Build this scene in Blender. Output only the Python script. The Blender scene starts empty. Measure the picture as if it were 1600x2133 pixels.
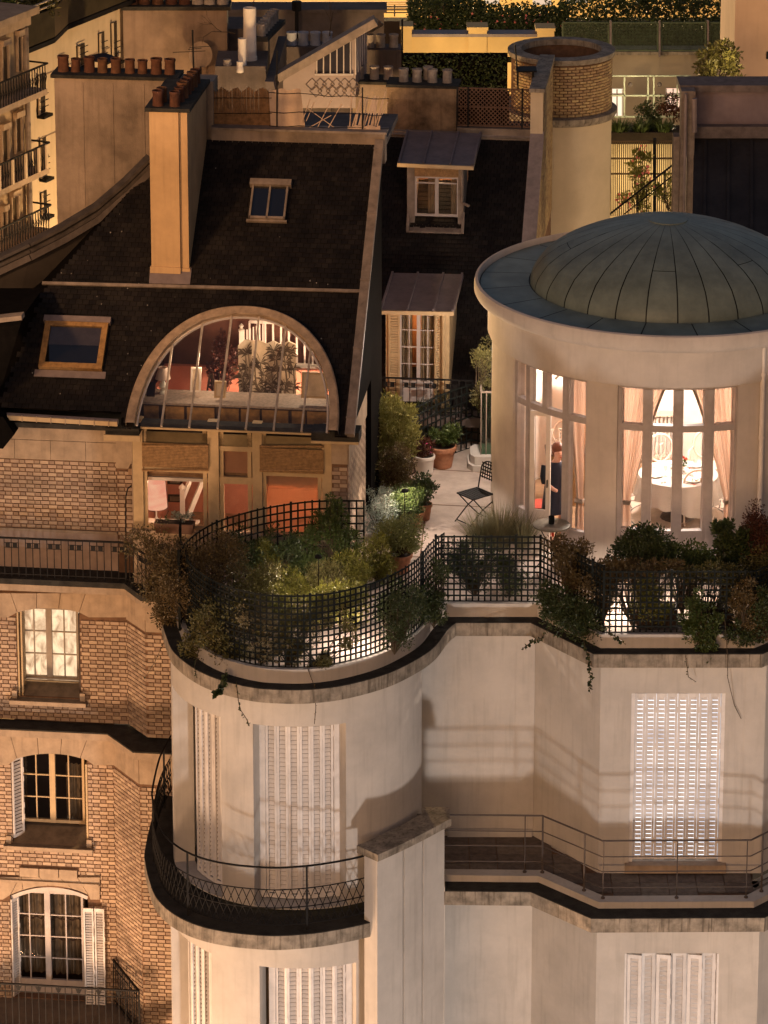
import bpy, math, random
from mathutils import Vector as V, Matrix
random.seed(11)
sc = bpy.context.scene
COL = sc.collection
rad = math.radians
X, Y, Z = V((1, 0, 0)), V((0, 1, 0)), V((0, 0, 1))

# ---------------------------------------------------------------- camera
FPX, PITCH, CAMZ, VP = 7500.0, rad(14), 20.0, 212.0      # focal length in photo pixels, pitch, height over the terrace, horizon row
cd = bpy.data.cameras.new('camera')
cam = bpy.data.objects.new('camera', cd)
COL.objects.link(cam)
cam.location = (0, 0, CAMZ)
cam.rotation_euler = (rad(90) - PITCH, 0, 0)
cd.sensor_fit = 'HORIZONTAL'
cd.sensor_width = 36
cd.lens = 36 * FPX / 1600
cd.shift_y = -(1066.5 - VP) / 1600
cd.clip_start = 1
cd.clip_end = 1000
sc.camera = cam

# ---------------------------------------------------------------- world, sun, street light
w = bpy.data.worlds.new('World')
sc.world = w
w.use_nodes = True
nt = w.node_tree
nt.nodes.clear()
sky = nt.nodes.new('ShaderNodeTexSky')
sky.sky_type = 'NISHITA'
sky.sun_disc = False
sky.sun_elevation = rad(6)
sky.sun_rotation = rad(200)
sky.air_density = 1.0
sky.dust_density = 4.0
bgn = nt.nodes.new('ShaderNodeBackground')
bgn.inputs[1].default_value = 0.13
won = nt.nodes.new('ShaderNodeOutputWorld')
tint = nt.nodes.new('ShaderNodeMix')          # the brownish veil that city light lays over the night sky
tint.data_type = 'RGBA'
tint.blend_type = 'MULTIPLY'
tint.inputs[0].default_value = 1.0
tint.inputs[7].default_value = (0.97, 0.82, 0.90, 1)
nt.links.new(sky.outputs[0], tint.inputs[6])
nt.links.new(tint.outputs[2], bgn.inputs[0])
nt.links.new(bgn.outputs[0], won.inputs[0])


def light(name, kind, loc, power, col, size=0.3, aim=None, blend=None, cone=None):
    d = bpy.data.lights.new(name, kind)
    d.energy = power
    d.color = col
    if kind == 'SUN':
        d.angle = size
    elif kind == 'AREA':
        d.shape = 'DISK'
        d.size = size
    else:
        d.shadow_soft_size = size
    if kind == 'SPOT':
        d.spot_size = cone or rad(90)
        d.spot_blend = blend or 0.6
    o = bpy.data.objects.new(name, d)
    COL.objects.link(o)
    o.location = loc
    if aim is not None:
        o.rotation_euler = (V(aim) - V(loc)).to_track_quat('-Z', 'Y').to_euler()
    return o


# the glow of the floodlit city in front of the houses: low, golden, from the front left
light('sun', 'SUN', (-7, 0, 13.2), 0.17, (1.0, 0.72, 0.54), rad(8), aim=(0, 51, 11))
# street lamps below the frame
light('street_and_fill_light', 'POINT', (3.2, 33, -12.5), 6300, (1.0, 0.90, 0.84), 0.55)
light('street_and_fill_light', 'POINT', (-9.0, 44.5, -12.5), 9800, (1.0, 0.60, 0.34), 1.2)
# added golden spot brightening the chimneys and party wall, no such floodlight known
light('chimney_fill', 'SPOT', (-9.0, 45.5, 8.0), 2650, (1.0, 0.56, 0.25), 0.3, aim=(-3.6, 54.5, 5.2), cone=rad(52), blend=0.8)
light('street_and_fill_light', 'POINT', (12.0, 36, -17), 1700, (1.0, 0.70, 0.50), 1.0)

sc.view_settings.view_transform = 'Standard'
sc.view_settings.look = 'None'
sc.view_settings.gamma = 1
sc.view_settings.exposure = 0
sc.cycles.max_bounces = 6
sc.cycles.transparent_max_bounces = 24
sc.cycles.sample_clamp_indirect = 8.0
sc.cycles.caustics_reflective = False
sc.cycles.caustics_refractive = False


# ---------------------------------------------------------------- surveying: photo pixel -> point on a plane of the place
def ray(u, v):
    c, s = math.cos(PITCH), math.sin(PITCH)
    return V((0, c, -s)) + X * ((u - 800) / FPX) - V((0, s, c)) * ((v - VP) / FPX)


def hit(u, v, P, N):
    d = ray(u, v)
    C = V((0, 0, CAMZ))
    return C + d * ((V(P) - C).dot(N) / d.dot(N))


def pz(u, v, z): return hit(u, v, (0, 0, z), Z)
def py(u, v, y): return hit(u, v, (0, y, 0), Y)


def pu(P):
    q = V(P) - V((0, 0, CAMZ))
    c, s = math.cos(PITCH), math.sin(PITCH)
    k = q.dot(V((0, c, -s)))
    return 800 + FPX * q.x / k


# ---------------------------------------------------------------- mesh builder
class M:
    def __init__(s):
        s.v, s.f, s.m = [], [], []

    def add(s, vs, fs, m=0):
        o = len(s.v)
        s.v += [V(x) for x in vs]
        s.f += [tuple(i + o for i in f) for f in fs]
        s.m += [m] * len(fs)
        return s

    def para(s, P, a, b, c, m=0):
        P, a, b, c = V(P), V(a), V(b), V(c)
        return s.add([P, P + a, P + a + b, P + b, P + c, P + a + c, P + a + b + c, P + b + c],
                     [(0, 3, 2, 1), (4, 5, 6, 7), (0, 1, 5, 4), (1, 2, 6, 5), (2, 3, 7, 6), (3, 0, 4, 7)], m)

    def box(s, c, h, ax=None, m=0):
        a, b, d = ax or (X, Y, Z)
        a, b, d = a * h[0], b * h[1], d * h[2]
        return s.para(V(c) - a - b - d, a * 2, b * 2, d * 2, m)

    def beam(s, p, q, wd, th, up=Z, m=0):
        p, q = V(p), V(q)
        t = (q - p).normalized()
        sd = t.cross(up)
        if sd.length < 1e-4:
            sd = t.cross(X)
        sd.normalize()
        u = sd.cross(t)
        return s.para(p - sd * wd / 2 - u * th / 2, q - p, sd * wd, u * th, m)

    def tube(s, pts, r, n=6, m=0, caps=True):
        pts = [V(p) for p in pts]
        rs = r if isinstance(r, (list, tuple)) else [r] * len(pts)
        o = len(s.v)
        ref = None
        for i, p in enumerate(pts):
            t = (pts[min(i + 1, len(pts) - 1)] - pts[max(i - 1, 0)])
            if t.length < 1e-9:
                t = V((0, 0, 1))
            t.normalize()
            if ref is None:
                ref = t.cross(Z if abs(t.z) < 0.9 else X)
            a = (ref - t * ref.dot(t)).normalized()
            ref = a
            b = t.cross(a)
            for k in range(n):
                an = 2 * math.pi * k / n
                s.v.append(p + (a * math.cos(an) + b * math.sin(an)) * rs[i])
        nf = 0
        for i in range(len(pts) - 1):
            for k in range(n):
                s.f.append((o + i * n + k, o + i * n + (k + 1) % n, o + (i + 1) * n + (k + 1) % n, o + (i + 1) * n + k))
                nf += 1
        if caps:
            s.f.append(tuple(o + k for k in range(n))[::-1])
            s.f.append(tuple(o + (len(pts) - 1) * n + k for k in range(n)))
            nf += 2
        s.m += [m] * nf
        return s

    def lathe(s, c, prof, n=24, a0=0, a1=2 * math.pi, m=0):
        c = V(c)
        full = abs(a1 - a0 - 2 * math.pi) < 1e-6
        k = n if full else n + 1
        o = len(s.v)
        for r, z in prof:
            for i in range(k):
                a = a0 + (a1 - a0) * i / n
                s.v.append(c + V((r * math.sin(a), -r * math.cos(a), z)))
        for j in range(len(prof) - 1):
            for i in range(n):
                i2 = (i + 1) % k
                s.f.append((o + j * k + i, o + j * k + i2, o + (j + 1) * k + i2, o + (j + 1) * k + i))
                s.m.append(m)
        return s

    def ring(s, c, r0, r1, z0, z1, a0, a1, n=8, m=0):
        """solid annular sector, angle measured from -y towards +x"""
        c = V(c)
        o = len(s.v)
        for i in range(n + 1):
            a = a0 + (a1 - a0) * i / n
            d = V((math.sin(a), -math.cos(a), 0))
            for r, z in ((r0, z0), (r1, z0), (r1, z1), (r0, z1)):
                s.v.append(V((c.x, c.y, 0)) + d * r + Z * z)
        fs = []
        for i in range(n):
            p, q = i * 4, (i + 1) * 4
            fs += [(p + j, q + j, q + (j + 1) % 4, p + (j + 1) % 4) for j in range(4)]
        fs += [(0, 1, 2, 3), (n * 4 + 3, n * 4 + 2, n * 4 + 1, n * 4)]
        s.f += [tuple(i + o for i in f) for f in fs]
        s.m += [m] * len(fs)
        return s

    def ext(s, poly, vec, m=0):
        poly = [V(p) for p in poly]
        vec = V(vec)
        n = len(poly)
        return s.add(poly + [p + vec for p in poly],
                     [tuple(range(n))[::-1], tuple(range(n, 2 * n))] + [(i, (i + 1) % n, n + (i + 1) % n, n + i) for i in range(n)], m)

    def band(s, out, inn, z0, z1, m=0):
        """solid between two plan polylines of equal length"""
        n = len(out)
        vs = []
        for a, b in zip(out, inn):
            vs += [(a[0], a[1], z0), (a[0], a[1], z1), (b[0], b[1], z1), (b[0], b[1], z0)]
        fs = []
        for i in range(n - 1):
            p, q = i * 4, i * 4 + 4
            fs += [(p + j, q + j, q + (j + 1) % 4, p + (j + 1) % 4) for j in range(4)]
        fs += [(0, 1, 2, 3), tuple((n - 1) * 4 + j for j in (3, 2, 1, 0))]
        return s.add(vs, fs, m)

    def sheet(s, rows, m=0):
        k = len(rows[0])
        vs = [p for r in rows for p in r]
        return s.add(vs, [(j * k + i, j * k + i + 1, (j + 1) * k + i + 1, (j + 1) * k + i) for j in range(len(rows) - 1) for i in range(k - 1)], m)

    def ball(s, c, r, n=10, k=6, m=0):
        r = r if isinstance(r, (tuple, list)) else (r, r, r)
        c = V(c)
        vs = [c + V((0, 0, -r[2]))]
        for j in range(1, k):
            b = -math.pi / 2 + math.pi * j / k
            vs += [c + V((r[0] * math.cos(b) * math.cos(2 * math.pi * i / n), r[1] * math.cos(b) * math.sin(2 * math.pi * i / n), r[2] * math.sin(b))) for i in range(n)]
        vs.append(c + V((0, 0, r[2])))
        fs = [(0, 1 + (i + 1) % n, 1 + i) for i in range(n)]
        for j in range(k - 2):
            fs += [(1 + j * n + i, 1 + j * n + (i + 1) % n, 1 + (j + 1) * n + (i + 1) % n, 1 + (j + 1) * n + i) for i in range(n)]
        t = len(vs) - 1
        fs += [(t, 1 + (k - 2) * n + i, 1 + (k - 2) * n + (i + 1) % n) for i in range(n)]
        return s.add(vs, fs, m)


OFF = {}


def mesh_of(name, b, mats, off=None, smooth=False):
    me = bpy.data.meshes.new(name)
    off = off or V((0, 0, 0))
    me.from_pydata([tuple(p - off) for p in b.v], [], b.f)
    for m in (mats if isinstance(mats, (list, tuple)) else [mats]):
        me.materials.append(m)
    if any(b.m):
        me.polygons.foreach_set('material_index', b.m)
    if smooth:
        me.polygons.foreach_set('use_smooth', [True] * len(me.polygons))
        try:
            me.set_sharp_from_angle(angle=rad(40))
        except Exception:
            pass
    me.update()
    return me


def obj(name, b, mats, parent=None, smooth=False, label=None, cat=None, group=None, kind=None, loc=None):
    off = OFF.get(parent.name, V((0, 0, 0))) if parent is not None else V(loc or (0, 0, 0))
    o = bpy.data.objects.new(name, mesh_of(name, b, mats, off, smooth))
    COL.objects.link(o)
    if parent is not None:
        o.parent = parent
    else:
        o.location = off
    OFF[o.name] = off
    for k, x in (('label', label), ('category', cat), ('group', group), ('kind', kind)):
        if x:
            o[k] = x
    return o


def thing(name, label, cat, loc=(0, 0, 0), group=None):
    o = bpy.data.objects.new(name, None)
    COL.objects.link(o)
    o.location = loc
    o['label'] = label
    o['category'] = cat
    if group:
        o['group'] = group
    OFF[o.name] = V(loc)
    return o


def inst(name, me, parent, mat):
    o = bpy.data.objects.new(name, me)
    COL.objects.link(o)
    o.parent = parent
    o.matrix_local = Matrix.Translation(-OFF[parent.name]) @ mat
    return o


def dup(root, loc, rz, label, group=None, scale=None):
    r = root.copy()
    COL.objects.link(r)
    r.location = loc
    r.rotation_euler = (0, 0, rz)
    if scale:
        r.scale = (scale,) * 3
    r['label'] = label
    if group:
        r['group'] = group
    for ch in list(root.children):
        c = ch.copy()
        COL.objects.link(c)
        c.parent = r
        for g in list(ch.children):
            d = g.copy()
            COL.objects.link(d)
            d.parent = c
    return r


# ---------------------------------------------------------------- materials
def lin(r, g=None, b=None):
    return (r, g, b, 1)


def mat(name, col, rough=0.7, metal=0.0, var=0.12, scale=6.0, bump=0.0, bscale=60.0, col2=None, streak=0.0, island=0.0, spec=0.3, objrand=0.0, detail=6.0, sscale=(9, 9, 0.7)):
    """procedural surface: broad blotches, fine grain, optional rain streaks and per-piece variation"""
    m = bpy.data.materials.new(name)
    m.use_nodes = True
    n = m.node_tree.nodes
    l = m.node_tree.links
    p = n['Principled BSDF']
    p.inputs['Roughness'].default_value = rough
    p.inputs['Metallic'].default_value = metal
    p.inputs['Specular IOR Level'].default_value = spec
    tc = n.new('ShaderNodeNewGeometry')
    no = n.new('ShaderNodeTexNoise')
    no.inputs['Scale'].default_value = scale
    no.inputs['Detail'].default_value = detail
    no.inputs['Roughness'].default_value = 0.65
    l.new(tc.outputs['Position'], no.inputs['Vector'])
    mix = n.new('ShaderNodeMix')
    mix.data_type = 'RGBA'
    c2 = col2 or tuple(c * (1 - 2.2 * var) for c in col)
    mix.inputs[6].default_value = lin(*col)
    mix.inputs[7].default_value = lin(*c2)
    mr = n.new('ShaderNodeMapRange')
    mr.inputs[1].default_value = 0.36
    mr.inputs[2].default_value = 0.68
    l.new(no.outputs['Fac'], mr.inputs[0])
    l.new(mr.outputs[0], mix.inputs[0])
    out = mix.outputs[2]
    if streak > 0:
        mp = n.new('ShaderNodeMapping')
        mp.inputs['Scale'].default_value = sscale
        l.new(tc.outputs['Position'], mp.inputs['Vector'])
        ns = n.new('ShaderNodeTexNoise')
        ns.inputs['Scale'].default_value = 1.3
        ns.inputs['Detail'].default_value = 5
        l.new(mp.outputs[0], ns.inputs['Vector'])
        ms = n.new('ShaderNodeMapRange')
        ms.inputs[1].default_value = 0.52
        ms.inputs[2].default_value = 0.75
        ms.inputs[4].default_value = streak
        l.new(ns.outputs['Fac'], ms.inputs[0])
        mx = n.new('ShaderNodeMix')
        mx.data_type = 'RGBA'
        mx.inputs[7].default_value = lin(col[0] * 0.22, col[1] * 0.2, col[2] * 0.18)
        l.new(ms.outputs[0], mx.inputs[0])
        l.new(out, mx.inputs[6])
        out = mx.outputs[2]
    if island > 0 or objrand > 0:
        src = tc.outputs['Random Per Island']
        if objrand > 0:
            oi = n.new('ShaderNodeObjectInfo')
            src = oi.outputs['Random']
        hs = n.new('ShaderNodeHueSaturation')
        mv = n.new('ShaderNodeMapRange')
        k = max(island, objrand)
        mv.inputs[3].default_value = 1 - k
        mv.inputs[4].default_value = 1 + k
        l.new(src, mv.inputs[0])
        l.new(mv.outputs[0], hs.inputs['Value'])
        mh = n.new('ShaderNodeMapRange')
        mh.inputs[3].default_value = 0.5 - k * 0.05
        mh.inputs[4].default_value = 0.5 + k * 0.05
        l.new(src, mh.inputs[0])
        l.new(mh.outputs[0], hs.inputs['Hue'])
        l.new(out, hs.inputs['Color'])
        out = hs.outputs[0]
    l.new(out, p.inputs['Base Color'])
    if bump > 0:
        nb = n.new('ShaderNodeTexNoise')
        nb.inputs['Scale'].default_value = bscale
        nb.inputs['Detail'].default_value = 4
        l.new(tc.outputs['Position'], nb.inputs['Vector'])
        bp = n.new('ShaderNodeBump')
        bp.inputs['Strength'].default_value = bump
        bp.inputs['Distance'].default_value = 0.02
        l.new(nb.outputs['Fac'], bp.inputs['Height'])
        l.new(bp.outputs[0], p.inputs['Normal'])
    return m


def emis(name, col, s, col2=None, scale=8.0, stretch=(1, 1, 1)):
    m = bpy.data.materials.new(name)
    m.use_nodes = True
    n = m.node_tree.nodes
    l = m.node_tree.links
    n.clear()
    o = n.new('ShaderNodeOutputMaterial')
    e = n.new('ShaderNodeEmission')
    e.inputs[1].default_value = s
    e.inputs[0].default_value = lin(*col)
    if col2:
        g = n.new('ShaderNodeNewGeometry')
        mp = n.new('ShaderNodeMapping')
        mp.inputs['Scale'].default_value = stretch
        l.new(g.outputs['Position'], mp.inputs['Vector'])
        no = n.new('ShaderNodeTexNoise')
        no.inputs['Scale'].default_value = scale
        no.inputs['Detail'].default_value = 8
        no.inputs['Distortion'].default_value = 1.2
        l.new(mp.outputs[0], no.inputs['Vector'])
        mr = n.new('ShaderNodeMapRange')
        mr.inputs[1].default_value = 0.4
        mr.inputs[2].default_value = 0.66
        l.new(no.outputs['Fac'], mr.inputs[0])
        mx = n.new('ShaderNodeMix')
        mx.data_type = 'RGBA'
        mx.inputs[6].default_value = lin(*col)
        mx.inputs[7].default_value = lin(*col2)
        l.new(mr.outputs[0], mx.inputs[0])
        l.new(mx.outputs[2], e.inputs[0])
    l.new(e.outputs[0], o.inputs[0])
    return m


def glass(name, tint=(0.93, 0.93, 0.93), gl=0.06):
    m = bpy.data.materials.new(name)
    m.use_nodes = True
    n = m.node_tree.nodes
    l = m.node_tree.links
    n.clear()
    o = n.new('ShaderNodeOutputMaterial')
    t = n.new('ShaderNodeBsdfTransparent')
    t.inputs[0].default_value = lin(*tint)
    g = n.new('ShaderNodeBsdfGlossy')
    g.inputs['Roughness'].default_value = 0.04
    x = n.new('ShaderNodeMixShader')
    x.inputs[0].default_value = gl
    l.new(t.outputs[0], x.inputs[1])
    l.new(g.outputs[0], x.inputs[2])
    l.new(x.outputs[0], o.inputs[0])
    return m


def leafmat(name, a, b, rough=0.45):
    m = bpy.data.materials.new(name)
    m.use_nodes = True
    n = m.node_tree.nodes
    l = m.node_tree.links
    p = n['Principled BSDF']
    p.inputs['Roughness'].default_value = rough
    p.inputs['Specular IOR Level'].default_value = 0.45
    g = n.new('ShaderNodeNewGeometry')
    r = n.new('ShaderNodeMix')
    r.data_type = 'RGBA'
    r.inputs[6].default_value = lin(*a)
    r.inputs[7].default_value = lin(*b)
    l.new(g.outputs['Random Per Island'], r.inputs[0])
    l.new(r.outputs[2], p.inputs['Base Color'])
    tr = n.new('ShaderNodeBsdfTranslucent')
    l.new(r.outputs[2], tr.inputs[0])
    mx = n.new('ShaderNodeMixShader')
    mx.inputs[0].default_value = 0.25
    l.new(p.outputs[0], mx.inputs[1])
    l.new(tr.outputs[0], mx.inputs[2])
    l.new(mx.outputs[0], n['Material Output'].inputs[0])
    return m


CREAM = mat('cream_render', (0.53, 0.49, 0.445), 0.88, var=0.09, scale=1.3, bump=0.3, bscale=140, streak=0.17, sscale=(11, 11, 0.8))
CREAM2 = mat('pavilion_render', (0.60, 0.53, 0.46), 0.85, var=0.08, scale=1.6, bump=0.2, bscale=140, streak=0.12)
LEDGE = mat('weathered_ledge', (0.33, 0.28, 0.22), 0.9, var=0.28, scale=5, bump=0.3, bscale=90, streak=0.9, sscale=(20, 20, 1.6))
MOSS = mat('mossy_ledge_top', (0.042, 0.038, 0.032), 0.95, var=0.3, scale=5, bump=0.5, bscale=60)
MORTAR = mat('mortar', (0.18, 0.10, 0.058), 0.95, var=0.2, bump=0.3)
BRICKL = mat('pale_brick', (0.45, 0.33, 0.235), 0.85, var=0.14, scale=1.2, bump=0.2, bscale=150, objrand=0.10)
BRICKD = mat('tan_brick', (0.33, 0.235, 0.165), 0.85, var=0.14, scale=1.2, bump=0.2, bscale=150, objrand=0.12)
BRICKLJ = mat('pale_brick_field', (0.45, 0.33, 0.235), 0.85, var=0.14, scale=1.2, bump=0.2, bscale=150, island=0.10)
BRICKDJ = mat('tan_brick_field', (0.33, 0.235, 0.165), 0.85, var=0.14, scale=1.2, bump=0.2, bscale=150, island=0.12)
BRICKY = mat('yellow_brick', (0.42, 0.29, 0.15), 0.85, var=0.15, scale=9, bump=0.25, bscale=150, objrand=0.22)
BRICKYJ = mat('yellow_brick_field', (0.42, 0.29, 0.15), 0.85, var=0.15, scale=9, bump=0.25, bscale=150, island=0.2)
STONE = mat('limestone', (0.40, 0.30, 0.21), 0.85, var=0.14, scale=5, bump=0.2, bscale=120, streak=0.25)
STONED = mat('dark_limestone', (0.20, 0.15, 0.105), 0.9, var=0.2, scale=6, bump=0.3, bscale=100)
SLATE = mat('slate', (0.015, 0.0115, 0.010), 0.65, var=0.3, scale=2.2, bump=0.2, bscale=80, island=0.4, spec=0.2)
SLATEB = mat('slate_bed', (0.006, 0.005, 0.0045), 0.95, var=0.2, spec=0.03)
ZINC = mat('zinc', (0.20, 0.155, 0.15), 0.55, metal=0.0, var=0.15, scale=4, bump=0.08, bscale=30, streak=0.3, spec=0.5)
ZINCL = mat('pale_zinc', (0.26, 0.205, 0.165), 0.6, var=0.2, scale=5, bump=0.1, bscale=40, streak=0.4)
COPPER = mat('verdigris_sheet', (0.175, 0.215, 0.185), 0.5, var=0.2, scale=1.6, bump=0.12, bscale=25, objrand=0.08, spec=0.4)
DARKSEAM = mat('dark_seam', (0.012, 0.014, 0.013), 0.6)
IRON = mat('black_iron', (0.009, 0.008, 0.008), 0.7, var=0.2, spec=0.2)
GREENI = mat('dark_green_paint', (0.010, 0.013, 0.012), 0.75, var=0.2, spec=0.15)
WHITE = mat('white_paint', (0.72, 0.66, 0.60), 0.55, var=0.06, scale=4)
SHUT = mat('painted_shutter', (0.72, 0.69, 0.67), 0.6, var=0.08, scale=5, streak=0.2)
FRAMEW = mat('window_frame_paint', (0.46, 0.41, 0.39), 0.5, var=0.08)
OCHREP = mat('ochre_frame_paint', (0.50, 0.36, 0.20), 0.6, var=0.1, streak=0.1)
WOOD = mat('varnished_wood', (0.30, 0.17, 0.06), 0.5, var=0.2, scale=12)
DWOOD = mat('dark_wood', (0.05, 0.028, 0.018), 0.5, var=0.2, scale=12)
TERRA = mat('terracotta', (0.44, 0.20, 0.11), 0.8, var=0.18, scale=14, bump=0.15)
POTD = mat('sooty_chimney_pot', (0.14, 0.06, 0.032), 0.85, var=0.25, scale=9, streak=0.5, objrand=0.2)
POTW = mat('buff_chimney_pot', (0.42, 0.36, 0.31), 0.85, var=0.2, scale=9, streak=0.35, objrand=0.12)
PLASTER = mat('old_plaster', (0.33, 0.25, 0.19), 0.9, var=0.27, scale=0.9, bump=0.3, bscale=60, streak=0.3)
PLASTERO = mat('ochre_plaster', (0.52, 0.34, 0.18), 0.9, var=0.12, scale=1.5, bump=0.15, bscale=90, streak=0.2)
PLASTERD = mat('dark_plaster', (0.13, 0.105, 0.095), 0.9, var=0.2, scale=2, bump=0.2, streak=0.3)
PALEW = mat('pale_facade', (0.55, 0.44, 0.30), 0.85, var=0.06, scale=2, streak=0.12)
YELLOWW = mat('yellow_wall', (0.60, 0.43, 0.19), 0.85, var=0.06, scale=1.5)
TERRACE = mat('terrace_screed', (0.50, 0.41, 0.35), 0.8, var=0.14, scale=2.5, bump=0.5, bscale=90)
PAVE = mat('concrete_paver', (0.17, 0.135, 0.11), 0.9, var=0.2, scale=10, bump=0.4, bscale=120, objrand=0.2)
ASPHALT = mat('asphalt', (0.05, 0.048, 0.046), 0.9)
SOIL = mat('soil', (0.03, 0.02, 0.014), 0.95, bump=0.5)
GLASS = glass('clear_glass')
GLASSM = glass('net_backed_glass', (0.85, 0.85, 0.85), 0.012)
GLASSD = glass('dark_pane', (0.55, 0.55, 0.55), 0.12)
REDW = mat('red_wall', (0.16, 0.07, 0.042), 0.8, var=0.15, scale=3)
ROOMW = mat('room_wall', (0.82, 0.74, 0.66), 0.8, var=0.04)
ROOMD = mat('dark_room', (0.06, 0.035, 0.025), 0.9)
FLOORW = mat('parquet', (0.30, 0.18, 0.10), 0.5, var=0.2, scale=10)


def transl(name, col, fac=0.55):
    m = mat(name, col, 0.85, var=0.08, scale=5)
    n = m.node_tree.nodes
    t = n.new('ShaderNodeBsdfTranslucent')
    t.inputs[0].default_value = lin(*col)
    x = n.new('ShaderNodeMixShader')
    x.inputs[0].default_value = fac
    for i, q in ((1, n['Principled BSDF']), (2, t)):
        m.node_tree.links.new(q.outputs[0], x.inputs[i])
    m.node_tree.links.new(x.outputs[0], n['Material Output'].inputs[0])
    return m


CURT = transl('peach_curtain', (0.64, 0.45, 0.33))
PEACH = transl('peach_blind', (0.74, 0.44, 0.28))
CURTG = mat('grey_lining', (0.42, 0.36, 0.31), 0.85, var=0.1)
CLOTH = mat('white_tablecloth', (0.48, 0.44, 0.40), 0.8, var=0.04)
CHAIRP = mat('cream_chair_paint', (0.70, 0.55, 0.45), 0.5, var=0.05)
BLIND = mat('rattan_blind', (0.34, 0.20, 0.09), 0.8, var=0.2, scale=20)
BAMBOO = mat('bamboo', (0.26, 0.135, 0.06), 0.7, var=0.25, scale=12, island=0.3)
SHEETM = mat('canvas_sheet', (0.52, 0.38, 0.28), 0.8, var=0.12, scale=3)
PAPERW = mat('lichen', (0.22, 0.20, 0.18), 0.9)
SKIN = mat('skin', (0.55, 0.30, 0.22), 0.5)
HAIR = mat('auburn_hair', (0.12, 0.035, 0.015), 0.5)
NAVY = mat('navy_cloth', (0.012, 0.014, 0.03), 0.8)
REDC = mat('red_cloth', (0.40, 0.04, 0.02), 0.7)
LG = leafmat('green_leaf', (0.035, 0.06, 0.014), (0.09, 0.12, 0.03))
LD = leafmat('dark_leaf', (0.028, 0.046, 0.015), (0.07, 0.09, 0.03))
LY = leafmat('lime_leaf', (0.13, 0.13, 0.018), (0.22, 0.21, 0.04))
LO = leafmat('olive_leaf', (0.08, 0.075, 0.022), (0.17, 0.15, 0.05))
LB = leafmat('russet_leaf', (0.085, 0.055, 0.022), (0.16, 0.115, 0.045))
LS = leafmat('silver_leaf', (0.16, 0.19, 0.15), (0.32, 0.36, 0.30))
LR = leafmat('dark_red_leaf', (0.05, 0.018, 0.012), (0.12, 0.04, 0.02))
FLM = leafmat('magenta_flower', (0.35, 0.02, 0.10), (0.55, 0.06, 0.22))
FLP = leafmat('pink_flower', (0.60, 0.12, 0.10), (0.75, 0.25, 0.22))
STEM = mat('stem', (0.07, 0.05, 0.03), 0.8)


# ---------------------------------------------------------------- shared builders
def cat_rom(pts, k=6):
    pts = [V((p[0], p[1])) for p in pts]
    out = []
    for i in range(len(pts) - 1):
        p0, p1, p2, p3 = pts[max(i - 1, 0)], pts[i], pts[i + 1], pts[min(i + 2, len(pts) - 1)]
        for j in range(k):
            t = j / k
            out.append(0.5 * ((2 * p1) + (p2 - p0) * t + (2 * p0 - 5 * p1 + 4 * p2 - p3) * t * t + (3 * p1 - p0 - 3 * p2 + p3) * t ** 3))
    out.append(pts[-1])
    return out


def offs(pts, d):
    """offset an open plan polyline to its left by d (mitred)"""
    pts = [V((p[0], p[1])) for p in pts]
    out = []
    for i, p in enumerate(pts):
        a = (p - pts[i - 1]).normalized() if i else (pts[1] - p).normalized()
        b = (pts[i + 1] - p).normalized() if i < len(pts) - 1 else a
        na, nb = V((-a.y, a.x)), V((-b.y, b.x))
        n = (na + nb)
        if n.length < 1e-6:
            n = na
        n.normalize()
        out.append(p + n * (d / max(0.5, n.dot(na))))
    return out


def resample(pts, step):
    pts = [V((p[0], p[1])) for p in pts]
    L = [0]
    for a, b in zip(pts, pts[1:]):
        L.append(L[-1] + (b - a).length)
    n = max(1, round(L[-1] / step))
    out, j = [], 0
    for i in range(n + 1):
        s = L[-1] * i / n
        while j < len(pts) - 2 and L[j + 1] < s:
            j += 1
        t = (s - L[j]) / max(1e-9, L[j + 1] - L[j])
        out.append(pts[j].lerp(pts[j + 1], min(1, t)))
    return out


def wall_with_holes(b, O, ax, n, L, H, holes, t, m=0):
    """vertical wall, front face through O, thickness t behind it, rectangular holes (x0,x1,z0,z1)"""
    xs = sorted({0, L, *[x for h in holes for x in h[:2] if 0 < x < L]})
    zs = sorted({0, H, *[x for h in holes for x in h[2:] if 0 < x < H]})
    for x0, x1 in zip(xs, xs[1:]):
        for z0, z1 in zip(zs, zs[1:]):
            cx, cz = (x0 + x1) / 2, (z0 + z1) / 2
            if any(h[0] < cx < h[1] and h[2] < cz < h[3] for h in holes):
                continue
            b.para(V(O) + ax * x0 + Z * z0, ax * (x1 - x0), Z * (z1 - z0), -n * t, m)


BR_ST, BR_HD, BR_J, BR_C = 0.135, 0.080, 0.0085, 0.0655


def brick_mesh(name, wd, h, d, m):
    b = M()
    e = 0.004
    b.add([(0, 0, 0), (wd, 0, 0), (wd, 0, h), (0, 0, h), (e, -d, e), (wd - e, -d, e), (wd - e, -d, h - e), (e, -d, h - e)],
          [(4, 5, 6, 7), (0, 1, 5, 4), (1, 2, 6, 5), (2, 3, 7, 6), (3, 0, 4, 7)])
    return mesh_of(name, b, m)


BM_ST = brick_mesh('brick', BR_ST, BR_C - BR_J, 0.014, BRICKL)
BM_HD = brick_mesh('brick', BR_HD, BR_C - BR_J, 0.014, BRICKD)
BUDGET = [300]


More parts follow.
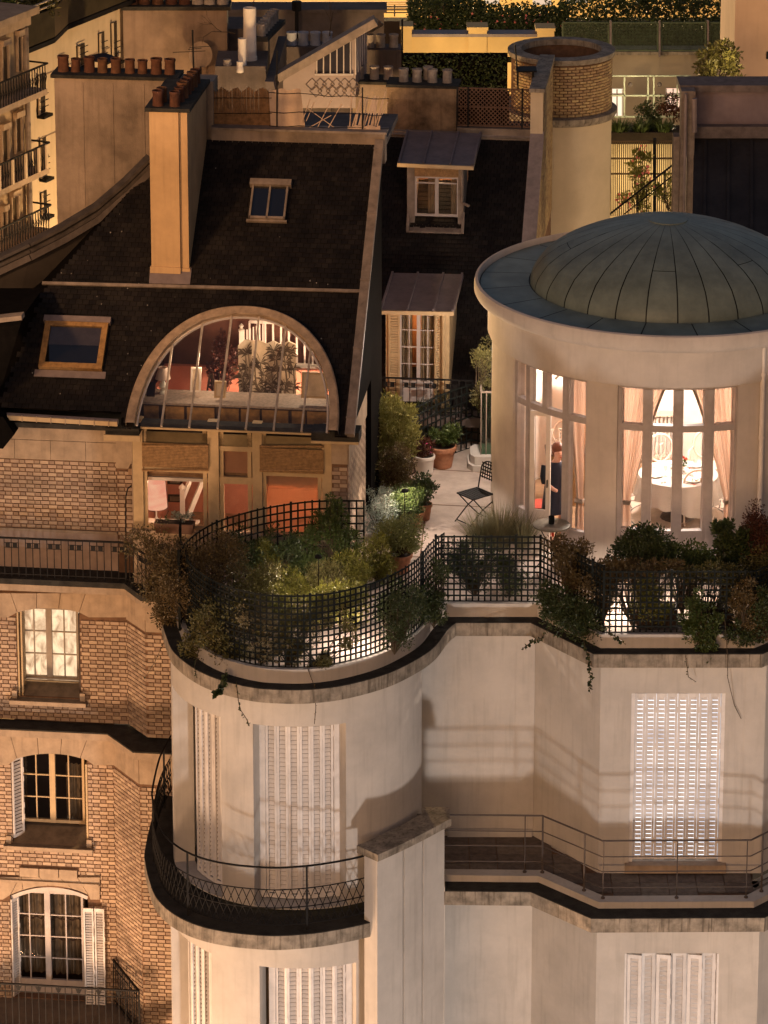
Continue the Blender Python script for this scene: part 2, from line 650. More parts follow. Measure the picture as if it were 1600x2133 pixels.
def bricks(O, ax, L, H, holes, wall, joined, single=False):
    """alternating stretchers and headers proud of the mortar; the nearest 300 are objects of their own"""
    O = V(O)
    n = V((ax.y, -ax.x, 0))
    ang = math.atan2(ax.y, ax.x)
    per = BR_ST + BR_HD + 2 * BR_J
    for k in range(int(H / BR_C)):
        z = k * BR_C + BR_J / 2
        x = -(per / 2 if k % 2 else 0) - random.uniform(0, 0.006)
        typ = 0
        while x < L:
            wd = BR_HD if typ else BR_ST
            iv = [(max(x, 0.0), min(x + wd, L))]
            for h in holes:
                if h[2] - 0.02 < z + 0.028 < h[3] + 0.02:
                    nv = []
                    for a, c in iv:
                        if c <= h[0] or a >= h[1]:
                            nv.append((a, c))
                        else:
                            if a < h[0]:
                                nv.append((a, h[0]))
                            if c > h[1]:
                                nv.append((h[1], c))
                    iv = nv
            for a, c in iv:
                if c - a < 0.02:
                    continue
                if single and BUDGET[0] > 0 and c - a > wd - 1e-6:
                    BUDGET[0] -= 1
                    inst('brick', BM_HD if typ else BM_ST, wall, Matrix.Translation(O + ax * a + Z * z + n * random.uniform(-0.003, 0.002)) @ Matrix.Rotation(ang, 4, 'Z'))
                else:
                    d = 0.014 + random.uniform(-0.003, 0.002)
                    e = 0.004
                    h2 = BR_C - BR_J
                    P = O + Z * z
                    t2 = typ if random.random() > 0.06 else 1 - typ
                    joined.add([P + ax * a, P + ax * c, P + ax * c + Z * h2, P + ax * a + Z * h2,
                                P + ax * (a + e) + n * d + Z * e, P + ax * (c - e) + n * d + Z * e, P + ax * (c - e) + n * d + Z * (h2 - e), P + ax * (a + e) + n * d + Z * (h2 - e)],
                               [(4, 5, 6, 7), (0, 1, 5, 4), (1, 2, 6, 5), (2, 3, 7, 6), (3, 0, 4, 7)], t2)
            x += wd + BR_J
            typ = 1 - typ


LOUV = [290]


def slat_mesh(wd, h, th, tilt, m):
    b = M()
    s, c = math.sin(tilt), math.cos(tilt)
    b.para(V((0, -th / 2, 0)), (wd, 0, 0), (0, -s * h, c * h), (0, th * c, th * s))
    return mesh_of('louver', b, m)


SLATM = {}


def shutter(root, P, ang, wd, h, pitch=0.07, gap=0.45, m=None, single=False, rails=1, edge=0.03, tilt=-0.3, name='shutter', label=None):
    """one leaf: two stiles, cross rails and a column of louvers; P is the lower left corner of its front, ang its heading"""
    m = m or SHUT
    ax = V((math.cos(ang), math.sin(ang), 0))
    n = V((ax.y, -ax.x, 0))
    P = V(P)
    th = 0.025
    b = M()
    b.para(P, ax * edge, Z * h, -n * th)
    b.para(P + ax * (wd - edge), ax * edge, Z * h, -n * th)
    zr = [0] + [h * i / rails for i in range(1, rails)] + [h - 0.06]
    for z in zr:
        b.para(P + ax * (edge + 0.001) + Z * z - n * 0.002, ax * (wd - 2 * edge - 0.002), Z * 0.06, -n * (th - 0.004))
    # hinge straps
    for z in [h * i / 3 for i in (1, 2)] + [0.25, h - 0.3]:
        b.para(P + ax * (wd - 0.008) + Z * z + n * 0.004, ax * 0.016, Z * 0.09, -n * 0.01)
    part = obj(name, b, m, root, label=label)
    key = (round(wd, 3), round(pitch, 3), gap, m.name, tilt)
    sw, sh = wd - 2 * edge - 0.004, pitch * (1 - gap)
    if key not in SLATM:
        SLATM[key] = slat_mesh(sw, sh, 0.005, tilt, m)
    j = M()
    z = 0.075
    i = 0
    while z < h - 0.08:
        if not any(abs(z + pitch / 2 - (q + 0.03)) < 0.05 + pitch * 0.3 for q in zr[1:-1]):
            Q = P + ax * (edge + 0.002) + Z * z - n * 0.012
            if single and LOUV[0] > 0:
                LOUV[0] -= 1
                inst('louver', SLATM[key], part, Matrix.Translation(Q) @ Matrix.Rotation(ang, 4, 'Z'))
            else:
                s, c = math.sin(tilt), math.cos(tilt)
                j.para(Q + n * -0.0025, ax * sw, n * (s * sh) + Z * (c * sh), n * (0.005 * -c) + Z * 0.005 * s)
        z += pitch
    if j.v:
        obj('louver_column', j, m, part, kind='stuff')
    return part


def rand_dir():
    while True:
        v = V((random.uniform(-1, 1), random.uniform(-1, 1), random.uniform(-1, 1)))
        if 0.05 < v.length < 1:
            return v.normalized()


def leaf(b, p, d, ln, wd, m=0):
    d = d.normalized()
    s = d.cross(rand_dir())
    if s.length < 1e-3:
        s = d.cross(X)
    s.normalize()
    k = s.cross(d) * (ln * 0.18)
    b.add([p, p + d * ln * 0.5 + s * wd / 2 + k, p + d * ln, p + d * ln * 0.5 - s * wd / 2 + k], [(0, 1, 2), (0, 2, 3)], m)


def clumps(b, c, r, n, ls, nclump=None, wr=0.5, up=0.35, m=0, tight=0.34):
    """leaves gathered in clumps spread through an ellipsoid"""
    c = V(c)
    nclump = nclump or max(4, n // 60)
    cs = []
    for i in range(nclump):
        d = rand_dir() * (random.random() ** 0.4)
        cs.append((c + V((d.x * r[0], d.y * r[1], d.z * r[2])), random.uniform(0.6, 1.25)))
    rm = min(r) * tight + 0.03
    for i in range(n):
        q, k = random.choice(cs)
        d = rand_dir()
        p = q + d * rm * k * (random.random() ** 0.5)
        dd = (d + rand_dir() * 0.7 + Z * up)
        leaf(b, p, dd, ls * random.uniform(0.55, 1.2), ls * wr * random.uniform(0.7, 1.2), m)
    return cs


def blades(b, c, rr, n, h, spread=0.5, wd=0.012, m=0):
    c = V(c)
    for i in range(n):
        a = random.uniform(0, 2 * math.pi)
        q = c + V((math.cos(a), math.sin(a), 0)) * rr * math.sqrt(random.random())
        d = V((math.cos(a) * spread * random.random(), math.sin(a) * spread * random.random(), 1)).normalized()
        hh = h * random.uniform(0.5, 1.1)
        mid = q + d * hh * 0.55
        tip = mid + (d + V((math.cos(a), math.sin(a), -0.6)) * 0.5 * random.random()).normalized() * hh * 0.45
        s = V((-math.sin(a), math.cos(a), 0)) * wd / 2
        b.add([q - s, q + s, mid + s, mid - s, tip], [(0, 1, 2, 3), (3, 2, 4)], m)


def twigs(b, base, cs, r=0.008, m=0):
    base = V(base)
    for q, _ in cs:
        mid = base.lerp(q, 0.5) + V((random.uniform(-.05, .05), random.uniform(-.05, .05), 0.04))
        b.tube([base, mid, q], [r, r * 0.7, r * 0.35], 4, m)


def pot_mesh(b, c, rt, rb, h, m=0, soil=1):
    b.lathe(c, [(rb * 0.9, 0.0), (rb, 0.01), (rb + (rt - rb) * 0.75, h * 0.78), (rt * 0.98, h * 0.80), (rt * 1.06, h * 0.82), (rt * 1.08, h * 0.98), (rt * 1.05, h), (rt * 0.95, h), (rt * 0.93, h * 0.9)], 20, m=m)
    b.lathe(c, [(rt * 0.94, h * 0.91), (0.001, h * 0.93)], 20, m=soil)


def plant(name, label, cat, base, blobs, n, ls, lm, pot=None, potmat=None, twig=True, wr=0.5, up=0.35, nclump=None, kind='clump', group=None, tight=0.34, flowers=None, potlabel=None):
    """a plant of its own: stems, foliage, and the pot it grows in. pot = (rim radius, foot radius, height)"""
    base = V(base)
    if base.y < 58 and kind != 'blade':
        n, ls = int(n * 2.5), ls * 0.82
    t = thing(name, label, cat, base, group)
    z = 0
    if pot:
        b = M()
        pot_mesh(b, base, *pot)
        obj('pot', b, [potmat or TERRA, SOIL], t, smooth=True, label=potlabel)
        z = pot[2] * 0.9
    f, s = M(), M()
    tot = sum(q[1][0] * q[1][1] * q[1][2] for q in blobs) or 1
    for c, r in blobs:
        c = base + V(c)
        k = int(n * r[0] * r[1] * r[2] / tot)
        if kind == 'blade':
            blades(f, (c.x, c.y, c.z - r[2]), min(r[0], r[1]) * 0.5, k, r[2] * 2, spread=0.9, wd=ls)
        else:
            cs = clumps(f, c, r, k, ls, nclump=nclump, wr=wr, up=up, tight=tight)
            if twig:
                twigs(s, base + Z * z, cs)
    if s.v:
        obj('stems', s, STEM, t)
    obj('foliage', f, lm, t, kind='stuff')
    if flowers:
        g = M()
        for c, r in blobs:
            clumps(g, base + V(c), (r[0], r[1], r[2]), flowers[0], flowers[1], wr=0.9)
        obj('flowers', g, flowers[2], t, kind='stuff')
    return t


# ================================================================ GROUND
b = M()
b.para((-300, -40, -20.3), X * 600, Y * 500, Z * 0.3)
o = obj('street', b, ASPHALT, kind='structure')

# ================================================================ CREAM BUILDING (front right)
ZC0, ZC1, ZT = -0.375, -0.16, 0.05          # cornice bottom, cornice top, kerb top
ZL0, ZL1, ZLC, ZF = -3.985, -3.76, -3.66, -3.69  # lower slab bottom / top / kerb / balcony floor
bay_px = [(336.5, 1295), (337.5, 1322), (346, 1352), (361, 1385), (400, 1418), (450, 1442), (520, 1460), (580, 1465.5), (645, 1465.5), (720, 1456), (807, 1432), (870, 1401), (907, 1374)]
bay = [(-3.16, 51.3), (-3.27, 50.7)] + [tuple(pz(u, v, ZC0)[:2]) for u, v in bay_px]
c1, c2, c3, c4 = [tuple(pz(u, v, ZC0)[:2]) for u, v in ((950, 1325), (1105, 1325), (1237, 1391), (1587, 1391))]
bay += [(c1[0] - 0.13, c1[1] - 0.28), c1]
upper = cat_rom(bay, 5) + [V(c2), V(c3), V(c4), V((c4[0] + 1.1, c4[1] + 1.1)), V((c4[0] + 3, c4[1] + 1.1))]
cream = thing('cream_building', 'cream rendered apartment house with rounded bay and curved dark ledges', 'building', (1.5, 49, -20))

bay_c, bay_r = V((-1.24, 49.12, 0)), 1.88


def ang_at(u, z, c, r, lo=-100, hi=100):
    best = None
    for i in range(2001):
        a = rad(lo + (hi - lo) * i / 2000)
        e = abs(pu((c.x + r * math.sin(a), c.y - r * math.cos(a), z)) - u)
        if best is None or e < best[0]:
            best = (e, a)
    return best[1]


def arc_wall(b, c, r0, r1, z0, z1, holes, a0, a1, m=0):
    """ring wall with holes (a0, a1, z0, z1)"""
    es = sorted({a0, a1, *[x for h in holes for x in h[:2]]})
    for p, q in zip(es, es[1:]):
        mid = (p + q) / 2
        hz = sorted([h[2:] for h in holes if h[0] < mid < h[1]])
        n = max(2, int(abs(q - p) / rad(3)))
        z = z0
        for a, d in hz:
            if a > z + 0.01:
                b.ring(c, r0, r1, z, a, p, q, n, m)
            z = d
        if z < z1 - 0.01:
            b.ring(c, r0, r1, z, z1, p, q, n, m)


a_w1 = (rad(-78), ang_at(461, -2, bay_c, bay_r, -89, 0))
a_w2 = (ang_at(528, -2, bay_c, bay_r, -60, 60), ang_at(721, -2, bay_c, bay_r, -60, 60))
ZW = -0.885                                   # window heads
b = M()
arc_wall(b, bay_c, bay_r - 0.3, bay_r, ZF - 0.02, ZC0 - 0.001, [(a_w1[0], a_w1[1], ZF, ZW), (a_w2[0], a_w2[1], ZF, ZW)], rad(-100), rad(72))
obj('wall', b, CREAM, cream, smooth=True, label='rounded bay wall between the two ledges')
ZW2 = -4.60
b = M()
a_l1 = (rad(-80), ang_at(441, -5, bay_c, bay_r + 0.06, -89, 0))
a_l2 = (ang_at(541, -5, bay_c, bay_r + 0.06, -60, 60), ang_at(742, -5, bay_c, bay_r + 0.06, -60, 60))
arc_wall(b, bay_c, bay_r - 0.24, bay_r + 0.06, -20, ZL0 - 0.001, [(a_l1[0], a_l1[1], -7.4, ZW2), (a_l2[0], a_l2[1], -7.4, ZW2)], rad(-100), rad(50))
obj('wall', b, CREAM, cream, smooth=True, label='rounded bay wall below the lattice balcony')

# flat wall, canted corner and right wall of both storeys
yb, xr0, xr1, yf = 49.62, 2.23, 3.13, 48.42
XR = 5.52
wx0, wx1 = py(1313, 1600, yf).x, py(1508, 1600, yf).x
for z0, z1, hole, lab in ((ZF - 0.02, ZC0 - 0.001, (wx0 - xr1, wx1 - xr1, 0.06, ZW - ZF + 0.02), 'upper'), (-20, ZL0 - 0.001, (wx0 - xr1 - 0.03, wx1 - xr1 + 0.0, 20 - 7.4, 20 - 5.0), 'lower')):
    b = M()
    b.para((0.55, yb, z0), (xr0 - 0.55, 0, 0), (0, 0, z1 - z0), (0, 0.3, 0))
    dv = V((xr1 - xr0, yf - yb, 0))
    dn = V((dv.y, -dv.x, 0)).normalized()
    b.para((xr0, yb, z0), dv, (0, 0, z1 - z0), -dn * 0.3)
    wall_with_holes(b, (xr1, yf, z0), X, -Y, XR - xr1, z1 - z0, [hole], 0.3)
    b.para((XR, yf, z0), (1.2, 1.2, 0), (0, 0, z1 - z0), (-0.2, 0.2, 0))
    obj('wall', b, CREAM, cream, label='flat and canted wall of the %s storey' % lab)
    if lab == 'upper':                       # faint pilaster strips and base skirting seen in the render coat
        b = M()
        b.para((1.95, yb - 0.012, z0), (0.277, 0, 0), (0, 0, z1 - z0), (0, 0.01, 0))
        obj('pilaster_strip', b, CREAM, cream)
        b = M()
        b.para((XR - 0.3, yf - 0.012, z0), (0.29, 0, 0), (0, 0, z1 - z0), (0, 0.01, 0))
        obj('pilaster_strip', b, CREAM, cream)
        b = M()
        b.para((0.95, yb - 0.05, ZF), (xr0 - 0.97, 0, 0), (0, 0, 0.12), (0, 0.036, 0))
        b.para((xr1 + 0.02, yf - 0.05, ZF), (wx0 - xr1 - 0.06, 0, 0), (0, 0, 0.12), (0, 0.048, 0))
        b.para((wx1 + 0.05, yf - 0.05, ZF), (XR - wx1 - 0.06, 0, 0), (0, 0, 0.12), (0, 0.036, 0))
        obj('skirting', b, CREAM, cream)
    else:
        b = M()
        b.para((0.95, yb - 0.02, ZL0 - 0.55), (xr0 - 0.97, 0, 0), (0, 0, 0.55), (0, 0.018, 0))
        b.para((xr1 + 0.02, yf - 0.02, ZL0 - 0.5), (XR - xr1 - 0.05, 0, 0), (0, 0, 0.5), (0, 0.018, 0))
        obj('frieze_band', b, CREAM, cream)

# upper cornice: moulded face, mossy top, kerb
up_in = offs(upper, 0.35)
b = M()
b.band(upper, up_in, ZC0, ZC1 - 0.012)
obj('cornice', b, LEDGE, cream, smooth=True)
b = M()
b.band(offs(upper, 0.004), up_in, ZC1 - 0.012, ZC1)
obj('ledge_top', b, MOSS, cream, smooth=True)
kerb_o, kerb_i = offs(upper, 0.21), offs(upper, 0.36)
b = M()
b.band(kerb_o, kerb_i, ZC1, ZT)
obj('kerb', b, CREAM, cream, smooth=True)

# lower slabs
low_px = [(302, 1800), (303, 1826), (311, 1862), (326, 1899), (360, 1932), (412, 1957), (480, 1972), (562, 1979), (620, 1977), (675, 1971), (735, 1960), (789, 1947)]
lowbay = cat_rom([(-3.4, 51.2), (-3.52, 50.4)] + [tuple(pz(u, v, ZL0)[:2]) for u, v in low_px], 5)
b = M()
lb_in = offs(lowbay, 0.34)
b.band(lowbay, lb_in, ZL0, ZL1 - 0.012)
obj('balcony_slab', b, LEDGE, cream, smooth=True, label='stained rounded slab of the lattice balcony')
b = M()
b.ext([V((p.x, p.y, ZL1 - 0.012)) for p in offs(lowbay, 0.005)] + [V((0.4, 49.6, ZL1 - 0.012)), V((-2.6, 50.9, ZL1 - 0.012))], (0, 0, 0.012))
obj('balcony_floor', b, MOSS, cream)
lowr = [V(pz(u, v, ZL0)[:2]) for u, v in ((904, 1885), (1105, 1887), (1231, 1943), (1592, 1941))]
lowr += [lowr[-1] + V((1.1, 1.1)), lowr[-1] + V((3, 1.1))]
b = M()
b.band(lowr, offs(lowr, 0.7), ZL0, ZL1 - 0.012)
obj('balcony_slab', b, LEDGE, cream, label='stained angular slab of the pipe railing balcony')
b = M()
b.band(offs(lowr, 0.005), offs(lowr, 0.5), ZL1 - 0.012, ZL1)
obj('ledge_top', b, MOSS, cream)
kro, kri = offs(lowr, 0.30), offs(lowr, 0.50)
b = M()
b.band(kro, kri, ZL1, ZLC)
obj('kerb', b, CREAM, cream)
# balcony paving, tile by tile
fl = thing('balcony_paving', 'dark concrete pavers of the angular balcony behind pipe railing', 'paving', (2, 48.5, ZF))
b = M()
b.ext([V((p.x, p.y, ZF - 0.12)) for p in kri[:4]] + [V((5.4, yf, ZF - 0.12)), V((xr1, yf, ZF - 0.12)), V((xr0, yb, ZF - 0.12)), V((1.0, yb, ZF - 0.12))], (0, 0, 0.10))
obj('bed', b, MORTAR, fl)


def in_poly(x, y, P):
    r = False
    for i in range(len(P)):
        a, c = P[i], P[i - 1]
        if (a[1] > y) != (c[1] > y) and x < (c[0] - a[0]) * (y - a[1]) / (c[1] - a[1]) + a[0]:
            r = not r
    return r


fpoly = [(p.x, p.y) for p in kri[:4]] + [(5.4, yf), (xr1, yf), (xr0, yb), (1.0, yb)]
b = M()
b.para((0.006, 0.006, 0), (0.398, 0, 0), (0, 0.298, 0), (0, 0, 0.022))
tile_me = mesh_of('paver', b, PAVE)
for i in range(16):
    for j in range(10):
        x, y = 0.85 + i * 0.41, 47.45 + j * 0.31
        if in_poly(x + 0.2, y + 0.15, fpoly):
            inst('paver', tile_me, fl, Matrix.Translation((x, y, ZF - 0.022 + random.uniform(-0.002, 0.002))))

# pier with sloping curved cap and two grooves
pa = [tuple(pz(u, v, -2.75)[:2]) for u, v in ((786, 1792), (830, 1772), (880, 1747), (926, 1722))]
pier = cat_rom(pa, 5)
pin = offs(pier, 0.26)
b = M()
b.band(offs(pier, 0.05), pin, -20, -2.74)
cuts = [0, 5, 9, 15]
L = resample(pier, 0.02)
nL = len(L) - 1
for s0, s1 in ((0, 0.36), (0.385, 0.655), (0.68, 1)):
    seg = L[int(nL * s0):int(nL * s1) + 1]
    b.band(seg, offs(seg, 0.055), -20, -2.741)
e = V((pier[-1].x, pier[-1].y, 0))
b.para((e.x - 0.05, e.y, -20), (0.06, 0.0, 0), (0.0, 1.45, 0), (0, 0, 16.3))
obj('pier', b, CREAM, cream)
b = M()
cap = [pier[0] + (pier[0] - pier[1]).normalized() * 0.05] + pier + [pier[-1] + V((0.06, 0.05))]
b.band(offs(cap, -0.06), offs(cap, 0.36), -2.738, -2.63)
ce = cap[-1]
b.para((ce.x - 0.38, ce.y + 0.06, -2.736), (0.40, 0, 0), (0.0, 0.3, 0), (0, 0, 0.1))
obj('pier_cap', b, LEDGE, cream, label='stained sloping cap of the grooved pier')

# shutters: flat window on the right (lit from inside), same below, and the two bay windows of both storeys
n_leaf = 8
lw = (wx1 - wx0 - 0.12) / n_leaf
for i in range(n_leaf):
    shutter(cream, (wx0 + 0.06 + i * lw, yf + 0.06 + (0.012 if i % 2 else 0), ZF + 0.17), 0, lw - 0.004, ZW - ZF - 0.2, pitch=0.0655, gap=0.22, single=True, tilt=-0.25, edge=0.034)
b = M()
b.para((wx0, yf + 0.02, ZF + 0.15), (0.055, 0, 0), (0, 0, ZW - ZF - 0.14), (0, 0.2, 0))
b.para((wx1 - 0.055, yf + 0.02, ZF + 0.15), (0.055, 0, 0), (0, 0, ZW - ZF - 0.14), (0, 0.2, 0))
obj('window_frame', b, SHUT, cream)
b = M()
b.para((wx0 - 0.06, yf - 0.10, ZF + 0.02), (wx1 - wx0 + 0.12, 0, 0), (0, 0, 0.125), (0, 0.2, 0))
obj('door_sill', b, STONE, cream)
b = M()
b.para((wx0 + 0.05, yf + 0.26, ZF + 0.1), (wx1 - wx0 - 0.1, 0, 0), (0, 0, ZW - ZF - 0.1), (0, 0.02, 0))
obj('lit_window', b, emis('lit_room_white', (0.93, 0.96, 1.0), 2.2, (0.36, 0.40, 0.50), 1.2), cream)
wl0, wl1 = wx0 - 0.03, wx1
lw2 = (wl1 - wl0 - 0.1) / 6
for i in range(6):
    if i == 3:
        b = M()
        b.para((wl0 + 0.05 + i * lw2 - 0.012, yf + 0.2, -7.4), (0.02, 0, 0), (0, 0, 2.38), (0, 0.01, 0))
        obj('door_gap', b, IRON, cream)
    shutter(cream, (wl0 + 0.05 + i * lw2 + (0.02 if i > 2 else -0.01), yf + 0.05 + (0.05 if i % 2 else 0.0), -7.4), rad(12 if i % 2 else -12), lw2 - 0.002, 2.36, pitch=0.075, gap=0.28, edge=0.05, tilt=-0.6)
b = M()
b.para((wl0 - 0.02, yf + 0.01, -7.4), (0.05, 0, 0), (0, 0, 2.39), (0, 0.2, 0))
b.para((wl1 - 0.03, yf + 0.01, -7.4), (0.05, 0, 0), (0, 0, 2.39), (0, 0.2, 0))
b.para((wl0, yf + 0.3, -7.4), (1.4, 0, 0), (0, 0, 2.39), (0, 0.02, 0))
obj('window_frame', b, SHUT, cream)
for (a0, a1), z0, z1, r, nl, zig in ((a_w2, ZF + 0.02, ZW, bay_r - 0.27, 6, 0), ((a_w1[0] + rad(12), a_w1[1] - rad(0.5)), ZF + 0.02, ZW, bay_r - 0.24, 5, 0.0),
                                     ((a_l2[0] + rad(3), a_l2[1]), -7.4, ZW2, bay_r - 0.1, 6, 0.03), ((a_l1[0] + rad(12), a_l1[1]), -7.4, ZW2, bay_r - 0.1, 5, 0.02)):
    pad = rad(3.0) if nl == 6 else rad(0.3)
    for i in range(nl):
        p, q = a0 + pad + (a1 - a0 - 2 * pad) * i / nl, a0 + pad + (a1 - a0 - 2 * pad) * (i + 1) / nl
        A = bay_c + V((math.sin(p), -math.cos(p), 0)) * (r + zig * (i % 2))
        B = bay_c + V((math.sin(q), -math.cos(q), 0)) * (r + zig * ((i + 1) % 2))
        d = B - A
        shutter(cream, (A.x, A.y, z0), math.atan2(d.y, d.x), d.length - 0.003, z1 - z0, pitch=0.068, gap=0.16 if z0 > -6 else 0.2, edge=0.036, tilt=-0.42 if z0 > -6 else -0.6)
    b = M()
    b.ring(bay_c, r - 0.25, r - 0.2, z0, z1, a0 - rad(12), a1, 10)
    obj('dark_backing', b, STONED, cream)  # dark backing sheet puts shade into the louver gaps
    b = M()
    if nl == 6:
        b.ring(bay_c, r - 0.06, r + 0.02, z0, z1, a0 - rad(0.0), a0 + rad(2.9), 2)
        b.ring(bay_c, r - 0.06, r + 0.02, z0, z1, a1 - rad(2.9), a1 - rad(0.1), 2)
    if b.v:
        obj('window_frame', b, SHUT, cream)

# lattice balcony railing
rail = thing('balcony_railing', 'curved black iron railing with criss-cross lattice on rounded balcony', 'railing', (-1.4, 46.9, ZL1))
path = offs(lowbay, 0.13)
path = [p for p in path if p.x < 2]
rp = resample(path, 0.115)
zt, za, zb, zc = ZL1 + 0.98, ZL1 + 0.64, ZL1 + 0.36, ZL1 + 0.10
b = M()
b.tube([(p.x, p.y, zt) for p in path], 0.015, 6)
obj('handrail', b, IRON, rail)
for z in (za, zb, zc):
    b = M()
    b.tube([(p.x, p.y, z) for p in path], 0.009, 5)
    obj('rail', b, IRON, rail)
pk = 2
for i in range(len(rp) - 1):
    p, q = rp[i], rp[i + 1]
    for z0, z1 in ((za, zb), (zb, zc)):
        for s, e in ((z0, z1), (z1, z0)):
            b = M()
            b.tube([(p.x, p.y, s), (q.x, q.y, e)], 0.0062, 4, caps=False)
            obj('lattice_bar', b, IRON, rail)
    if i in (4, 36) or i % 16 == 4:
        b = M()
        b.beam((p.x, p.y, ZL1), (p.x, p.y, zt), 0.03, 0.03)
        obj('post', b, IRON, rail)

# pipe railing on the right
rail2 = thing('balcony_railing', 'thin grey pipe railing with four rails along angular balcony edge', 'railing', (3, 47.6, ZLC))
path = offs(lowr, 0.42)
path[0] = path[0] + V((-0.3, 0))
for i, dz in enumerate((0.9, 0.65, 0.42, 0.17)):
    b = M()
    b.tube([(p.x, p.y, ZLC + dz) for p in path], 0.014 if i == 0 else 0.009, 6)
    obj('handrail' if i == 0 else 'rail', b, mat('weathered_pipe', (0.10, 0.08, 0.07), 0.5, 0.3) if i == 0 else bpy.data.materials['weathered_pipe'], rail2)
for u in (1094, 1131, 1218, 1257, 1412, 1555, 1588):
    best = min((abs(pu((p.x, p.y, ZLC + 0.4)) - u), i) for i, p in enumerate(resample(path, 0.02)))
    p = resample(path, 0.02)[best[1]]
    b = M()
    thick = u in (1131, 1218, 1588)
    b.tube([(p.x, p.y, ZLC), (p.x, p.y, ZLC + 0.9)], 0.015 if thick else 0.009, 6)
    b.tube([(p.x, p.y, ZLC), (p.x, p.y, ZLC + 0.02)], 0.03, 8)
    obj('post', b, bpy.data.materials['weathered_pipe'], rail2)

# ================================================================ TERRACE
b = M()
tin = offs(upper, 0.3)
tp = [V((p.x, p.y, -0.30)) for p in tin if p.x < 9]
b.ext(tp + [V((9, 51, -0.3)), V((9, 58.3, -0.3)), V((-0.4, 58.3, -0.3)), V((-0.72, 51.3, -0.3))], (0, 0, 0.30))
terr = obj('terrace', b, TERRACE, kind='structure')
for p0, p1 in (((-0.6, 51.6), (1.6, 51.5)), ((0.2, 53.9), (1.7, 53.7)), ((-0.1, 55.6), (1.75, 55.3)), ((0.9, 55.5), (0.9, 57.5)), ((0.55, 51.5), (0.75, 55.4)), ((2.4, 49.8), (2.3, 50.9)), ((3.6, 48.8), (3.6, 50.6)), ((4.9, 48.8), (4.9, 50.6))):
    b = M()
    b.beam((p0[0], p0[1], 0.002), (p1[0], p1[1], 0.002), 0.018, 0.004)
    obj('joint', b, MORTAR, terr)


def trellis(label, path, z0, z1, pitch=0.088, group=None, posts=()):
    P = [V((p[0], p[1])) for p in path]
    rp = resample(P, pitch)
    mid = rp[len(rp) // 2]
    t = thing('trellis', label, 'trellis', (mid.x, mid.y, z0), group)
    for i, p in enumerate(rp):
        d = (rp[min(i + 1, len(rp) - 1)] - rp[max(i - 1, 0)]).normalized()
        b = M()
        b.box((p.x, p.y, (z0 + z1) / 2), (0.012, 0.005, (z1 - z0) / 2 + random.uniform(0, 0.03)), (V((d.x, d.y, 0)), V((-d.y, d.x, 0)), Z))
        obj('lath', b, GREENI, t)
    n = int((z1 - z0) / pitch)
    for k in range(n + 1):
        z = z0 + (z1 - z0) * k / n
        b = M()
        q = offs(rp, -0.012)
        b.band(q, offs(q, 0.010), z - 0.012, z + 0.012)
        obj('lath', b, GREENI, t)
    for i in posts:
        p = rp[min(i, len(rp) - 1)]
        b = M()
        b.beam((p.x, p.y, 0.0), (p.x, p.y, z1 + 0.03), 0.035, 0.035)
        obj('post', b, GREENI, t)
    return t


tr = offs(upper, 0.29)
bayt = [p for i, p in enumerate(tr[:len(tr) - 5]) if p.y < 50.3]
ksplit = min(range(len(bayt)), key=lambda i: (bayt[i] - V((-1.3, 47.3))).length)
trellis('curved dark trellis on the left half of the rounded terrace edge, overgrown with creeper', bayt[:ksplit + 1], ZT, 1.12, posts=(2, 18))
trellis('curved dark trellis along the right half of the rounded terrace edge, mostly bare', bayt[ksplit:], ZT, 1.12, posts=(3, 18, 30))
k0 = len(tr) - 6
trellis('short straight dark trellis in front of bistro chair', [tr[k0] + V((-0.12, 0.02)), tr[k0 + 1]], ZT, 1.06, posts=(0, 13))
trellis('slanting dark trellis beside bistro table', [tr[k0 + 1], tr[k0 + 2]], ZT, 1.06, posts=(0, 14))
trellis('long straight dark trellis in front of the dining room windows', [tr[k0 + 2], tr[k0 + 3], tr[k0 + 4]], ZT, 0.98, posts=(0, 11, 23))
backp = cat_rom([pz(u, v, 1.2)[:2] for u, v in ((372, 1150), (400, 1118), (450, 1088), (520, 1066), (590, 1052), (660, 1044), (758, 1043))], 5)
trellis('black trellis arching behind the flower bed before the peach window', backp, 0.0, 1.2, pitch=0.112, posts=(0, 12, 24))
# screen at the far end of the terrace
farp = cat_rom([pz(u, v, 1.1)[:2] for u, v in ((832, 868), (868, 848), (920, 822), (984, 800))], 5) + [V(pz(1010, 806, 1.1)[:2])]
trellis('green trellis screen curving behind the pots at the far end of the terrace', farp, 0.0, 1.1, pitch=0.125, posts=(0, 9, 18))


# ================================================================ DOMED PAVILION ON THE TERRACE
rc = V((4.38, 53.4, 0))
RW = 2.70
pav = thing('domed_pavilion', 'round cream pavilion with green sheet metal dome and lit dining room', 'pavilion', (rc.x, rc.y, 0))
wR = (ang_at(1285, 2, rc, RW, -60, 60), ang_at(1535, 2, rc, RW, -60, 60))
wL = (ang_at(1069, 2, rc, RW, -88, 0), ang_at(1221, 2, rc, RW, -88, 0))
b = M()
holes = [(wL[0], wL[1], 0.03, 3.0), (wR[0], wR[1], 0.03, 3.0)]
arc_wall(b, rc, RW - 0.2, RW, 0, 3.02, holes, rad(-180), rad(180))
obj('wall', b, CREAM2, pav, smooth=True)
b = M()
arc_wall(b, rc, RW - 0.24, RW - 0.202, 0.01, 3.0, holes, rad(-180), rad(180))
obj('inner_wall', b, ROOMW, pav, smooth=True)
b = M()
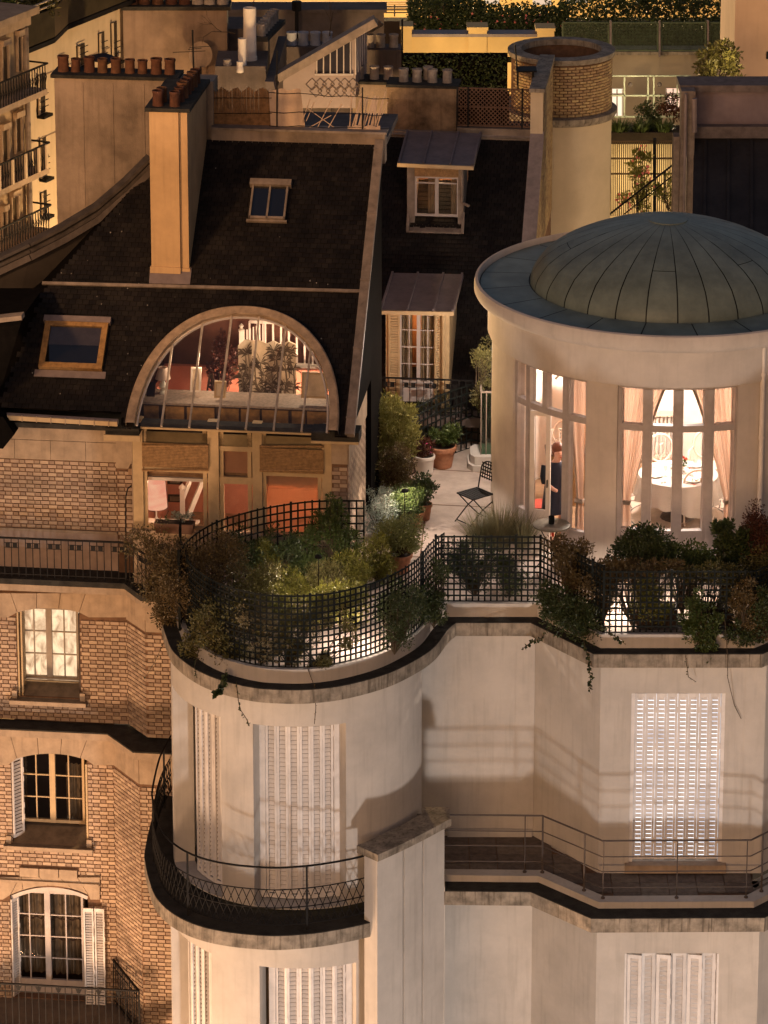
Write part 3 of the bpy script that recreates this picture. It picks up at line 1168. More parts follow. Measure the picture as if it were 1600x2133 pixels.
b.lathe(rc, [(2.47, 3.002), (2.75, 3.002), (2.77, 3.05), (2.77, 3.52), (2.80, 3.58), (2.90, 3.60), (2.955, 3.64), (2.985, 3.70), (2.985, 3.80), (2.97, 3.86), (2.93, 3.875), (2.915, 3.86), (2.905, 3.77)], 96)
obj('rim', b, CREAM2, pav, smooth=True)
DP = [(1.0, 0.0), (0.995, 0.08), (0.98, 0.17), (0.95, 0.27), (0.9, 0.405), (0.8, 0.555), (0.683, 0.675), (0.5, 0.82), (0.3, 0.925), (0.137, 0.98), (0.0, 1.0)]


def dome_pt(k, r, z0, h):
    """point of the dome's outline: k runs from 0 at the foot to 1 at the crown"""
    k = min(max(k, 0), 1) * (len(DP) - 1)
    i = min(int(k), len(DP) - 2)
    f = k - i
    return (r * (DP[i][0] + (DP[i + 1][0] - DP[i][0]) * f), z0 + h * (DP[i][1] + (DP[i + 1][1] - DP[i][1]) * f))


b = M()
b.lathe(rc, [(2.91, 3.76), (2.10, 3.80)], 64)
b.lathe(rc, [(max(0.001, q[0]), q[1]) for q in (dome_pt(t / 20, 2.105, 3.795, 1.02) for t in range(21))], 64)
obj('roof_bed', b, DARKSEAM, pav, smooth=True)
b = M()
b.lathe(rc, [(2.46, 3.0), (0.001, 3.0)], 48)
obj('room_ceiling', b, ROOMW, pav)
b = M()
b.lathe(rc, [(2.46, 0.02), (0.001, 0.02)], 48)
obj('room_floor', b, FLOORW, pav)
NG = 28
for g in range(NG):
    a0, a1 = 2 * math.pi * (g + 0.022) / NG, 2 * math.pi * (g + 0.978) / NG
    rows = []
    split = 0.56 if g % 3 == 0 and g % 2 else None
    for lo, hi in ((0, split - 0.004), (split, 0.9)) if split else ((0, 0.9),):
        b = M()
        b.lathe(rc, [dome_pt(lo + (hi - lo) * k / 16, 2.12, 3.80, 1.035) for k in range(17)], 4, a0, a1)
        obj('dome_sheet', b, COPPER, pav, smooth=True)
b = M()
b.lathe(rc, [(0.30, 4.808), (0.30, 4.828), (0.001, 4.842)], 32)
obj('dome_crown', b, COPPER, pav)
for g in range(20):
    a0, a1 = 2 * math.pi * (g + 0.012 + 0.3) / 20, 2 * math.pi * (g + 0.988 + 0.3) / 20
    b = M()
    b.lathe(rc, [(2.885, 3.785), (2.14, 3.815)], 6, a0, a1)
    obj('roof_sheet', b, COPPER, pav, smooth=True)


def P_at(a, r, z): return V((rc.x + r * math.sin(a), rc.y - r * math.cos(a), z))


def rot_window(a0, a1, pads, door=False):
    """four lights over four: pads are the pane edges as fractions of the width"""
    f = M()
    f.ring(rc, RW - 0.15, RW - 0.05, 2.94, 3.0, a0, a1, 14)
    f.ring(rc, RW - 0.15, RW - 0.045, 2.28, 2.38, a0, a1, 14)
    if not door:
        f.ring(rc, RW - 0.15, RW - 0.05, 0.03, 0.72, a0, a1, 14)
    ed = [0] + [x for p in pads for x in p] + [1]
    for k in range(0, len(ed), 2):
        p, q = a0 + (a1 - a0) * ed[k], a0 + (a1 - a0) * ed[k + 1]
        if door and k == 4:
            f.ring(rc, RW - 0.16, RW - 0.04, 2.38, 2.94, p, q, 2)
            continue
        f.ring(rc, RW - 0.16, RW - 0.035, 0.03, 2.94, p, q, 3)
        m = (p + q) / 2
        f.ring(rc, RW - 0.03, RW - 0.022, 0.03, 2.94, p + (q - p) * 0.25, q - (q - p) * 0.25, 2)
    if door:
        for k in (0, 3):
            p, q = a0 + (a1 - a0) * pads[k][0], a0 + (a1 - a0) * pads[k][1]
            f.ring(rc, RW - 0.14, RW - 0.06, 0.03, 0.60 if k == 0 else 0.55, p, q, 3)
    w = obj('window', f, FRAMEW, pav, smooth=False)
    for k, (x0, x1) in enumerate(pads):
        p, q = a0 + (a1 - a0) * x0, a0 + (a1 - a0) * x1
        for z0, z1 in ((2.38, 2.94), (0.72, 2.28)):
            if door and z0 < 1:
                if k in (1, 2):
                    continue
                z0 = 0.6 if k == 0 else 0.55
            g = M()
            g.ring(rc, RW - 0.105, RW - 0.1, z0, z1, p, q, 3)
            obj('pane', g, GLASS, w)


pR = [((u0 - 1285) / 250, (u1 - 1285) / 250) for u0, u1 in ((1294, 1337), (1357, 1400), (1421, 1465), (1486, 1531))]
rot_window(wR[0], wR[1], pR)


def fr(u): return (ang_at(u, 2, rc, RW, -88, 0) - wL[0]) / (wL[1] - wL[0])


pL = [(fr(1073), fr(1091)), (fr(1099), fr(1125)), (fr(1134), fr(1168)), (fr(1182), fr(1217))]
rot_window(wL[0], wL[1], pL, door=True)
# open door leaf
h0 = P_at(wL[0] + (wL[1] - wL[0]) * pL[1][0], RW - 0.06, 0.05)
h1 = P_at(wL[0] + (wL[1] - wL[0]) * (pL[1][1] + 0.05), RW - 0.06, 0.05)
dv = (h1 - h0).normalized()
dv = (Matrix.Rotation(rad(36), 4, 'Z') @ dv).normalized()
dw = 0.32
b = M()
nn = V((dv.y, -dv.x, 0)) * 0.04
for x0, x1, z0, z1 in ((0, 0.07, 0, 2.2), (dw - 0.07, dw, 0, 2.2), (0.07, dw - 0.07, 0, 0.62), (0.07, dw - 0.07, 2.13, 2.2)):
    b.para(h0 + dv * x0 + Z * z0, dv * (x1 - x0), Z * (z1 - z0), nn)
b.para(h0 + dv * 0.13 + Z * 0.14 + nn, dv * (dw - 0.26), Z * 0.38, nn * 0.2)
lf_ = obj('door_leaf', b, WHITE, pav)
b = M()
b.para(h0 + dv * 0.07 + Z * 0.62 + nn * 0.4, dv * (dw - 0.14), Z * 1.51, nn * 0.1)
obj('pane', b, GLASS, lf_)
b = M()
b.para(h0 + dv * (dw - 0.05) + Z * 1.0 + nn * 1.0, dv * 0.015, Z * 0.12, nn * 0.9)
obj('handle', b, IRON, lf_)
b = M()
pp = P_at(rad(27.2), RW + 0.05, 0)
b.tube([(pp.x, pp.y, 0), (pp.x, pp.y, 3.55)], 0.04, 10)
for z in (0.9, 2.1, 3.1):
    b.tube([(pp.x, pp.y, z), (pp.x, pp.y, z + 0.05)], 0.05, 10)
obj('downpipe', b, WHITE, pav, smooth=True)

# light in the dining room: a real ceiling lamp
t = thing('ceiling_lamp', 'white disc lamp on the dining room ceiling above the round table', 'lamp', (rc.x, rc.y, 2.99))
b = M()
b.lathe((rc.x, rc.y, 2.9), [(0.001, 0.0), (0.25, 0.0), (0.27, 0.03), (0.27, 0.09)], 24)
obj('lamp_shade', b, emis('lamp_glow', (1, 0.85, 0.70), 6), t)
light('dining_light', 'POINT', (rc.x, rc.y + 0.3, 2.72), 880, (1.0, 0.84, 0.73), 0.22)


def drape(label, top, tie, foot, zt, ztie, zf, r, sgn, name='curtain'):
    """a gathered curtain hanging on the arc, held back at the tie; edges are angles"""
    t = thing(name, label, 'curtain', P_at((top[0] + top[1]) / 2, r, 0.02), 'curtains of the dining room')
    rows = []
    n = 46
    for j in range(22):
        k = j / 21
        z = zt + (zf - zt) * k
        kt = (zt - ztie) / (zt - zf)
        if k < kt:
            s = (k / kt)
            s2 = s ** 0.75 if sgn else s
            e = s ** 0.8
            a0 = top[0] + (tie[0] - top[0]) * e
            a1 = top[1] + (tie[1] - top[1]) * e
        else:
            s = (k - kt) / (1 - kt)
            a0 = tie[0] + (foot[0] - tie[0]) * s ** 0.5
            a1 = tie[1] + (foot[1] - tie[1]) * s ** 0.5
        row = []
        for i in range(n + 1):
            q = i / n
            amp = 0.028 * (0.5 + 0.5 * abs(a1 - a0) / max(1e-6, abs(top[1] - top[0])))
            rr = r + amp * math.sin(q * 2 * math.pi * 8 + 0.7 * math.sin(k * 3)) + 0.012 * math.sin(q * 39 + k * 2)
            row.append(P_at(a0 + (a1 - a0) * q, rr, z))
        rows.append(row)
    b = M()
    b.sheet(rows)
    obj('drape', b, CURT, t, smooth=True)
    edge = 0 if sgn < 0 else n
    b = M()
    b.sheet([[row[edge - (3 if edge else 0)] + V((0, -0.03, 0)), row[edge] + V((0, -0.035, 0)), row[edge] + V((0, -0.02, 0))] for row in rows]) if edge else b.sheet([[row[0] + V((0, -0.035, 0)), row[3] + V((0, -0.03, 0)), row[3] + V((0, -0.02, 0))] for row in rows])
    obj('lining', b, CURTG, t)
    tm = P_at((tie[0] + tie[1]) / 2, r + 0.05, ztie)
    b = M()
    b.ring(rc, r - 0.05, r + 0.06, ztie - 0.025, ztie + 0.025, min(tie) - 0.005, max(tie) + 0.005, 3)
    obj('tieback', b, CURTG, t)
    return t


def A(u, z=1.8): return ang_at(u, z, rc, RW - 0.3, -88, 60)


rr_ = RW - 0.30
drape('peach curtain tied back at the left of the four-light window', (A(1288), A(1391)), (A(1296), A(1313)), (A(1290), A(1322)), 2.98, 1.05, 0.04, rr_, 1)
drape('peach curtain tied back at the right of the four-light window', (A(1430), A(1534)), (A(1512), A(1530)), (A(1504), A(1534)), 2.98, 1.05, 0.04, rr_, -1)
drape('peach curtain at the far left of the window with the open door', (A(1071), A(1124)), (A(1072), A(1082)), (A(1071), A(1086)), 2.98, 0.95, 0.04, rr_, 1)
drape('brownish curtain hanging right of the person in the doorway', (A(1178), A(1219)), (A(1204), A(1217)), (A(1200), A(1219)), 2.98, 0.95, 0.04, rr_, -1)

# dining table, cloth, settings
tc_ = pz(1413, 985, 0.76)
t = thing('dining_table', 'round table under the white embroidered cloth in the dining room', 'table', (tc_.x, tc_.y, 0.02))
b = M()
b.lathe((tc_.x, tc_.y, 0), [(0.001, 0.72), (0.60, 0.72), (0.60, 0.75), (0.001, 0.75)], 32)
obj('tabletop', b, DWOOD, t)
b = M()
b.lathe((tc_.x, tc_.y, 0.02), [(0.28, 0), (0.25, 0.05), (0.06, 0.12), (0.06, 0.7)], 16)
obj('pedestal', b, DWOOD, t)
b = M()
rows = []
for r, z, wv in ((0.001, 0.757, 0), (0.3, 0.757, 0), (0.60, 0.757, 0), (0.622, 0.745, 0.0), (0.635, 0.65, 0.012), (0.65, 0.5, 0.03), (0.665, 0.36, 0.05)):
    row = []
    for i in range(97):
        a = 2 * math.pi * i / 96
        sq = 0.14 * max(0, math.cos(2 * (a - 0.45))) ** 3 if wv else 0
        row.append(V((tc_.x + (r + wv * math.sin(a * 13)) * math.sin(a), tc_.y - (r + wv * math.sin(a * 13)) * math.cos(a), z - sq * (wv * 25) * 0.8)))
    rows.append(row)
b.sheet(rows)
obj('tablecloth', b, CLOTH, loc=(tc_.x, tc_.y, 0.757), smooth=True, label='white cloth with red flower embroidery draped over round dining table', cat='tablecloth')
cl = bpy.data.objects['tablecloth']
OFF['tablecloth'] = V((tc_.x, tc_.y, 0.757))
for i in range(11):
    a, r = i * 2.4, 0.18 + 0.4 * (i * 0.37 % 1)
    b = M()
    for k in range(5):
        q = V((tc_.x + r * math.sin(a) + random.uniform(-.05, .05), tc_.y - r * math.cos(a) + random.uniform(-.05, .05), 0.761))
        b.lathe(q, [(0.001, 0.001), (0.016, 0)], 6)
    obj('embroidered_flower', b, REDC, cl)
for i, (dx, dy) in enumerate(((-0.05, -0.62), (0.1, -0.635))):
    b = M()
    b.ball((tc_.x + dx, tc_.y + dy, 0.60 - i * 0.1), (0.03, 0.012, 0.03), 6, 4)
    obj('embroidered_flower', b, REDC, cl)
GLS = glass('drinking_glass', (0.9, 0.9, 0.9), 0.25)
CHINA = mat('china', (0.75, 0.73, 0.62), 0.3, spec=0.6)
for i, (a, r, lab) in enumerate(((-1.2, 0.40, 'pale green rimmed plate at the left edge of the table'), (0.5, 0.42, 'plate at the front right of the table'), (2.4, 0.42, 'plate at the far side of the table'))):
    q = (tc_.x + r * math.sin(a), tc_.y - r * math.cos(a), 0.765)
    t = thing('plate', lab, 'plate', q, 'plates on the dining table')
    b = M()
    b.lathe(q, [(0.001, 0.006), (0.07, 0.006), (0.115, 0.02), (0.12, 0.018), (0.07, 0.0), (0.001, 0.0)], 20)
    obj('dish', b, CHINA, t, smooth=True)
for i, (a, r, wl) in enumerate(((-1.0, 0.25, 'nearest the green rimmed plate'), (-0.6, 0.22, 'between the green rimmed plate and the roses'), (0.2, 0.28, 'in front of the roses'), (0.9, 0.26, 'right of the roses'), (2.0, 0.3, 'behind the roses'))):
    q = (tc_.x + r * math.sin(a), tc_.y - r * math.cos(a), 0.765)
    t = thing('wine_glass', 'clear stemmed glass on the dining cloth, ' + wl, 'glass', q, 'wine glasses on the dining table')
    b = M()
    b.lathe(q, [(0.03, 0.0), (0.006, 0.008), (0.005, 0.07), (0.03, 0.10), (0.034, 0.14), (0.03, 0.17)], 12)
    obj('bowl', b, GLS, t, smooth=True)
q = V((tc_.x + 0.05, tc_.y + 0.05, 0.765))
t = thing('flower_vase', 'small vase of red roses in the middle of the dining table', 'flowers', q)
b = M()
b.lathe(q, [(0.03, 0), (0.045, 0.05), (0.03, 0.1), (0.035, 0.11)], 12)
obj('vase', b, CHINA, t, smooth=True)
b = M()
clumps(b, q + V((0, 0, 0.17)), (0.09, 0.09, 0.06), 90, 0.04, wr=0.8)
obj('leaves', b, LG, t, kind='stuff')
b = M()
for i in range(9):
    d = rand_dir()
    b.ball(q + V((d.x * 0.08, d.y * 0.08, 0.19 + abs(d.z) * 0.05)), 0.022, 7, 5)
obj('roses', b, REDC, t)


def dining_chair(label, loc, rz, arms=False):
    t = thing('dining_chair', label, 'chair', (0, 0, 0), 'cream chairs of the dining room')
    b = M()
    b.ext([(-0.19, -0.2, 0.42), (0.19, -0.2, 0.42), (0.23, 0.21, 0.42), (-0.23, 0.21, 0.42)], (0, 0, 0.05))
    obj('seat', b, CHAIRP, t)
    for sx, sy, tw in ((-0.2, 0.18, 0), (0.2, 0.18, 0), (-0.17, -0.18, -0.05), (0.17, -0.18, -0.05)):
        b = M()
        b.tube([(sx, sy, 0.42), (sx * 1.02, sy, 0.2), (sx * 1.03, sy + tw, 0)], [0.022, 0.017, 0.013], 8)
        obj('leg', b, CHAIRP, t)
    b = M()       # oval back with a pierced heart-shaped splat
    ov = [(0.2 * math.sin(2 * math.pi * i / 24), -0.21 - 0.05 * (1 - math.cos(2 * math.pi * i / 24)) * 0.5, 0.72 - 0.22 * math.cos(2 * math.pi * i / 24)) for i in range(25)]
    b.tube(ov, 0.019, 8)
    obj('backrest', b, CHAIRP, t, smooth=True)
    for s in (-1, 1):
        b = M()
        b.tube([(0.0, -0.22, 0.52), (s * 0.05, -0.225, 0.6), (s * 0.085, -0.23, 0.7), (s * 0.06, -0.24, 0.8), (s * 0.01, -0.235, 0.77), (0, -0.235, 0.72)], 0.013, 6)
        obj('splat', b, CHAIRP, t, smooth=True)
        b = M()
        b.tube([(s * 0.15, -0.2, 0.42), (s * 0.14, -0.215, 0.56)], 0.018, 6)
        obj('back_post', b, CHAIRP, t)
        if arms:
            b = M()
            b.tube([(s * 0.2, -0.22, 0.68), (s * 0.26, -0.02, 0.67), (s * 0.25, 0.1, 0.64), (s * 0.22, 0.12, 0.45)], 0.017, 6)
            obj('arm', b, CHAIRP, t, smooth=True)
    t.location = loc
    t.rotation_euler = (0, 0, rz)
    return t


def fl_(u, v): return pz(u, v, 0.02)


p = fl_(1442, 1086)
dining_chair('cream oval-backed chair with pierced heart splat in front of the dining table', (p.x, p.y, 0.02), rad(8))
dining_chair('cream armchair at the far left of the dining table near the radiator', (tc_.x - 0.15, tc_.y + 1.0, 0.02), rad(190), True)
dining_chair('cream armchair at the far right of the dining table', (tc_.x + 0.52, tc_.y + 1.15, 0.02), rad(172), True)
dining_chair('cream oval-backed chair glimpsed behind the person in the doorway', (3.0, 54.9, 0.02), rad(200))
b = M()
b.lathe((tc_.x, tc_.y, 0.021), [(0.001, 0.008), (1.25, 0.008), (1.25, 0)], 40)
RUG = mat('cream_rug', (0.50, 0.40, 0.32), 0.95, var=0.1, scale=5)
t = obj('rug', b, RUG, loc=(tc_.x, tc_.y, 0.021), label='round cream rug with dark border lines under the dining table', cat='rug')
OFF['rug'] = V((tc_.x, tc_.y, 0.021))
b = M()
for r in (0.75, 1.13):
    b.lathe((tc_.x, tc_.y, 0.0305), [(r, 0), (r + 0.03, 0.001)], 48)
for k in range(12):
    a, c = k * math.pi / 6, (k + 0.5) * math.pi / 6
    for a1, r0, r1 in ((a, 0.8, 1.05), (a + 0.26, 1.05, 0.8)):
        p0 = (tc_.x + r0 * math.sin(a1), tc_.y - r0 * math.cos(a1), 0.031)
        a2 = a1 + 0.26
        p1 = (tc_.x + r1 * math.sin(a2), tc_.y - r1 * math.cos(a2), 0.031)
        b.beam(p0, p1, 0.025, 0.002)
obj('rug_border', b, DWOOD, t)
q = py(1385, 925, 55.72)
t = thing('radiator', 'white column radiator on the far wall of the dining room', 'radiator', (q.x, 55.7, 0.1))
for i in range(7):
    b = M()
    x = q.x - 0.2 + i * 0.065
    b.tube([(x, 55.66, 0.16), (x, 55.66, 0.84)], 0.022, 6)
    b.tube([(x, 55.74, 0.16), (x, 55.74, 0.84)], 0.022, 6)
    obj('radiator_column', b, WHITE, t)
b = M()
b.para((q.x - 0.25, 55.6, 0.855), (0.5, 0, 0), (0, 0.2, 0), (0, 0, 0.03))
b.para((q.x - 0.22, 55.64, 0.12), (0.44, 0, 0), (0, 0.12, 0), (0, 0, 0.04))
obj('shelf', b, CHAIRP, t)
q = V((2.9, 53.9, 0.02))
t = thing('sideboard', 'dark sideboard seen through the door glass with shiny silverware on it', 'sideboard', q)
b = M()
b.box(q + V((0, 0, 0.42)), (0.32, 0.2, 0.42))
obj('cabinet', b, WOOD, t)
b = M()
b.box(q + V((0, 0, 0.86)), (0.35, 0.23, 0.018))
obj('top', b, DWOOD, t)
SILV = mat('silver', (0.75, 0.70, 0.62), 0.25, 0.9)
q2 = q + V((-0.12, -0.05, 0.88))
t = thing('candelabrum', 'silver candelabrum standing on the dark sideboard', 'candelabrum', q2)
b = M()
b.lathe(q2, [(0.07, 0), (0.06, 0.02), (0.015, 0.06), (0.02, 0.15), (0.012, 0.2), (0.025, 0.26), (0.01, 0.32), (0.03, 0.36)], 12)
obj('stem', b, SILV, t, smooth=True)
for s in (-1, 1):
    b = M()
    b.tube([q2 + V((0, 0, 0.2)), q2 + V((s * 0.07, 0, 0.17)), q2 + V((s * 0.12, 0, 0.24)), q2 + V((s * 0.12, 0, 0.32))], 0.009, 6)
    b.lathe(q2 + V((s * 0.12, 0, 0.32)), [(0.02, 0), (0.028, 0.03)], 10)
    obj('branch', b, SILV, t)
q = V((3.35, 54.7, 0.02))
t = thing('tall_cabinet', 'orange wood cabinet standing behind the person in the dining room', 'cabinet', q)
b = M()
b.box(q + V((0, 0, 0.85)), (0.25, 0.2, 0.85))
obj('body', b, mat('orange_wood', (0.5, 0.22, 0.09), 0.5), t)
b = M()
b.box(q + V((0, -0.01, 1.72)), (0.28, 0.23, 0.02))
obj('cornice', b, WOOD, t)
# framed relief on the far wall
q = py(1160, 800, 55.4)
t = thing('wall_ornament', 'twisted dark wall ornament on the pale dining room wall', 'ornament', (2.7, 55.05, 1.9))
b = M()
b.tube([V((2.75, 55.0, 1.7)) + V((0.05 * math.sin(i * 1.3), 0, i * 0.05)) for i in range(14)], 0.02, 6)
obj('branch', b, STONED, t)

# the person in the doorway
px = pz(1160, 1152, 0.02)
px = V((px.x + 0.03, px.y + 0.12, 0.02))
t = thing('person', 'person in dark navy clothes with auburn hair standing in the doorway', 'person', px)


def skin_body(name, joints, edges, radii, m, parent, sub=2):
    me = bpy.data.meshes.new(name)
    me.from_pydata(joints, edges, [])
    o = bpy.data.objects.new(name, me)
    COL.objects.link(o)
    me.materials.append(m)
    sk = o.modifiers.new('skin', 'SKIN')
    for i, r in enumerate(radii):
        me.skin_vertices[0].data[i].radius = (r, r * 0.85)
    me.skin_vertices[0].data[0].use_root = True
    ss = o.modifiers.new('sub', 'SUBSURF')
    ss.levels = ss.render_levels = sub
    o.parent = parent
    OFF[o.name] = OFF[parent.name]
    return o


J = [(0, 0, 0.88), (0, 0, 1.08), (0.01, -0.02, 1.28), (0.02, -0.05, 1.42), (0.03, -0.09, 1.50), (0.035, -0.12, 1.60), (0.035, -0.125, 1.68),
     (-0.17, -0.03, 1.36), (-0.22, -0.08, 1.12), (-0.13, -0.26, 1.03), (-0.09, -0.33, 1.02),
     (0.19, -0.03, 1.35), (0.24, -0.08, 1.12), (0.15, -0.26, 1.02), (0.10, -0.33, 1.02),
     (-0.09, 0, 0.82), (-0.10, -0.02, 0.46), (-0.10, 0.02, 0.08), (-0.11, -0.12, 0.03),
     (0.09, 0, 0.82), (0.10, -0.03, 0.46), (0.10, 0.0, 0.08), (0.11, -0.13, 0.03)]
E_ = [(0, 1), (1, 2), (2, 3), (3, 4), (4, 5), (5, 6), (2, 7), (7, 8), (8, 9), (9, 10), (2, 11), (11, 12), (12, 13), (13, 14), (0, 15), (15, 16), (16, 17), (17, 18), (0, 19), (19, 20), (20, 21), (21, 22)]
Rr = [0.14, 0.125, 0.14, 0.08, 0.055, 0.085, 0.08, 0.06, 0.046, 0.035, 0.03, 0.06, 0.046, 0.035, 0.03, 0.085, 0.06, 0.042, 0.035, 0.085, 0.06, 0.042, 0.035]
J = [(j[0], j[1], j[2] * 0.97) for j in J]
skin_body('body', J, E_, Rr, SKIN, t)
hd = px + V((0.035, -0.125, 1.60))
b = M()
b.ball(hd + V((0, 0.045, 0.035)), (0.10, 0.10, 0.10), 14, 9)
b.ball(hd + V((0.0, 0.07, -0.04)), (0.09, 0.06, 0.10), 12, 8)
obj('hair', b, HAIR, t, smooth=True)
b = M()
b.ball(hd + V((0, -0.098, -0.045)), (0.012, 0.02, 0.016), 6, 5)
obj('nose', b, SKIN, t, smooth=True)
for s in (-1, 1):
    b = M()
    b.ball(hd + V((s * 0.032, -0.083, -0.015)), (0.010, 0.006, 0.007), 6, 5)
    obj('eye', b, IRON, t)
b = M()
b.ball(hd + V((0, -0.082, -0.085)), (0.022, 0.006, 0.006), 6, 5)
obj('mouth', b, REDC, t)
b = M()
rows = []
for z, rx, ry, oy in ((0.50, 0.235, 0.19, 0), (0.72, 0.205, 0.175, 0), (0.92, 0.172, 0.148, 0), (1.05, 0.152, 0.135, 0), (1.18, 0.168, 0.14, -0.01), (1.30, 0.185, 0.135, -0.02), (1.375, 0.12, 0.10, -0.04), (1.40, 0.072, 0.068, -0.05)):
    rows.append([px + V((rx * math.sin(2 * math.pi * i / 20) * (1 + 0.04 * math.sin(i * 2.5) * (z < 0.9)), oy - ry * math.cos(2 * math.pi * i / 20), z)) for i in range(21)])
b.sheet(rows)
obj('dress', b, NAVY, t, smooth=True)
for s in (-1, 1):
    b = M()
    b.tube([px + V((s * 0.15, -0.02, 1.335)), px + V((s * 0.21, -0.06, 1.17)), px + V((s * 0.215, -0.11, 1.06))], [0.075, 0.064, 0.056], 10)
    obj('sleeve', b, NAVY, t, smooth=True)
t.rotation_euler = (rad(2), rad(-3), rad(22))
t.location = px + V((-0.02, 0.48, 0))
t.scale = (0.94, 0.94, 0.94)
q = V((px.x - 0.22, px.y + 0.75, 0.02))
t = thing('stool', 'red patterned stool beside the person in the doorway', 'stool', q)
b = M()
b.box(q + V((0, 0, 0.42)), (0.2, 0.2, 0.06))
obj('seat', b, REDC, t)
for dx in (-0.16, 0.16):
    for dy in (-0.16, 0.16):
        b = M()
        b.beam(q + V((dx, dy, 0)), q + V((dx, dy, 0.37)), 0.035, 0.035)
        obj('leg', b, REDC, t)

# bistro table, cup and chair outside
q = pz(1149, 1093, 0.72)
t = thing('bistro_table', 'small round grey-topped bistro table on curved iron legs before the open door', 'table', (q.x, q.y, 0))
b = M()
b.lathe((q.x, q.y, 0), [(0.001, 0.70), (0.275, 0.70), (0.283, 0.705), (0.283, 0.725), (0.27, 0.73), (0.001, 0.731)], 36)
obj('tabletop', b, mat('grey_tin', (0.19, 0.17, 0.13), 0.5, 0.2, var=0.2, scale=9), t, smooth=True)
for k in range(3):
    a = k * 2.094 + 0.4
    d = V((math.sin(a), -math.cos(a), 0))
    b = M()
    b.tube([V((q.x, q.y, 0.70)) + d * 0.2, V((q.x, q.y, 0.5)) + d * 0.09, V((q.x, q.y, 0.35)) + d * 0.05, V((q.x, q.y, 0.2)) + d * 0.09, V((q.x, q.y, 0.0)) + d * 0.25], 0.009, 6)
    obj('leg', b, IRON, t, smooth=True)
q2 = V((q.x, q.y + 0.02, 0.731))
t = thing('cup', 'dark green tumbler standing on the bistro table', 'cup', q2)
b = M()
b.lathe(q2, [(0.001, 0.0), (0.042, 0.0), (0.046, 0.115), (0.042, 0.115), (0.038, 0.01)], 16)
obj('body', b, GREENI, t, smooth=True)

t = thing('bistro_chair', 'black folding metal chair with woven strip back on the terrace', 'chair', (0, 0, 0))
b = M()
for i in range(8):
    x = -0.19 + i * 0.0543
    b.box((x, 0, 0.455), (0.018, 0.2, 0.004))
for j in range(8):
    b.box((0, -0.19 + j * 0.0543, 0.459), (0.2, 0.018, 0.004))
b.tube([(-0.2, -0.2, 0.45), (0.2, -0.2, 0.45), (0.2, 0.2, 0.45), (-0.2, 0.2, 0.45), (-0.2, -0.2, 0.45)], 0.011, 6)
obj('seat', b, IRON, t)
b = M()
arch = [(-0.19, 0.2, 0.3)] + [(-0.19, 0.23, 0.5), (-0.185, 0.27, 0.72)] + [(0.19 * -math.cos(rad(a)), 0.28 + 0.02 * math.sin(rad(a)), 0.76 + 0.15 * math.sin(rad(a))) for a in range(0, 181, 20)] + [(0.185, 0.27, 0.72), (0.19, 0.23, 0.5), (0.19, 0.2, 0.3)]
b.tube(arch, 0.011, 6)
obj('back_frame', b, IRON, t)
b = M()
for i in range(6):
    x = -0.14 + i * 0.056
    zt_ = 0.76 + 0.15 * math.sqrt(max(0, 1 - (x / 0.19) ** 2))
    b.beam((x, 0.26, 0.62), (x, 0.295, zt_), 0.02, 0.004, up=Y)
for j in range(5):
    z = 0.64 + j * 0.055
    b.beam((-0.18, 0.262 + j * 0.007, z), (0.18, 0.262 + j * 0.007, z), 0.004, 0.02)
obj('backrest', b, IRON, t)
for s in (-1, 1):
    b = M()
    b.tube([(s * 0.19, -0.19, 0.45), (s * 0.19, 0.0, 0.24), (s * 0.19, 0.24, 0.0)], 0.010, 6)
    obj('leg', b, IRON, t)
    b = M()
    b.tube([(s * 0.175, 0.2, 0.32), (s * 0.175, 0.0, 0.22), (s * 0.175, -0.26, 0.0)], 0.010, 6)
    obj('leg', b, IRON, t)
b = M()
b.tube([(-0.19, 0.22, 0.02), (0.19, 0.22, 0.02)], 0.008, 6)
b.tube([(-0.175, -0.23, 0.03), (0.175, -0.23, 0.03)], 0.008, 6)
obj('stretcher', b, IRON, t)
q = pz(992, 1085, 0)
t.location = (q.x - 0.02, q.y, 0)
t.rotation_euler = (0, 0, rad(-52))
# stone step with the green glass enclosure at the foot of the pavilion
q = pz(1010, 970, 0)
t = thing('glazed_enclosure', 'pale green glass and bar enclosure on a rounded stone step beside the pavilion', 'enclosure', (q.x, q.y, 0))
b = M()
b.ext([(q.x - 0.28, q.y - 0.15, 0), (q.x - 0.2, q.y - 0.3, 0), (q.x + 0.5, q.y - 0.36, 0), (q.x + 0.5, q.y + 0.5, 0), (q.x - 0.2, q.y + 0.4, 0), (q.x - 0.28, q.y + 0.25, 0)], (0, 0, 0.10))
b.ext([(q.x - 0.24, q.y - 0.12, 0.10), (q.x - 0.17, q.y - 0.25, 0.10), (q.x + 0.5, q.y - 0.3, 0.10), (q.x + 0.5, q.y + 0.5, 0.10), (q.x - 0.17, q.y + 0.36, 0.10), (q.x - 0.24, q.y + 0.25, 0.10)], (0, 0, 0.14))
obj('step', b, CREAM, t)
b = M()
b.para((q.x - 0.07, q.y - 0.12, 0.24), (0.45, 0, 0), (0, 0.006, 0), (0, 0, 1.05))
b.para((q.x - 0.07, q.y - 0.12, 0.24), (0.006, 0, 0), (0, 0.45, 0), (0, 0, 1.05))
obj('pane', b, glass('green_glass', (0.45, 0.62, 0.50), 0.08), t)
for i in range(6):
    b = M()
    b.beam((q.x - 0.07 + i * 0.085, q.y - 0.13, 0.24), (q.x - 0.07 + i * 0.085, q.y - 0.13, 1.3 if i else 1.32), 0.016, 0.016)
    obj('bar', b, ZINCL, t)
b = M()
b.beam((q.x - 0.08, q.y - 0.13, 1.31), (q.x + 0.4, q.y - 0.13, 1.31), 0.03, 0.025)
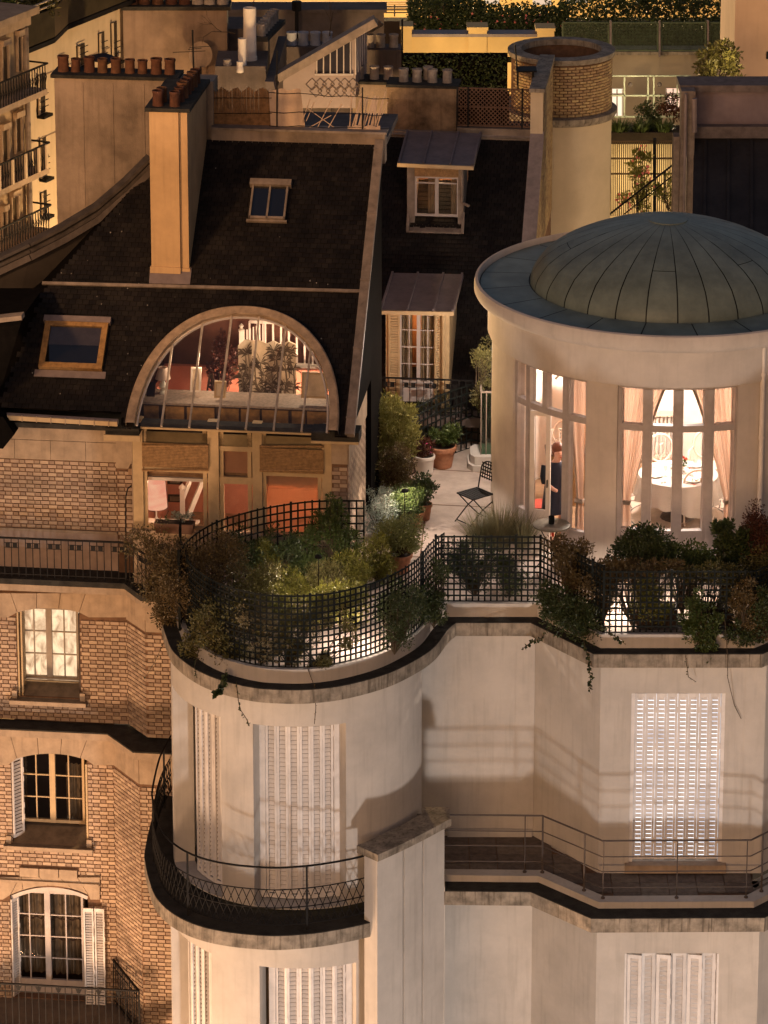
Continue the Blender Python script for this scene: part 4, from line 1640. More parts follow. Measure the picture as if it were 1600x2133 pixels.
b.beam((q.x - 0.07, q.y - 0.13, 1.31), (q.x - 0.07, q.y + 0.4, 1.31), 0.03, 0.025)
obj('top_rail', b, ZINCL, t)


# ================================================================ BRICK HOUSE ON THE LEFT
TH = rad(6.5)
ex, ey = V((math.cos(TH), -math.sin(TH), 0)), V((math.sin(TH), math.cos(TH), 0))
LORG = V((-2.2, 51.4, 0))


def W(a, d, z): return LORG + ex * a + ey * d + Z * z
def LP(u, v, d): return hit(u, v, LORG + ey * d, ey)


def LA(u, v, d):
    p = LP(u, v, d) - LORG
    return p.dot(ex)


def LZ(u, v, d): return LP(u, v, d).z
def LDP(u, v, z): return (pz(u, v, z) - LORG).dot(ey)


house = thing('brick_house', 'left brick house with steep slate roof, fan-shaped studio window and lamp-lit bay window', 'house', W(-1, 1, -20))
D0 = 0.46
aL = LA(-60, 1300, D0)
joined = M()


def lbox(b, a0, a1, d0, d1, z0, z1, m=0):
    return b.para(W(a0, d0, z0), ex * (a1 - a0), ey * (d1 - d0), Z * (z1 - z0), m)


# ---- upper recessed wall with frieze, brickwork, plinth
zfl = LZ(130, 1184, D0)                       # balcony floor
zb0, zb1 = LZ(130, 1102, D0), LZ(130, 958, D0)
ztop = LZ(130, 900, D0)
aP0, aP1 = LA(246, 1000, D0), LA(278, 1000, D0)
b = M()
lbox(b, aL, aP1, D0, D0 + 0.3, zfl - 0.3, ztop + 0.3)
wall_up = obj('wall', b, MORTAR, house)
bricks(W(aL, D0, zb0), ex, aP0 - aL, zb1 - zb0, [], wall_up, joined)
bricks(W(aP0, D0 - 0.06, zb0 - 0.3), ex, aP1 - aP0, LZ(260, 975, D0) - zb0 + 0.3, [], wall_up, joined)
b = M()
lbox(b, aP0, aP1, D0 - 0.06, D0, zfl, ztop)
obj('pilaster', b, MORTAR, house)
for u0, u1 in ((-60, 31), (31, 106), (106, 179), (179, 246)):
    b = M()
    lbox(b, LA(u0, 930, D0) + 0.003, LA(u1, 930, D0) - 0.003, D0 - 0.03, D0 - 0.001, zb1 + 0.004, LZ(130, 918, D0))
    obj('frieze_stone', b, STONE, house)
b = M()
lbox(b, aP0 - 0.01, aP1 + 0.01, D0 - 0.085, D0 - 0.061, LZ(260, 972, D0), LZ(260, 905, D0))
obj('frieze_stone', b, STONE, house)
b = M()
lbox(b, aL, aP0, D0 - 0.025, D0 - 0.001, LZ(130, 918, D0) + 0.004, ztop + 0.1)
obj('stone_band', b, STONE, house)
b = M()
lbox(b, aL, aP0 - 0.02, D0 - 0.05, D0 - 0.001, zb0 - 0.04, zb0)
obj('stone_band', b, STONE, house)
b = M()
lbox(b, aL, aP0 - 0.02, D0 - 0.012, D0 - 0.001, zfl, zb0 - 0.04)
obj('plinth', b, mat('pink_plinth', (0.44, 0.32, 0.25), 0.85, var=0.1, streak=0.2), house)

# ---- balcony slab and cornice over the first lintel
dE = LDP(130, 1210, zfl)
aC0, aC1 = LA(258, 1210, dE), LA(300, 1240, -0.5)
zs0 = zfl - 0.09
slab = [W(aL, dE, 0), W(aC0, dE, 0), W(aC1 - 0.05, dE - 0.46, 0), W(2.0, dE - 0.46, 0), W(2.0, 0.4, 0), W(aL, 0.5, 0)]
b = M()
b.ext([V((p.x, p.y, zs0)) for p in slab], Z * (zfl - zs0))
obj('balcony_slab', b, MOSS, house)
b = M()
sl2 = offs([p.xy for p in slab[:4]], 0.06) + [p.xy for p in slab[4:]]
b.ext([V((p.x, p.y, zs0 - 0.13)) for p in sl2], Z * 0.129)
obj('cornice', b, STONE, house)

# ---- middle storey
zt1 = LZ(130, 1284, D0)
zb_1 = LZ(130, 1502, D0)
aK = LA(265, 1290, D0)
aK1 = LA(304, 1310, 0.0)
zlt = zs0 - 0.131
uA = (35, 167)
hA = (LA(uA[0], 1350, D0) - aL, LA(uA[1], 1350, D0) - aL, LZ(100, 1452, D0) - zb_1, LZ(100, 1266, D0) - zb_1)
b = M()
wall_with_holes(b, W(aL, D0, zb_1), ex, -ey, aK - aL, zlt - zb_1, [hA], 0.32)
wall_mid = obj('wall', b, MORTAR, house)
bricks(W(aL, D0, zb_1), ex, aK - aL, zt1 - zb_1, [(hA[0], hA[1], hA[2] - 0.10, hA[3])], wall_mid, joined, single=True)


def cant(a0, d0, a1, d1, z0, z1, zbr, lab):
    P, Q = W(a0, d0, z0), W(a1, d1, z0)
    ax = (Q - P).normalized()
    n = V((ax.y, -ax.x, 0))
    b = M()
    b.para(P, Q - P, Z * (z1 - z0), -n * 0.3)
    b.para(Q, ex * 1.6, Z * (z1 - z0), ey * 0.3)
    wl = obj('wall', b, MORTAR, house, label=lab)
    bricks(P, ax, (Q - P).length, zbr - z0, [], wl, joined, single=True)
    bricks(Q, ex, 0.75, zbr - z0, [], wl, joined, single=True)
    # stone above the bricks
    b = M()
    b.para(P + Z * (zbr - z0 + 0.004) + n * 0.02, Q - P, Z * (z1 - zbr - 0.01), -n * 0.019)
    b.para(Q + Z * (zbr - z0 + 0.004) - ey * 0.022, ex * 1.5, Z * (z1 - zbr - 0.01), ey * 0.02)
    obj('lintel_stone', b, STONE, house)


cant(aK, D0, aK1, 0.0, zb_1, zlt, zt1, 'canted corner of the middle storey')


def arch_stones(us, utop, vt, vs, rise, d, u0, u1):
    """voussoirs over an opening: joints us at the arch, utop at the top"""
    for i in range(len(us) - 1):
        n = 5
        pts = []
        for k in range(n + 1):
            u = us[i] + (us[i + 1] - us[i]) * k / n
            s = (u - (u0 + u1) / 2) / ((u1 - u0) / 2)
            v = vs - (rise * (1 - s * s) if abs(s) <= 1 else 0) if abs(s) <= 1 else vs + 10
            pts.append(LP(u, v, d))
        g = 0.004
        pts[0] = pts[0] + ex * g
        pts[-1] = pts[-1] - ex * g
        pts += [LP(utop[i + 1], vt, d) - ex * g, LP(utop[i], vt, d) + ex * g]
        b = M()
        b.ext(pts, ey * (0.045 + random.uniform(0, 0.004)))
        obj('lintel_stone', b, STONE, house)


arch_stones([-60, 36, 76, 122, 165, 266], [-60, 22, 76, 126, 178, 266], 1236, 1276, 9, D0 - 0.046, 35, 166)


def casement(name, ua, ub, vs_, vt, dwin, rows, rev, glassm, arch=0.05, cols=2, fm=None, panel=0.0, single_mid=0.045):
    fm = fm or OCHREP
    a0, a1 = LA(ua, vs_, dwin), LA(ub, vs_, dwin)
    z0, z1 = LZ((ua + ub) / 2, vs_, dwin), LZ((ua + ub) / 2, vt, dwin)
    b = M()
    fw = 0.035
    mid = (a0 + a1) / 2
    lbox(b, a0, a0 + fw, dwin - 0.03, dwin + 0.03, z0, z1 + 0.06)
    lbox(b, a1 - fw, a1, dwin - 0.03, dwin + 0.03, z0, z1 + 0.06)
    lbox(b, mid - single_mid, mid + single_mid, dwin - 0.035, dwin + 0.03, z0, z1 + 0.06)
    lbox(b, a0 + fw, a1 - fw, dwin - 0.028, dwin + 0.028, z0, z0 + 0.05 + panel)
    lbox(b, a0 + fw, a1 - fw, dwin - 0.028, dwin + 0.028, z1, z1 + 0.07)
    if panel:
        lbox(b, a0, a1, dwin - 0.02, dwin + 0.02, z0 - 0.16, z0 - 0.001)
    zz = z0 + 0.05 + panel
    w = None
    bars = []
    for s0, s1 in ((a0 + fw, mid - single_mid), (mid + single_mid, a1 - fw)):
        for c in range(1, cols):
            x = s0 + (s1 - s0) * c / cols
            lbox(b, x - 0.009, x + 0.009, dwin - 0.02, dwin + 0.015, zz, z1)
        for r in range(1, rows):
            z = zz + (z1 - zz) * r / rows
            lbox(b, s0, s1, dwin - 0.018, dwin + 0.012, z - 0.008, z + 0.008)
    w = obj(name, b, fm, house)
    for s0, s1 in ((a0 + fw, mid - single_mid), (mid + single_mid, a1 - fw)):
        for c in range(cols):
            for r in range(rows):
                x0, x1 = s0 + (s1 - s0) * c / cols, s0 + (s1 - s0) * (c + 1) / cols
                y0, y1 = zz + (z1 - zz) * r / rows, zz + (z1 - zz) * (r + 1) / rows
                g = M()
                t1, t2 = random.uniform(-0.004, 0.004), random.uniform(-0.004, 0.004)
                g.add([W(x0, dwin, y0), W(x1, dwin + t1, y0), W(x1, dwin + t1 + t2, y1), W(x0, dwin + t2, y1)], [(0, 1, 2, 3)])
                obj('pane', g, glassm, w)
    return a0, a1, z0, z1


def sill(u0, u1, vfront, dfront, dback, vface, vback):
    z = LZ((u0 + u1) / 2, vfront, dfront)
    a0, a1 = LA(u0, vfront, dfront), LA(u1, vfront, dfront)
    hgt = z - LZ((u0 + u1) / 2, vface, dfront)
    b = M()
    lbox(b, a0, a1, dfront, D0 - 0.02, z - hgt, z)
    zk = LZ((u0 + u1) / 2, vback, dback)
    b.ext([W(a0 + 0.1, D0 - 0.02, z - hgt), W(a0 + 0.1, dback + 0.06, z - hgt), W(a0 + 0.1, dback + 0.06, zk), W(a0 + 0.1, dback - 0.03, zk - 0.005), W(a0 + 0.1, D0 - 0.02, z - 0.002)], ex * (a1 - a0 - 0.2))
    obj('window_sill', b, STONED, house)  # darker than the face: shade of light from below put into the colour
    b = M()
    lbox(b, a0 + 0.004, a1 - 0.004, dfront - 0.006, dfront - 0.001, z - hgt, z - 0.006)
    for a in (a0 + 0.03, a1 - 0.11):
        lbox(b, a, a + 0.08, D0 - 0.06, D0 - 0.018, z + 0.002, z + 0.13)
    obj('sill_face', b, STONE, house)
    return z


zsA = sill(19, 179, 1462, D0 - 0.13, D0 + 0.3, 1471, 1419)
dWA = D0 + 0.27
A0, A1, Az0, Az1 = casement('window', 44, 166, 1414, 1268, dWA, 3, 0.3, GLASS, fm=mat('grey_window_paint', (0.30, 0.24, 0.18), 0.5))
b = M()
lbox(b, A0 - 0.2, A1 + 0.3, dWA + 0.16, dWA + 0.17, Az0 - 0.3, Az1 + 0.3)
obj('lit_curtain', b, emis('lit_etched_curtain', (1.0, 0.70, 0.42), 1.5, (0.42, 0.24, 0.13), 4.0, (1.5, 1.5, 0.8)), house)
b = M()
b.tube([W(A0, dWA - 0.1, Az0 + 0.0), W(A1, dWA - 0.1, Az0 + 0.0)], 0.012, 6)
obj('window_bar', b, OCHREP, house)
angS = math.atan2(ey.y, ey.x)
shutter(house, W(hA[0] + aL + 0.035, D0 + 0.0, zsA + 0.02), angS, 0.25, Az1 - zsA + 0.02, pitch=0.045, gap=0.35, m=OCHREP, edge=0.025, tilt=-0.6, label='dark louvered shutter folded into the reveal of the lit window')
shutter(house, W(hA[0] + aL + 0.085, D0 + 0.02, zsA + 0.02), angS, 0.22, Az1 - zsA + 0.02, pitch=0.045, gap=0.35, m=OCHREP, edge=0.025, tilt=-0.6)
b = M()
lbox(b, hA[1] + aL - 0.03, hA[1] + aL - 0.005, D0 + 0.02, D0 + 0.24, zsA + 0.01, Az1 + 0.02)
obj('shutter', b, DWOOD, house, label='shutter folded edge-on at the right reveal')

# ---- ledge between the storeys
zl = LZ(110, 1516, D0 - 0.32)
dl = D0 - 0.32
aM0, aM1 = LA(223, 1517, dl), LA(277, 1550, dl - 0.6)
led = [W(aL, dl, 0), W(aM0, dl, 0), W(aM1, dl - 0.62, 0), W(2.0, dl - 0.62, 0), W(2.0, 0.45, 0), W(aL, 0.5, 0)]
b = M()
b.ext([V((p.x, p.y, zl - 0.05)) for p in led], Z * (zb_1 - zl + 0.0))
obj('ledge', b, MOSS, house)
b = M()
l2 = offs([p.xy for p in led[:4]], 0.035) + [p.xy for p in led[4:]]
b.ext([V((p.x, p.y, zl - 0.20)) for p in l2], Z * 0.149)
obj('cornice', b, STONE, house)

# ---- lower storeys
zt2 = LZ(110, 1586, D0)
zbt = -9.0
zl2 = zl - 0.201
aN, aN1 = LA(237, 1590, D0), LA(291, 1625, -0.2)
hB = (LA(24, 1640, D0) - aL, LA(183, 1640, D0) - aL, LZ(100, 1757, D0) - zbt, LZ(100, 1570, D0) - zbt)
hC = (LA(22, 1900, D0) - aL, LA(184, 1900, D0) - aL, LZ(100, 2080, D0) - zbt, LZ(100, 1848, D0) - zbt)
b = M()
wall_with_holes(b, W(aL, D0, zbt), ex, -ey, aN - aL, zl2 - zbt, [hB, hC], 0.32)
lbox(b, aL, aN, D0, D0 + 0.3, -20, zbt)
wall_low = obj('wall', b, MORTAR, house)
zstone = (LZ(100, 1806, D0), LZ(100, 1876, D0))
bricks(W(aL, D0, LZ(100, 2140, D0)), ex, aN - aL, zt2 - LZ(100, 2140, D0),
       [(h[0], h[1], h[2] + zbt - LZ(100, 2140, D0) - (0.1 if h is hB else 0), h[3] + zbt - LZ(100, 2140, D0)) for h in (hB, hC)]
       + [(-1, LA(208, 1830, D0) - aL, LZ(100, 1878, D0) - LZ(100, 2140, D0), LZ(100, 1826, D0) - LZ(100, 2140, D0)),
          (LA(41, 1815, D0) - aL, LA(163, 1815, D0) - aL, LZ(100, 1830, D0) - LZ(100, 2140, D0), LZ(100, 1808, D0) - LZ(100, 2140, D0))], wall_low, joined, single=True)
cant(aN, D0, aN1, -0.2, LZ(100, 2140, D0) - 0.3, zl2, zt2, 'canted corner of the lower storeys')
arch_stones([-60, 35, 80, 126, 167, 238], [-60, 21, 77, 129, 185, 238], 1530, 1584, 14, D0 - 0.046, 24, 182)
arch_stones([-60, 22, 48, 101, 150, 184, 208], [-60, 40, 44, 82, 124, 161, 208], 1828, 1864, 19, D0 - 0.046, 22, 184)
for u0, u1 in ((42, 82), (83, 123), (124, 162)):
    b = M()
    lbox(b, LA(u0, 1820, D0) + 0.003, LA(u1, 1820, D0) - 0.003, D0 - 0.05, D0 - 0.001, LZ(100, 1826, D0), LZ(100, 1808, D0))
    obj('lintel_stone', b, STONE, house)
b = M()
lbox(b, aL, LA(207, 1835, D0), D0 - 0.075, D0 - 0.047, LZ(100, 1838, D0), LZ(100, 1833, D0))
obj('drip_moulding', b, STONE, house)
obj('brick_field', joined, [BRICKLJ, BRICKDJ], wall_low, kind='stuff')

zsB = sill(7, 193, 1766, D0 - 0.13, D0 + 0.34, 1774, 1717)
dWB = D0 + 0.3
casement('window', 46, 178, 1712, 1568, dWB, 3, 0.3, GLASSD)
b = M()
b.tube([W(hB[0] + aL + 0.1, dWB - 0.1, zsB + 0.06), W(hB[1] + aL - 0.03, dWB - 0.1, zsB + 0.06)], 0.014, 6)
obj('window_bar', b, OCHREP, house)
shutter(house, W(hB[0] + aL + 0.02, D0 + 0.005, zsB + 0.07), angS - rad(38), 0.22, LZ(100, 1582, D0) - zsB - 0.09, pitch=0.06, gap=0.35, m=SHUT, edge=0.028, tilt=-0.6, label='pale louvered shutter half open at the left of the dark window')
b = M()
lbox(b, hB[1] + aL - 0.04, hB[1] + aL - 0.01, D0 + 0.02, D0 + 0.26, zsB + 0.05, LZ(100, 1590, D0))
obj('shutter', b, OCHREP, house, label='shutter folded edge-on at the right reveal of the dark window')
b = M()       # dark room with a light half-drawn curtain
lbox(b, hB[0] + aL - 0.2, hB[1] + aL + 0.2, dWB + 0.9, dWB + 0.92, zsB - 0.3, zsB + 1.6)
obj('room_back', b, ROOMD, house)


def folds(b, a0, a1, d, z0, z1, n, amp, m=0, wav=0.0):
    rows = []
    for j in range(9):
        z = z0 + (z1 - z0) * j / 8
        rows.append([W(a0 + (a1 - a0) * i / (n * 6), d + amp * math.sin(i / 6 * 2 * math.pi + 0.4 * math.sin(j)) + 0.3 * amp * math.sin(i * 0.7), z + (wav * math.sin(i * 0.9) if j == 0 else 0)) for i in range(n * 6 + 1)])
    b.sheet(rows, m)


VOIL = mat('voile', (0.40, 0.30, 0.19), 0.9, var=0.2, scale=6)
VOILD = mat('dark_voile', (0.16, 0.12, 0.08), 0.9, var=0.2, scale=6)
t = thing('curtain', 'pale curtain pushed aside behind the dark second window of the brick house', 'curtain', W(LA(150, 1650, dWB), dWB + 0.12, zsB))
b = M()
folds(b, LA(135, 1650, dWB), LA(176, 1650, dWB), dWB + 0.12, zsB + 0.05, zsB + 1.2, 4, 0.03)
obj('drape', b, VOIL, t, smooth=True)

# French window with balcony
dWC = D0 + 0.2
C0, C1, Cz0, Cz1 = casement('french_window', 30, 178, 2078, 1860, dWC, 4, 0.2, GLASSM, panel=0.28, fm=FRAMEW)
b = M()
pts = [LP(22 + 162 * k / 12, 1868 - 19 * (1 - (2 * k / 12 - 1) ** 2), D0 + 0.1) for k in range(13)]
for p, q in zip(pts, pts[1:]):
    b.beam(p, q, 0.1, 0.06)
obj('arched_head', b, FRAMEW, house)
t = thing('curtain', 'gathered beige curtains with dark borders behind the lowest French window', 'curtain', W((C0 + C1) / 2, dWC + 0.15, Cz0 + 0.3))
b = M()
mid = (C0 + C1) / 2
folds(b, C0, mid - 0.02, dWC + 0.15, Cz0 + 0.36, Cz1 + 0.1, 6, 0.03, wav=0.02)
folds(b, mid + 0.02, C1, dWC + 0.15, Cz0 + 0.36, Cz1 + 0.1, 6, 0.03, wav=0.02)
obj('drape', b, VOILD, t, smooth=True)
b = M()
for zz in (0.62, 0.97):
    for k in range(40):
        a = C0 + (C1 - C0) * k / 40
        b.tube([W(a, dWC + 0.112, Cz0 + 0.36 + zz + 0.02 * math.sin(k * 1.1)), W(a + (C1 - C0) / 40, dWC + 0.112, Cz0 + 0.36 + zz + 0.02 * math.sin(k * 1.1 + 1.1))], 0.012, 4, caps=False)
obj('border', b, ROOMD, t)
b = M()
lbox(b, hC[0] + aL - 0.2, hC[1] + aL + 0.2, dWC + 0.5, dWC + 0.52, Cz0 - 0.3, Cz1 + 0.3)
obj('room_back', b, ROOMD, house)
sh = Cz1 - LZ(200, 2098, D0)
for i in range(2):
    shutter(house, W(LA(177 + i * 22.5, 1950, D0), D0 - 0.09 + i * 0.012, LZ(200, 2098, D0 - 0.09)), math.atan2(ex.y, ex.x) + rad(3 - 6 * i), 0.158, sh - 0.14, pitch=0.045, gap=0.35, m=SHUT, edge=0.024, tilt=-0.6, label='pale louvered shutter folded open on the brick' if i == 0 else None)
shutter(house, W(hC[0] + aL + 0.02, D0 + 0.0, LZ(200, 2098, D0 - 0.09)), angS - rad(24), 0.2, sh - 0.1, pitch=0.045, gap=0.35, m=SHUT, edge=0.024, tilt=-0.6)
# its balcony
zbc = LZ(100, 2082, D0)
dB = LDP(100, 2150, zbc)
b = M()
b.ext([W(aL, dB, zbc - 0.15), W(aN + 0.05, dB, zbc - 0.15), W(aN1 + 0.1, dB - 0.5, zbc - 0.15), W(aN1 + 0.1, -0.2, zbc - 0.15), W(aN, D0, zbc - 0.15), W(aL, D0, zbc - 0.15)], Z * 0.15)
obj('balcony_slab', b, STONED, house)


def pick_rail(label, pts, z0, z1, sp, orn=None, group=None, ornz=None):
    """upright bar railing: pts in plan"""
    t = thing('balcony_railing', label, 'railing', (pts[0].x, pts[0].y, z0), group)
    P = [V((p.x, p.y)) for p in pts]
    b = M()
    for p, q in zip(P, P[1:]):
        b.beam((p.x, p.y, z1), (q.x, q.y, z1), 0.035, 0.022)
    obj('handrail', b, IRON, t)
    b = M()
    for p, q in zip(P, P[1:]):
        b.beam((p.x, p.y, z0 + 0.07), (q.x, q.y, z0 + 0.07), 0.014, 0.014)
        if orn:
            b.beam((p.x, p.y, z1 - orn), (q.x, q.y, z1 - orn), 0.012, 0.012)
    obj('rail', b, IRON, t)
    k = 0
    for p, q in zip(P, P[1:]):
        n = max(1, round((q - p).length / sp))
        for i in range(n + (1 if q is P[-1] else 0)):
            c = p.lerp(q, i / n)
            b = M()
            r = 0.0065 if i else 0.014
            b.beam((c.x, c.y, z0), (c.x, c.y, z1), r * 2, r * 2)
            obj('baluster' if i else 'post', b, IRON, t)
            if ornz and i % 3 == 1 and i < n:
                d = (q - p).normalized()
                b = M()
                if ornz == 'plate':
                    for s in (-0.5, 0.5):
                        b.box((c.x + d.x * sp * s, c.y + d.y * sp * s, z1 - 0.115), (sp * 0.3, 0.006, 0.035), (V((d.x, d.y, 0)), V((-d.y, d.x, 0)), Z))
                    b.beam((c.x - d.x * sp, c.y - d.y * sp, z1 - 0.075), (c.x + d.x * sp, c.y + d.y * sp, z1 - 0.075), 0.008, 0.008)
                    b.beam((c.x - d.x * sp, c.y - d.y * sp, z1 - 0.155), (c.x + d.x * sp, c.y + d.y * sp, z1 - 0.155), 0.008, 0.008)
                else:
                    b.ext([V((c.x - d.x * 0.05, c.y - d.y * 0.05, z1 - 0.03)), V((c.x + d.x * 0.05, c.y + d.y * 0.05, z1 - 0.03)), V((c.x + d.x * 0.02, c.y + d.y * 0.02, z1 - 0.10)), V((c.x - d.x * 0.02, c.y - d.y * 0.02, z1 - 0.10))], (0, 0.008, 0))
                obj('ornament', b, IRON, t)
    return t


def floorpt(a, d): return W(a, d, 0)


zr = LZ(100, 2054, dB + 0.05)
pick_rail('black railing with urn ornaments on the lowest brick balcony', [floorpt(LA(-60, 2054, dB), dB + 0.05), floorpt(LA(289, 2054, dB + 0.05), dB + 0.05), floorpt(LA(236, 1990, D0), D0 - 0.02)], zbc, zr, 0.105, orn=0.12, ornz='urn')
zr2 = LZ(130, 1125, dE + 0.04)
pick_rail('black railing with small square plates along the upper brick balcony', [floorpt(aL, dE + 0.04), floorpt(LA(261, 1128, dE + 0.04), dE + 0.04), floorpt(LA(303, 1150, dE - 0.42), dE - 0.42), floorpt(LA(345, 1152, dE - 0.42), dE - 0.42)], zfl, zr2, 0.112, ornz='plate')
t = thing('lamp_pole', 'thin black pole with a curled top beside the lamp-lit bay window', 'pole', W(aP0 + 0.1, dE + 0.08, zfl))
p0 = LP(262, 1128, dE + 0.04)
b = M()
b.tube([V((p0.x, p0.y, zfl)), p0, LP(262, 1060, dE + 0.04), LP(262, 1035, dE + 0.04), LP(266, 1018, dE + 0.04), LP(273, 1012, dE + 0.04)], 0.011, 6)
obj('pole', b, IRON, t)

# ================================================================ bay window storey
za, zz1 = LZ(480, 1106, 0), LZ(480, 893, 0)
b = M()
aS0, aS1 = LA(275, 1000, 0), LA(724, 1000, 0)
for u0, u1, v0, v1, d in ((277, 298, 1118, 893, 0.0), (433, 456, 1118, 893, -0.01), (526, 546, 1118, 893, -0.01), (671, 691, 1118, 893, 0.0)):
    lbox(b, LA(u0, 1000, d), LA(u1, 1000, d), d, d + 0.14, LZ(480, v0, d), LZ(480, v1, d) + 0.1)
for u0, u1, v0, v1, d in ((298, 433, 1118, 1098, 0.03), (298, 433, 988, 978, 0.03), (298, 433, 936, 930, 0.03), (456, 526, 1008, 994, 0.03), (456, 526, 940, 930, 0.03), (546, 671, 988, 978, 0.03), (546, 671, 936, 930, 0.03)):
    lbox(b, LA(u0, 1000, d), LA(u1, 1000, d), d, d + 0.06, LZ(480, v0, d), LZ(480, v1, d))
for u in (303, 427, 462, 520, 551, 666):
    lbox(b, LA(u - 4, 1000, 0.04), LA(u + 4, 1000, 0.04), 0.04, 0.08, za, zz1)
w = obj('bay_window', b, OCHREP, house)
for u0, u1, v0, v1, mm in ((307, 423, 1098, 988, GLASS), (466, 516, 1098, 1008, GLASS), (466, 516, 994, 940, GLASS), (555, 662, 1098, 988, GLASS)):
    g = M()
    g.add([LP(u0, v0, 0.06), LP(u1, v0, 0.06), LP(u1, v1, 0.06), LP(u0, v1, 0.06)], [(0, 1, 2, 3)])
    obj('pane', g, mm, w)
b = M()
for u0, u1 in ((302, 430), (457, 525), (548, 668)):
    lbox(b, LA(u0, 920, 0), LA(u1, 920, 0), 0.04, 0.06, LZ(480, 930, 0.04), LZ(480, 905, 0.04))
obj('transom_panel', b, mat('green_ochre_panel', (0.22, 0.16, 0.08), 0.6), w)
b = M()
lbox(b, aS0, LA(276.5, 1000, 0), 0, 0.6, zfl, zz1)
lbox(b, LA(277, 1000, 0), LA(691, 1000, 0), -0.02, 0.12, zfl - 0.6, LZ(480, 1118, -0.02))
lbox(b, LA(277, 1000, 0) - 0.03, LA(691, 1000, 0), -0.07, 0.12, LZ(480, 1118, -0.02) + 0.001, LZ(480, 1110, -0.02))
obj('sill_wall', b, STONE, house)
# rattan outside blinds rolled half way
for u0, u1, v0, v1 in ((296, 434, 928, 979), (541, 674, 930, 980)):
    b = M()
    n = 16
    for i in range(n):
        z0, z1 = LZ(480, v1, -0.04), LZ(480, v0, -0.04)
        z = z0 + (z1 - z0) * i / n
        lbox(b, LA(u0, 950, -0.05), LA(u1, 950, -0.05), -0.05, -0.04, z + 0.001, z + (z1 - z0) / n - 0.003)
    b.tube([LP(u0, v1, -0.05), LP(u1, v1, -0.05)], 0.022, 8)
    b.tube([LP(u0, v0, -0.05), LP(u1, v0, -0.05)], 0.018, 8)
    bl = obj('rattan_blind', b, BLIND, house)
# brick pier and right side wall
aR = LA(724, 1000, 0)
b = M()
lbox(b, LA(691, 1000, 0), aR, 0, 0.3, -0.5, zz1)
b.para(W(aR - 0.3, 0.3, -0.5), ex * 0.3, ey * 3.4, Z * (zz1 + 0.5))
wall_side = obj('wall', b, MORTAR, house, label='brick pier and side wall right of the bay window')
j2 = M()
bricks(W(LA(691, 1000, 0) + 0.005, 0, -0.4), ex, aR - LA(691, 1000, 0) - 0.01, 2.0, [], wall_side, j2)
bricks(W(aR, 0.0, -0.4), ey, 2.2, 2.0, [], wall_side, j2)
obj('brick_field', j2, [BRICKLJ, BRICKDJ], wall_side, kind='stuff')
b = M()
lbox(b, LA(691, 1000, 0), aR + 0.02, -0.03, 0.0, 1.62, zz1)
b.para(W(aR + 0.002, -0.03, 1.62), ex * 0.025, ey * 2.3, Z * (zz1 - 1.62))
obj('frieze_stone', b, STONE, house)

# ================================================================ slate roof
SL = rad(42)
rS = ey * math.cos(SL) + Z * math.sin(SL)
rN = (ex.cross(rS)).normalized()
if rN.z < 0:
    rN = -rN
R0 = W(0, -0.25, 2.4)


def RP(u, v, off=0.0):
    q = hit(u, v, R0 + rN * off, rN) - R0
    return q.dot(ex), q.dot(rS)


def RW_(a, s, off=0.0): return R0 + ex * a + rS * s + rN * off


vg = 1.73
h1, h2, h3 = RP(95, 595), RP(310, 350), RP(443, 292)
top = h3[1]
fan_c = (RP(265, 889)[0] + RP(704, 899)[0]) / 2
fan_w = (RP(704, 899)[0] - RP(265, 889)[0]) / 2 + 0.015
fan_s0 = -0.26
fan_h = RP(516, 646)[1] - fan_s0


def fan_pt(t, k=0.0):
    """outline of the fan window: t from 0 (left foot) to 1 (right foot); squarer than an ellipse; k shrinks it"""
    a = math.pi * (1 - t)
    c, s = math.cos(a), math.sin(a)
    e = 0.92
    return (fan_c + (fan_w - k) * (abs(c) ** e) * (1 if c > 0 else -1), fan_s0 + (fan_h - k) * (s ** e))


arc = [fan_pt(i / 40, 0.06) for i in range(41)]
outline = [(-3.62, 0.03), (arc[0][0] - 0.16, 0.0), (arc[0][0] - 0.15, -0.2)] + arc + [(vg, -0.26), (vg, top), (h3[0], top), h2, h1]
b = M()
b.ext([RW_(a, s, -0.02) for a, s in outline], -rN * 0.05)
roof = obj('roof', b, SLATEB, house)
b = M()


def slates(b, poly, fr, w=0.105, h=0.088, jit=0.006, off=0.0):
    a0, a1 = min(p[0] for p in poly), max(p[0] for p in poly)
    s0, s1 = min(p[1] for p in poly), max(p[1] for p in poly)
    r = 0
    s = s0
    while s < s1:
        a = a0 - (w / 2 if r % 2 else 0)
        while a < a1:
            if in_poly(a + w / 2, s + h / 2, poly):
                j = random.uniform(0, jit)
                q = random.uniform(-0.004, 0.004)
                l, t = 0.010 + j, 0.001
                A_, B_ = fr(a + 0.003, s - 0.012 + q, l + off), fr(a + w - 0.003, s - 0.012 + q, l + off + random.uniform(-.002, .002))
                C_, D_ = fr(a + w - 0.003, s + h, t + off), fr(a + 0.003, s + h, t + off)
                E_1, F_1 = fr(a + 0.003, s - 0.012 + q, l - 0.008 + off), fr(a + w - 0.003, s - 0.012 + q, l - 0.008 + off)
                b.add([A_, B_, C_, D_, E_1, F_1], [(0, 1, 2, 3), (4, 5, 1, 0)])
            a += w
        s += h
        r += 1


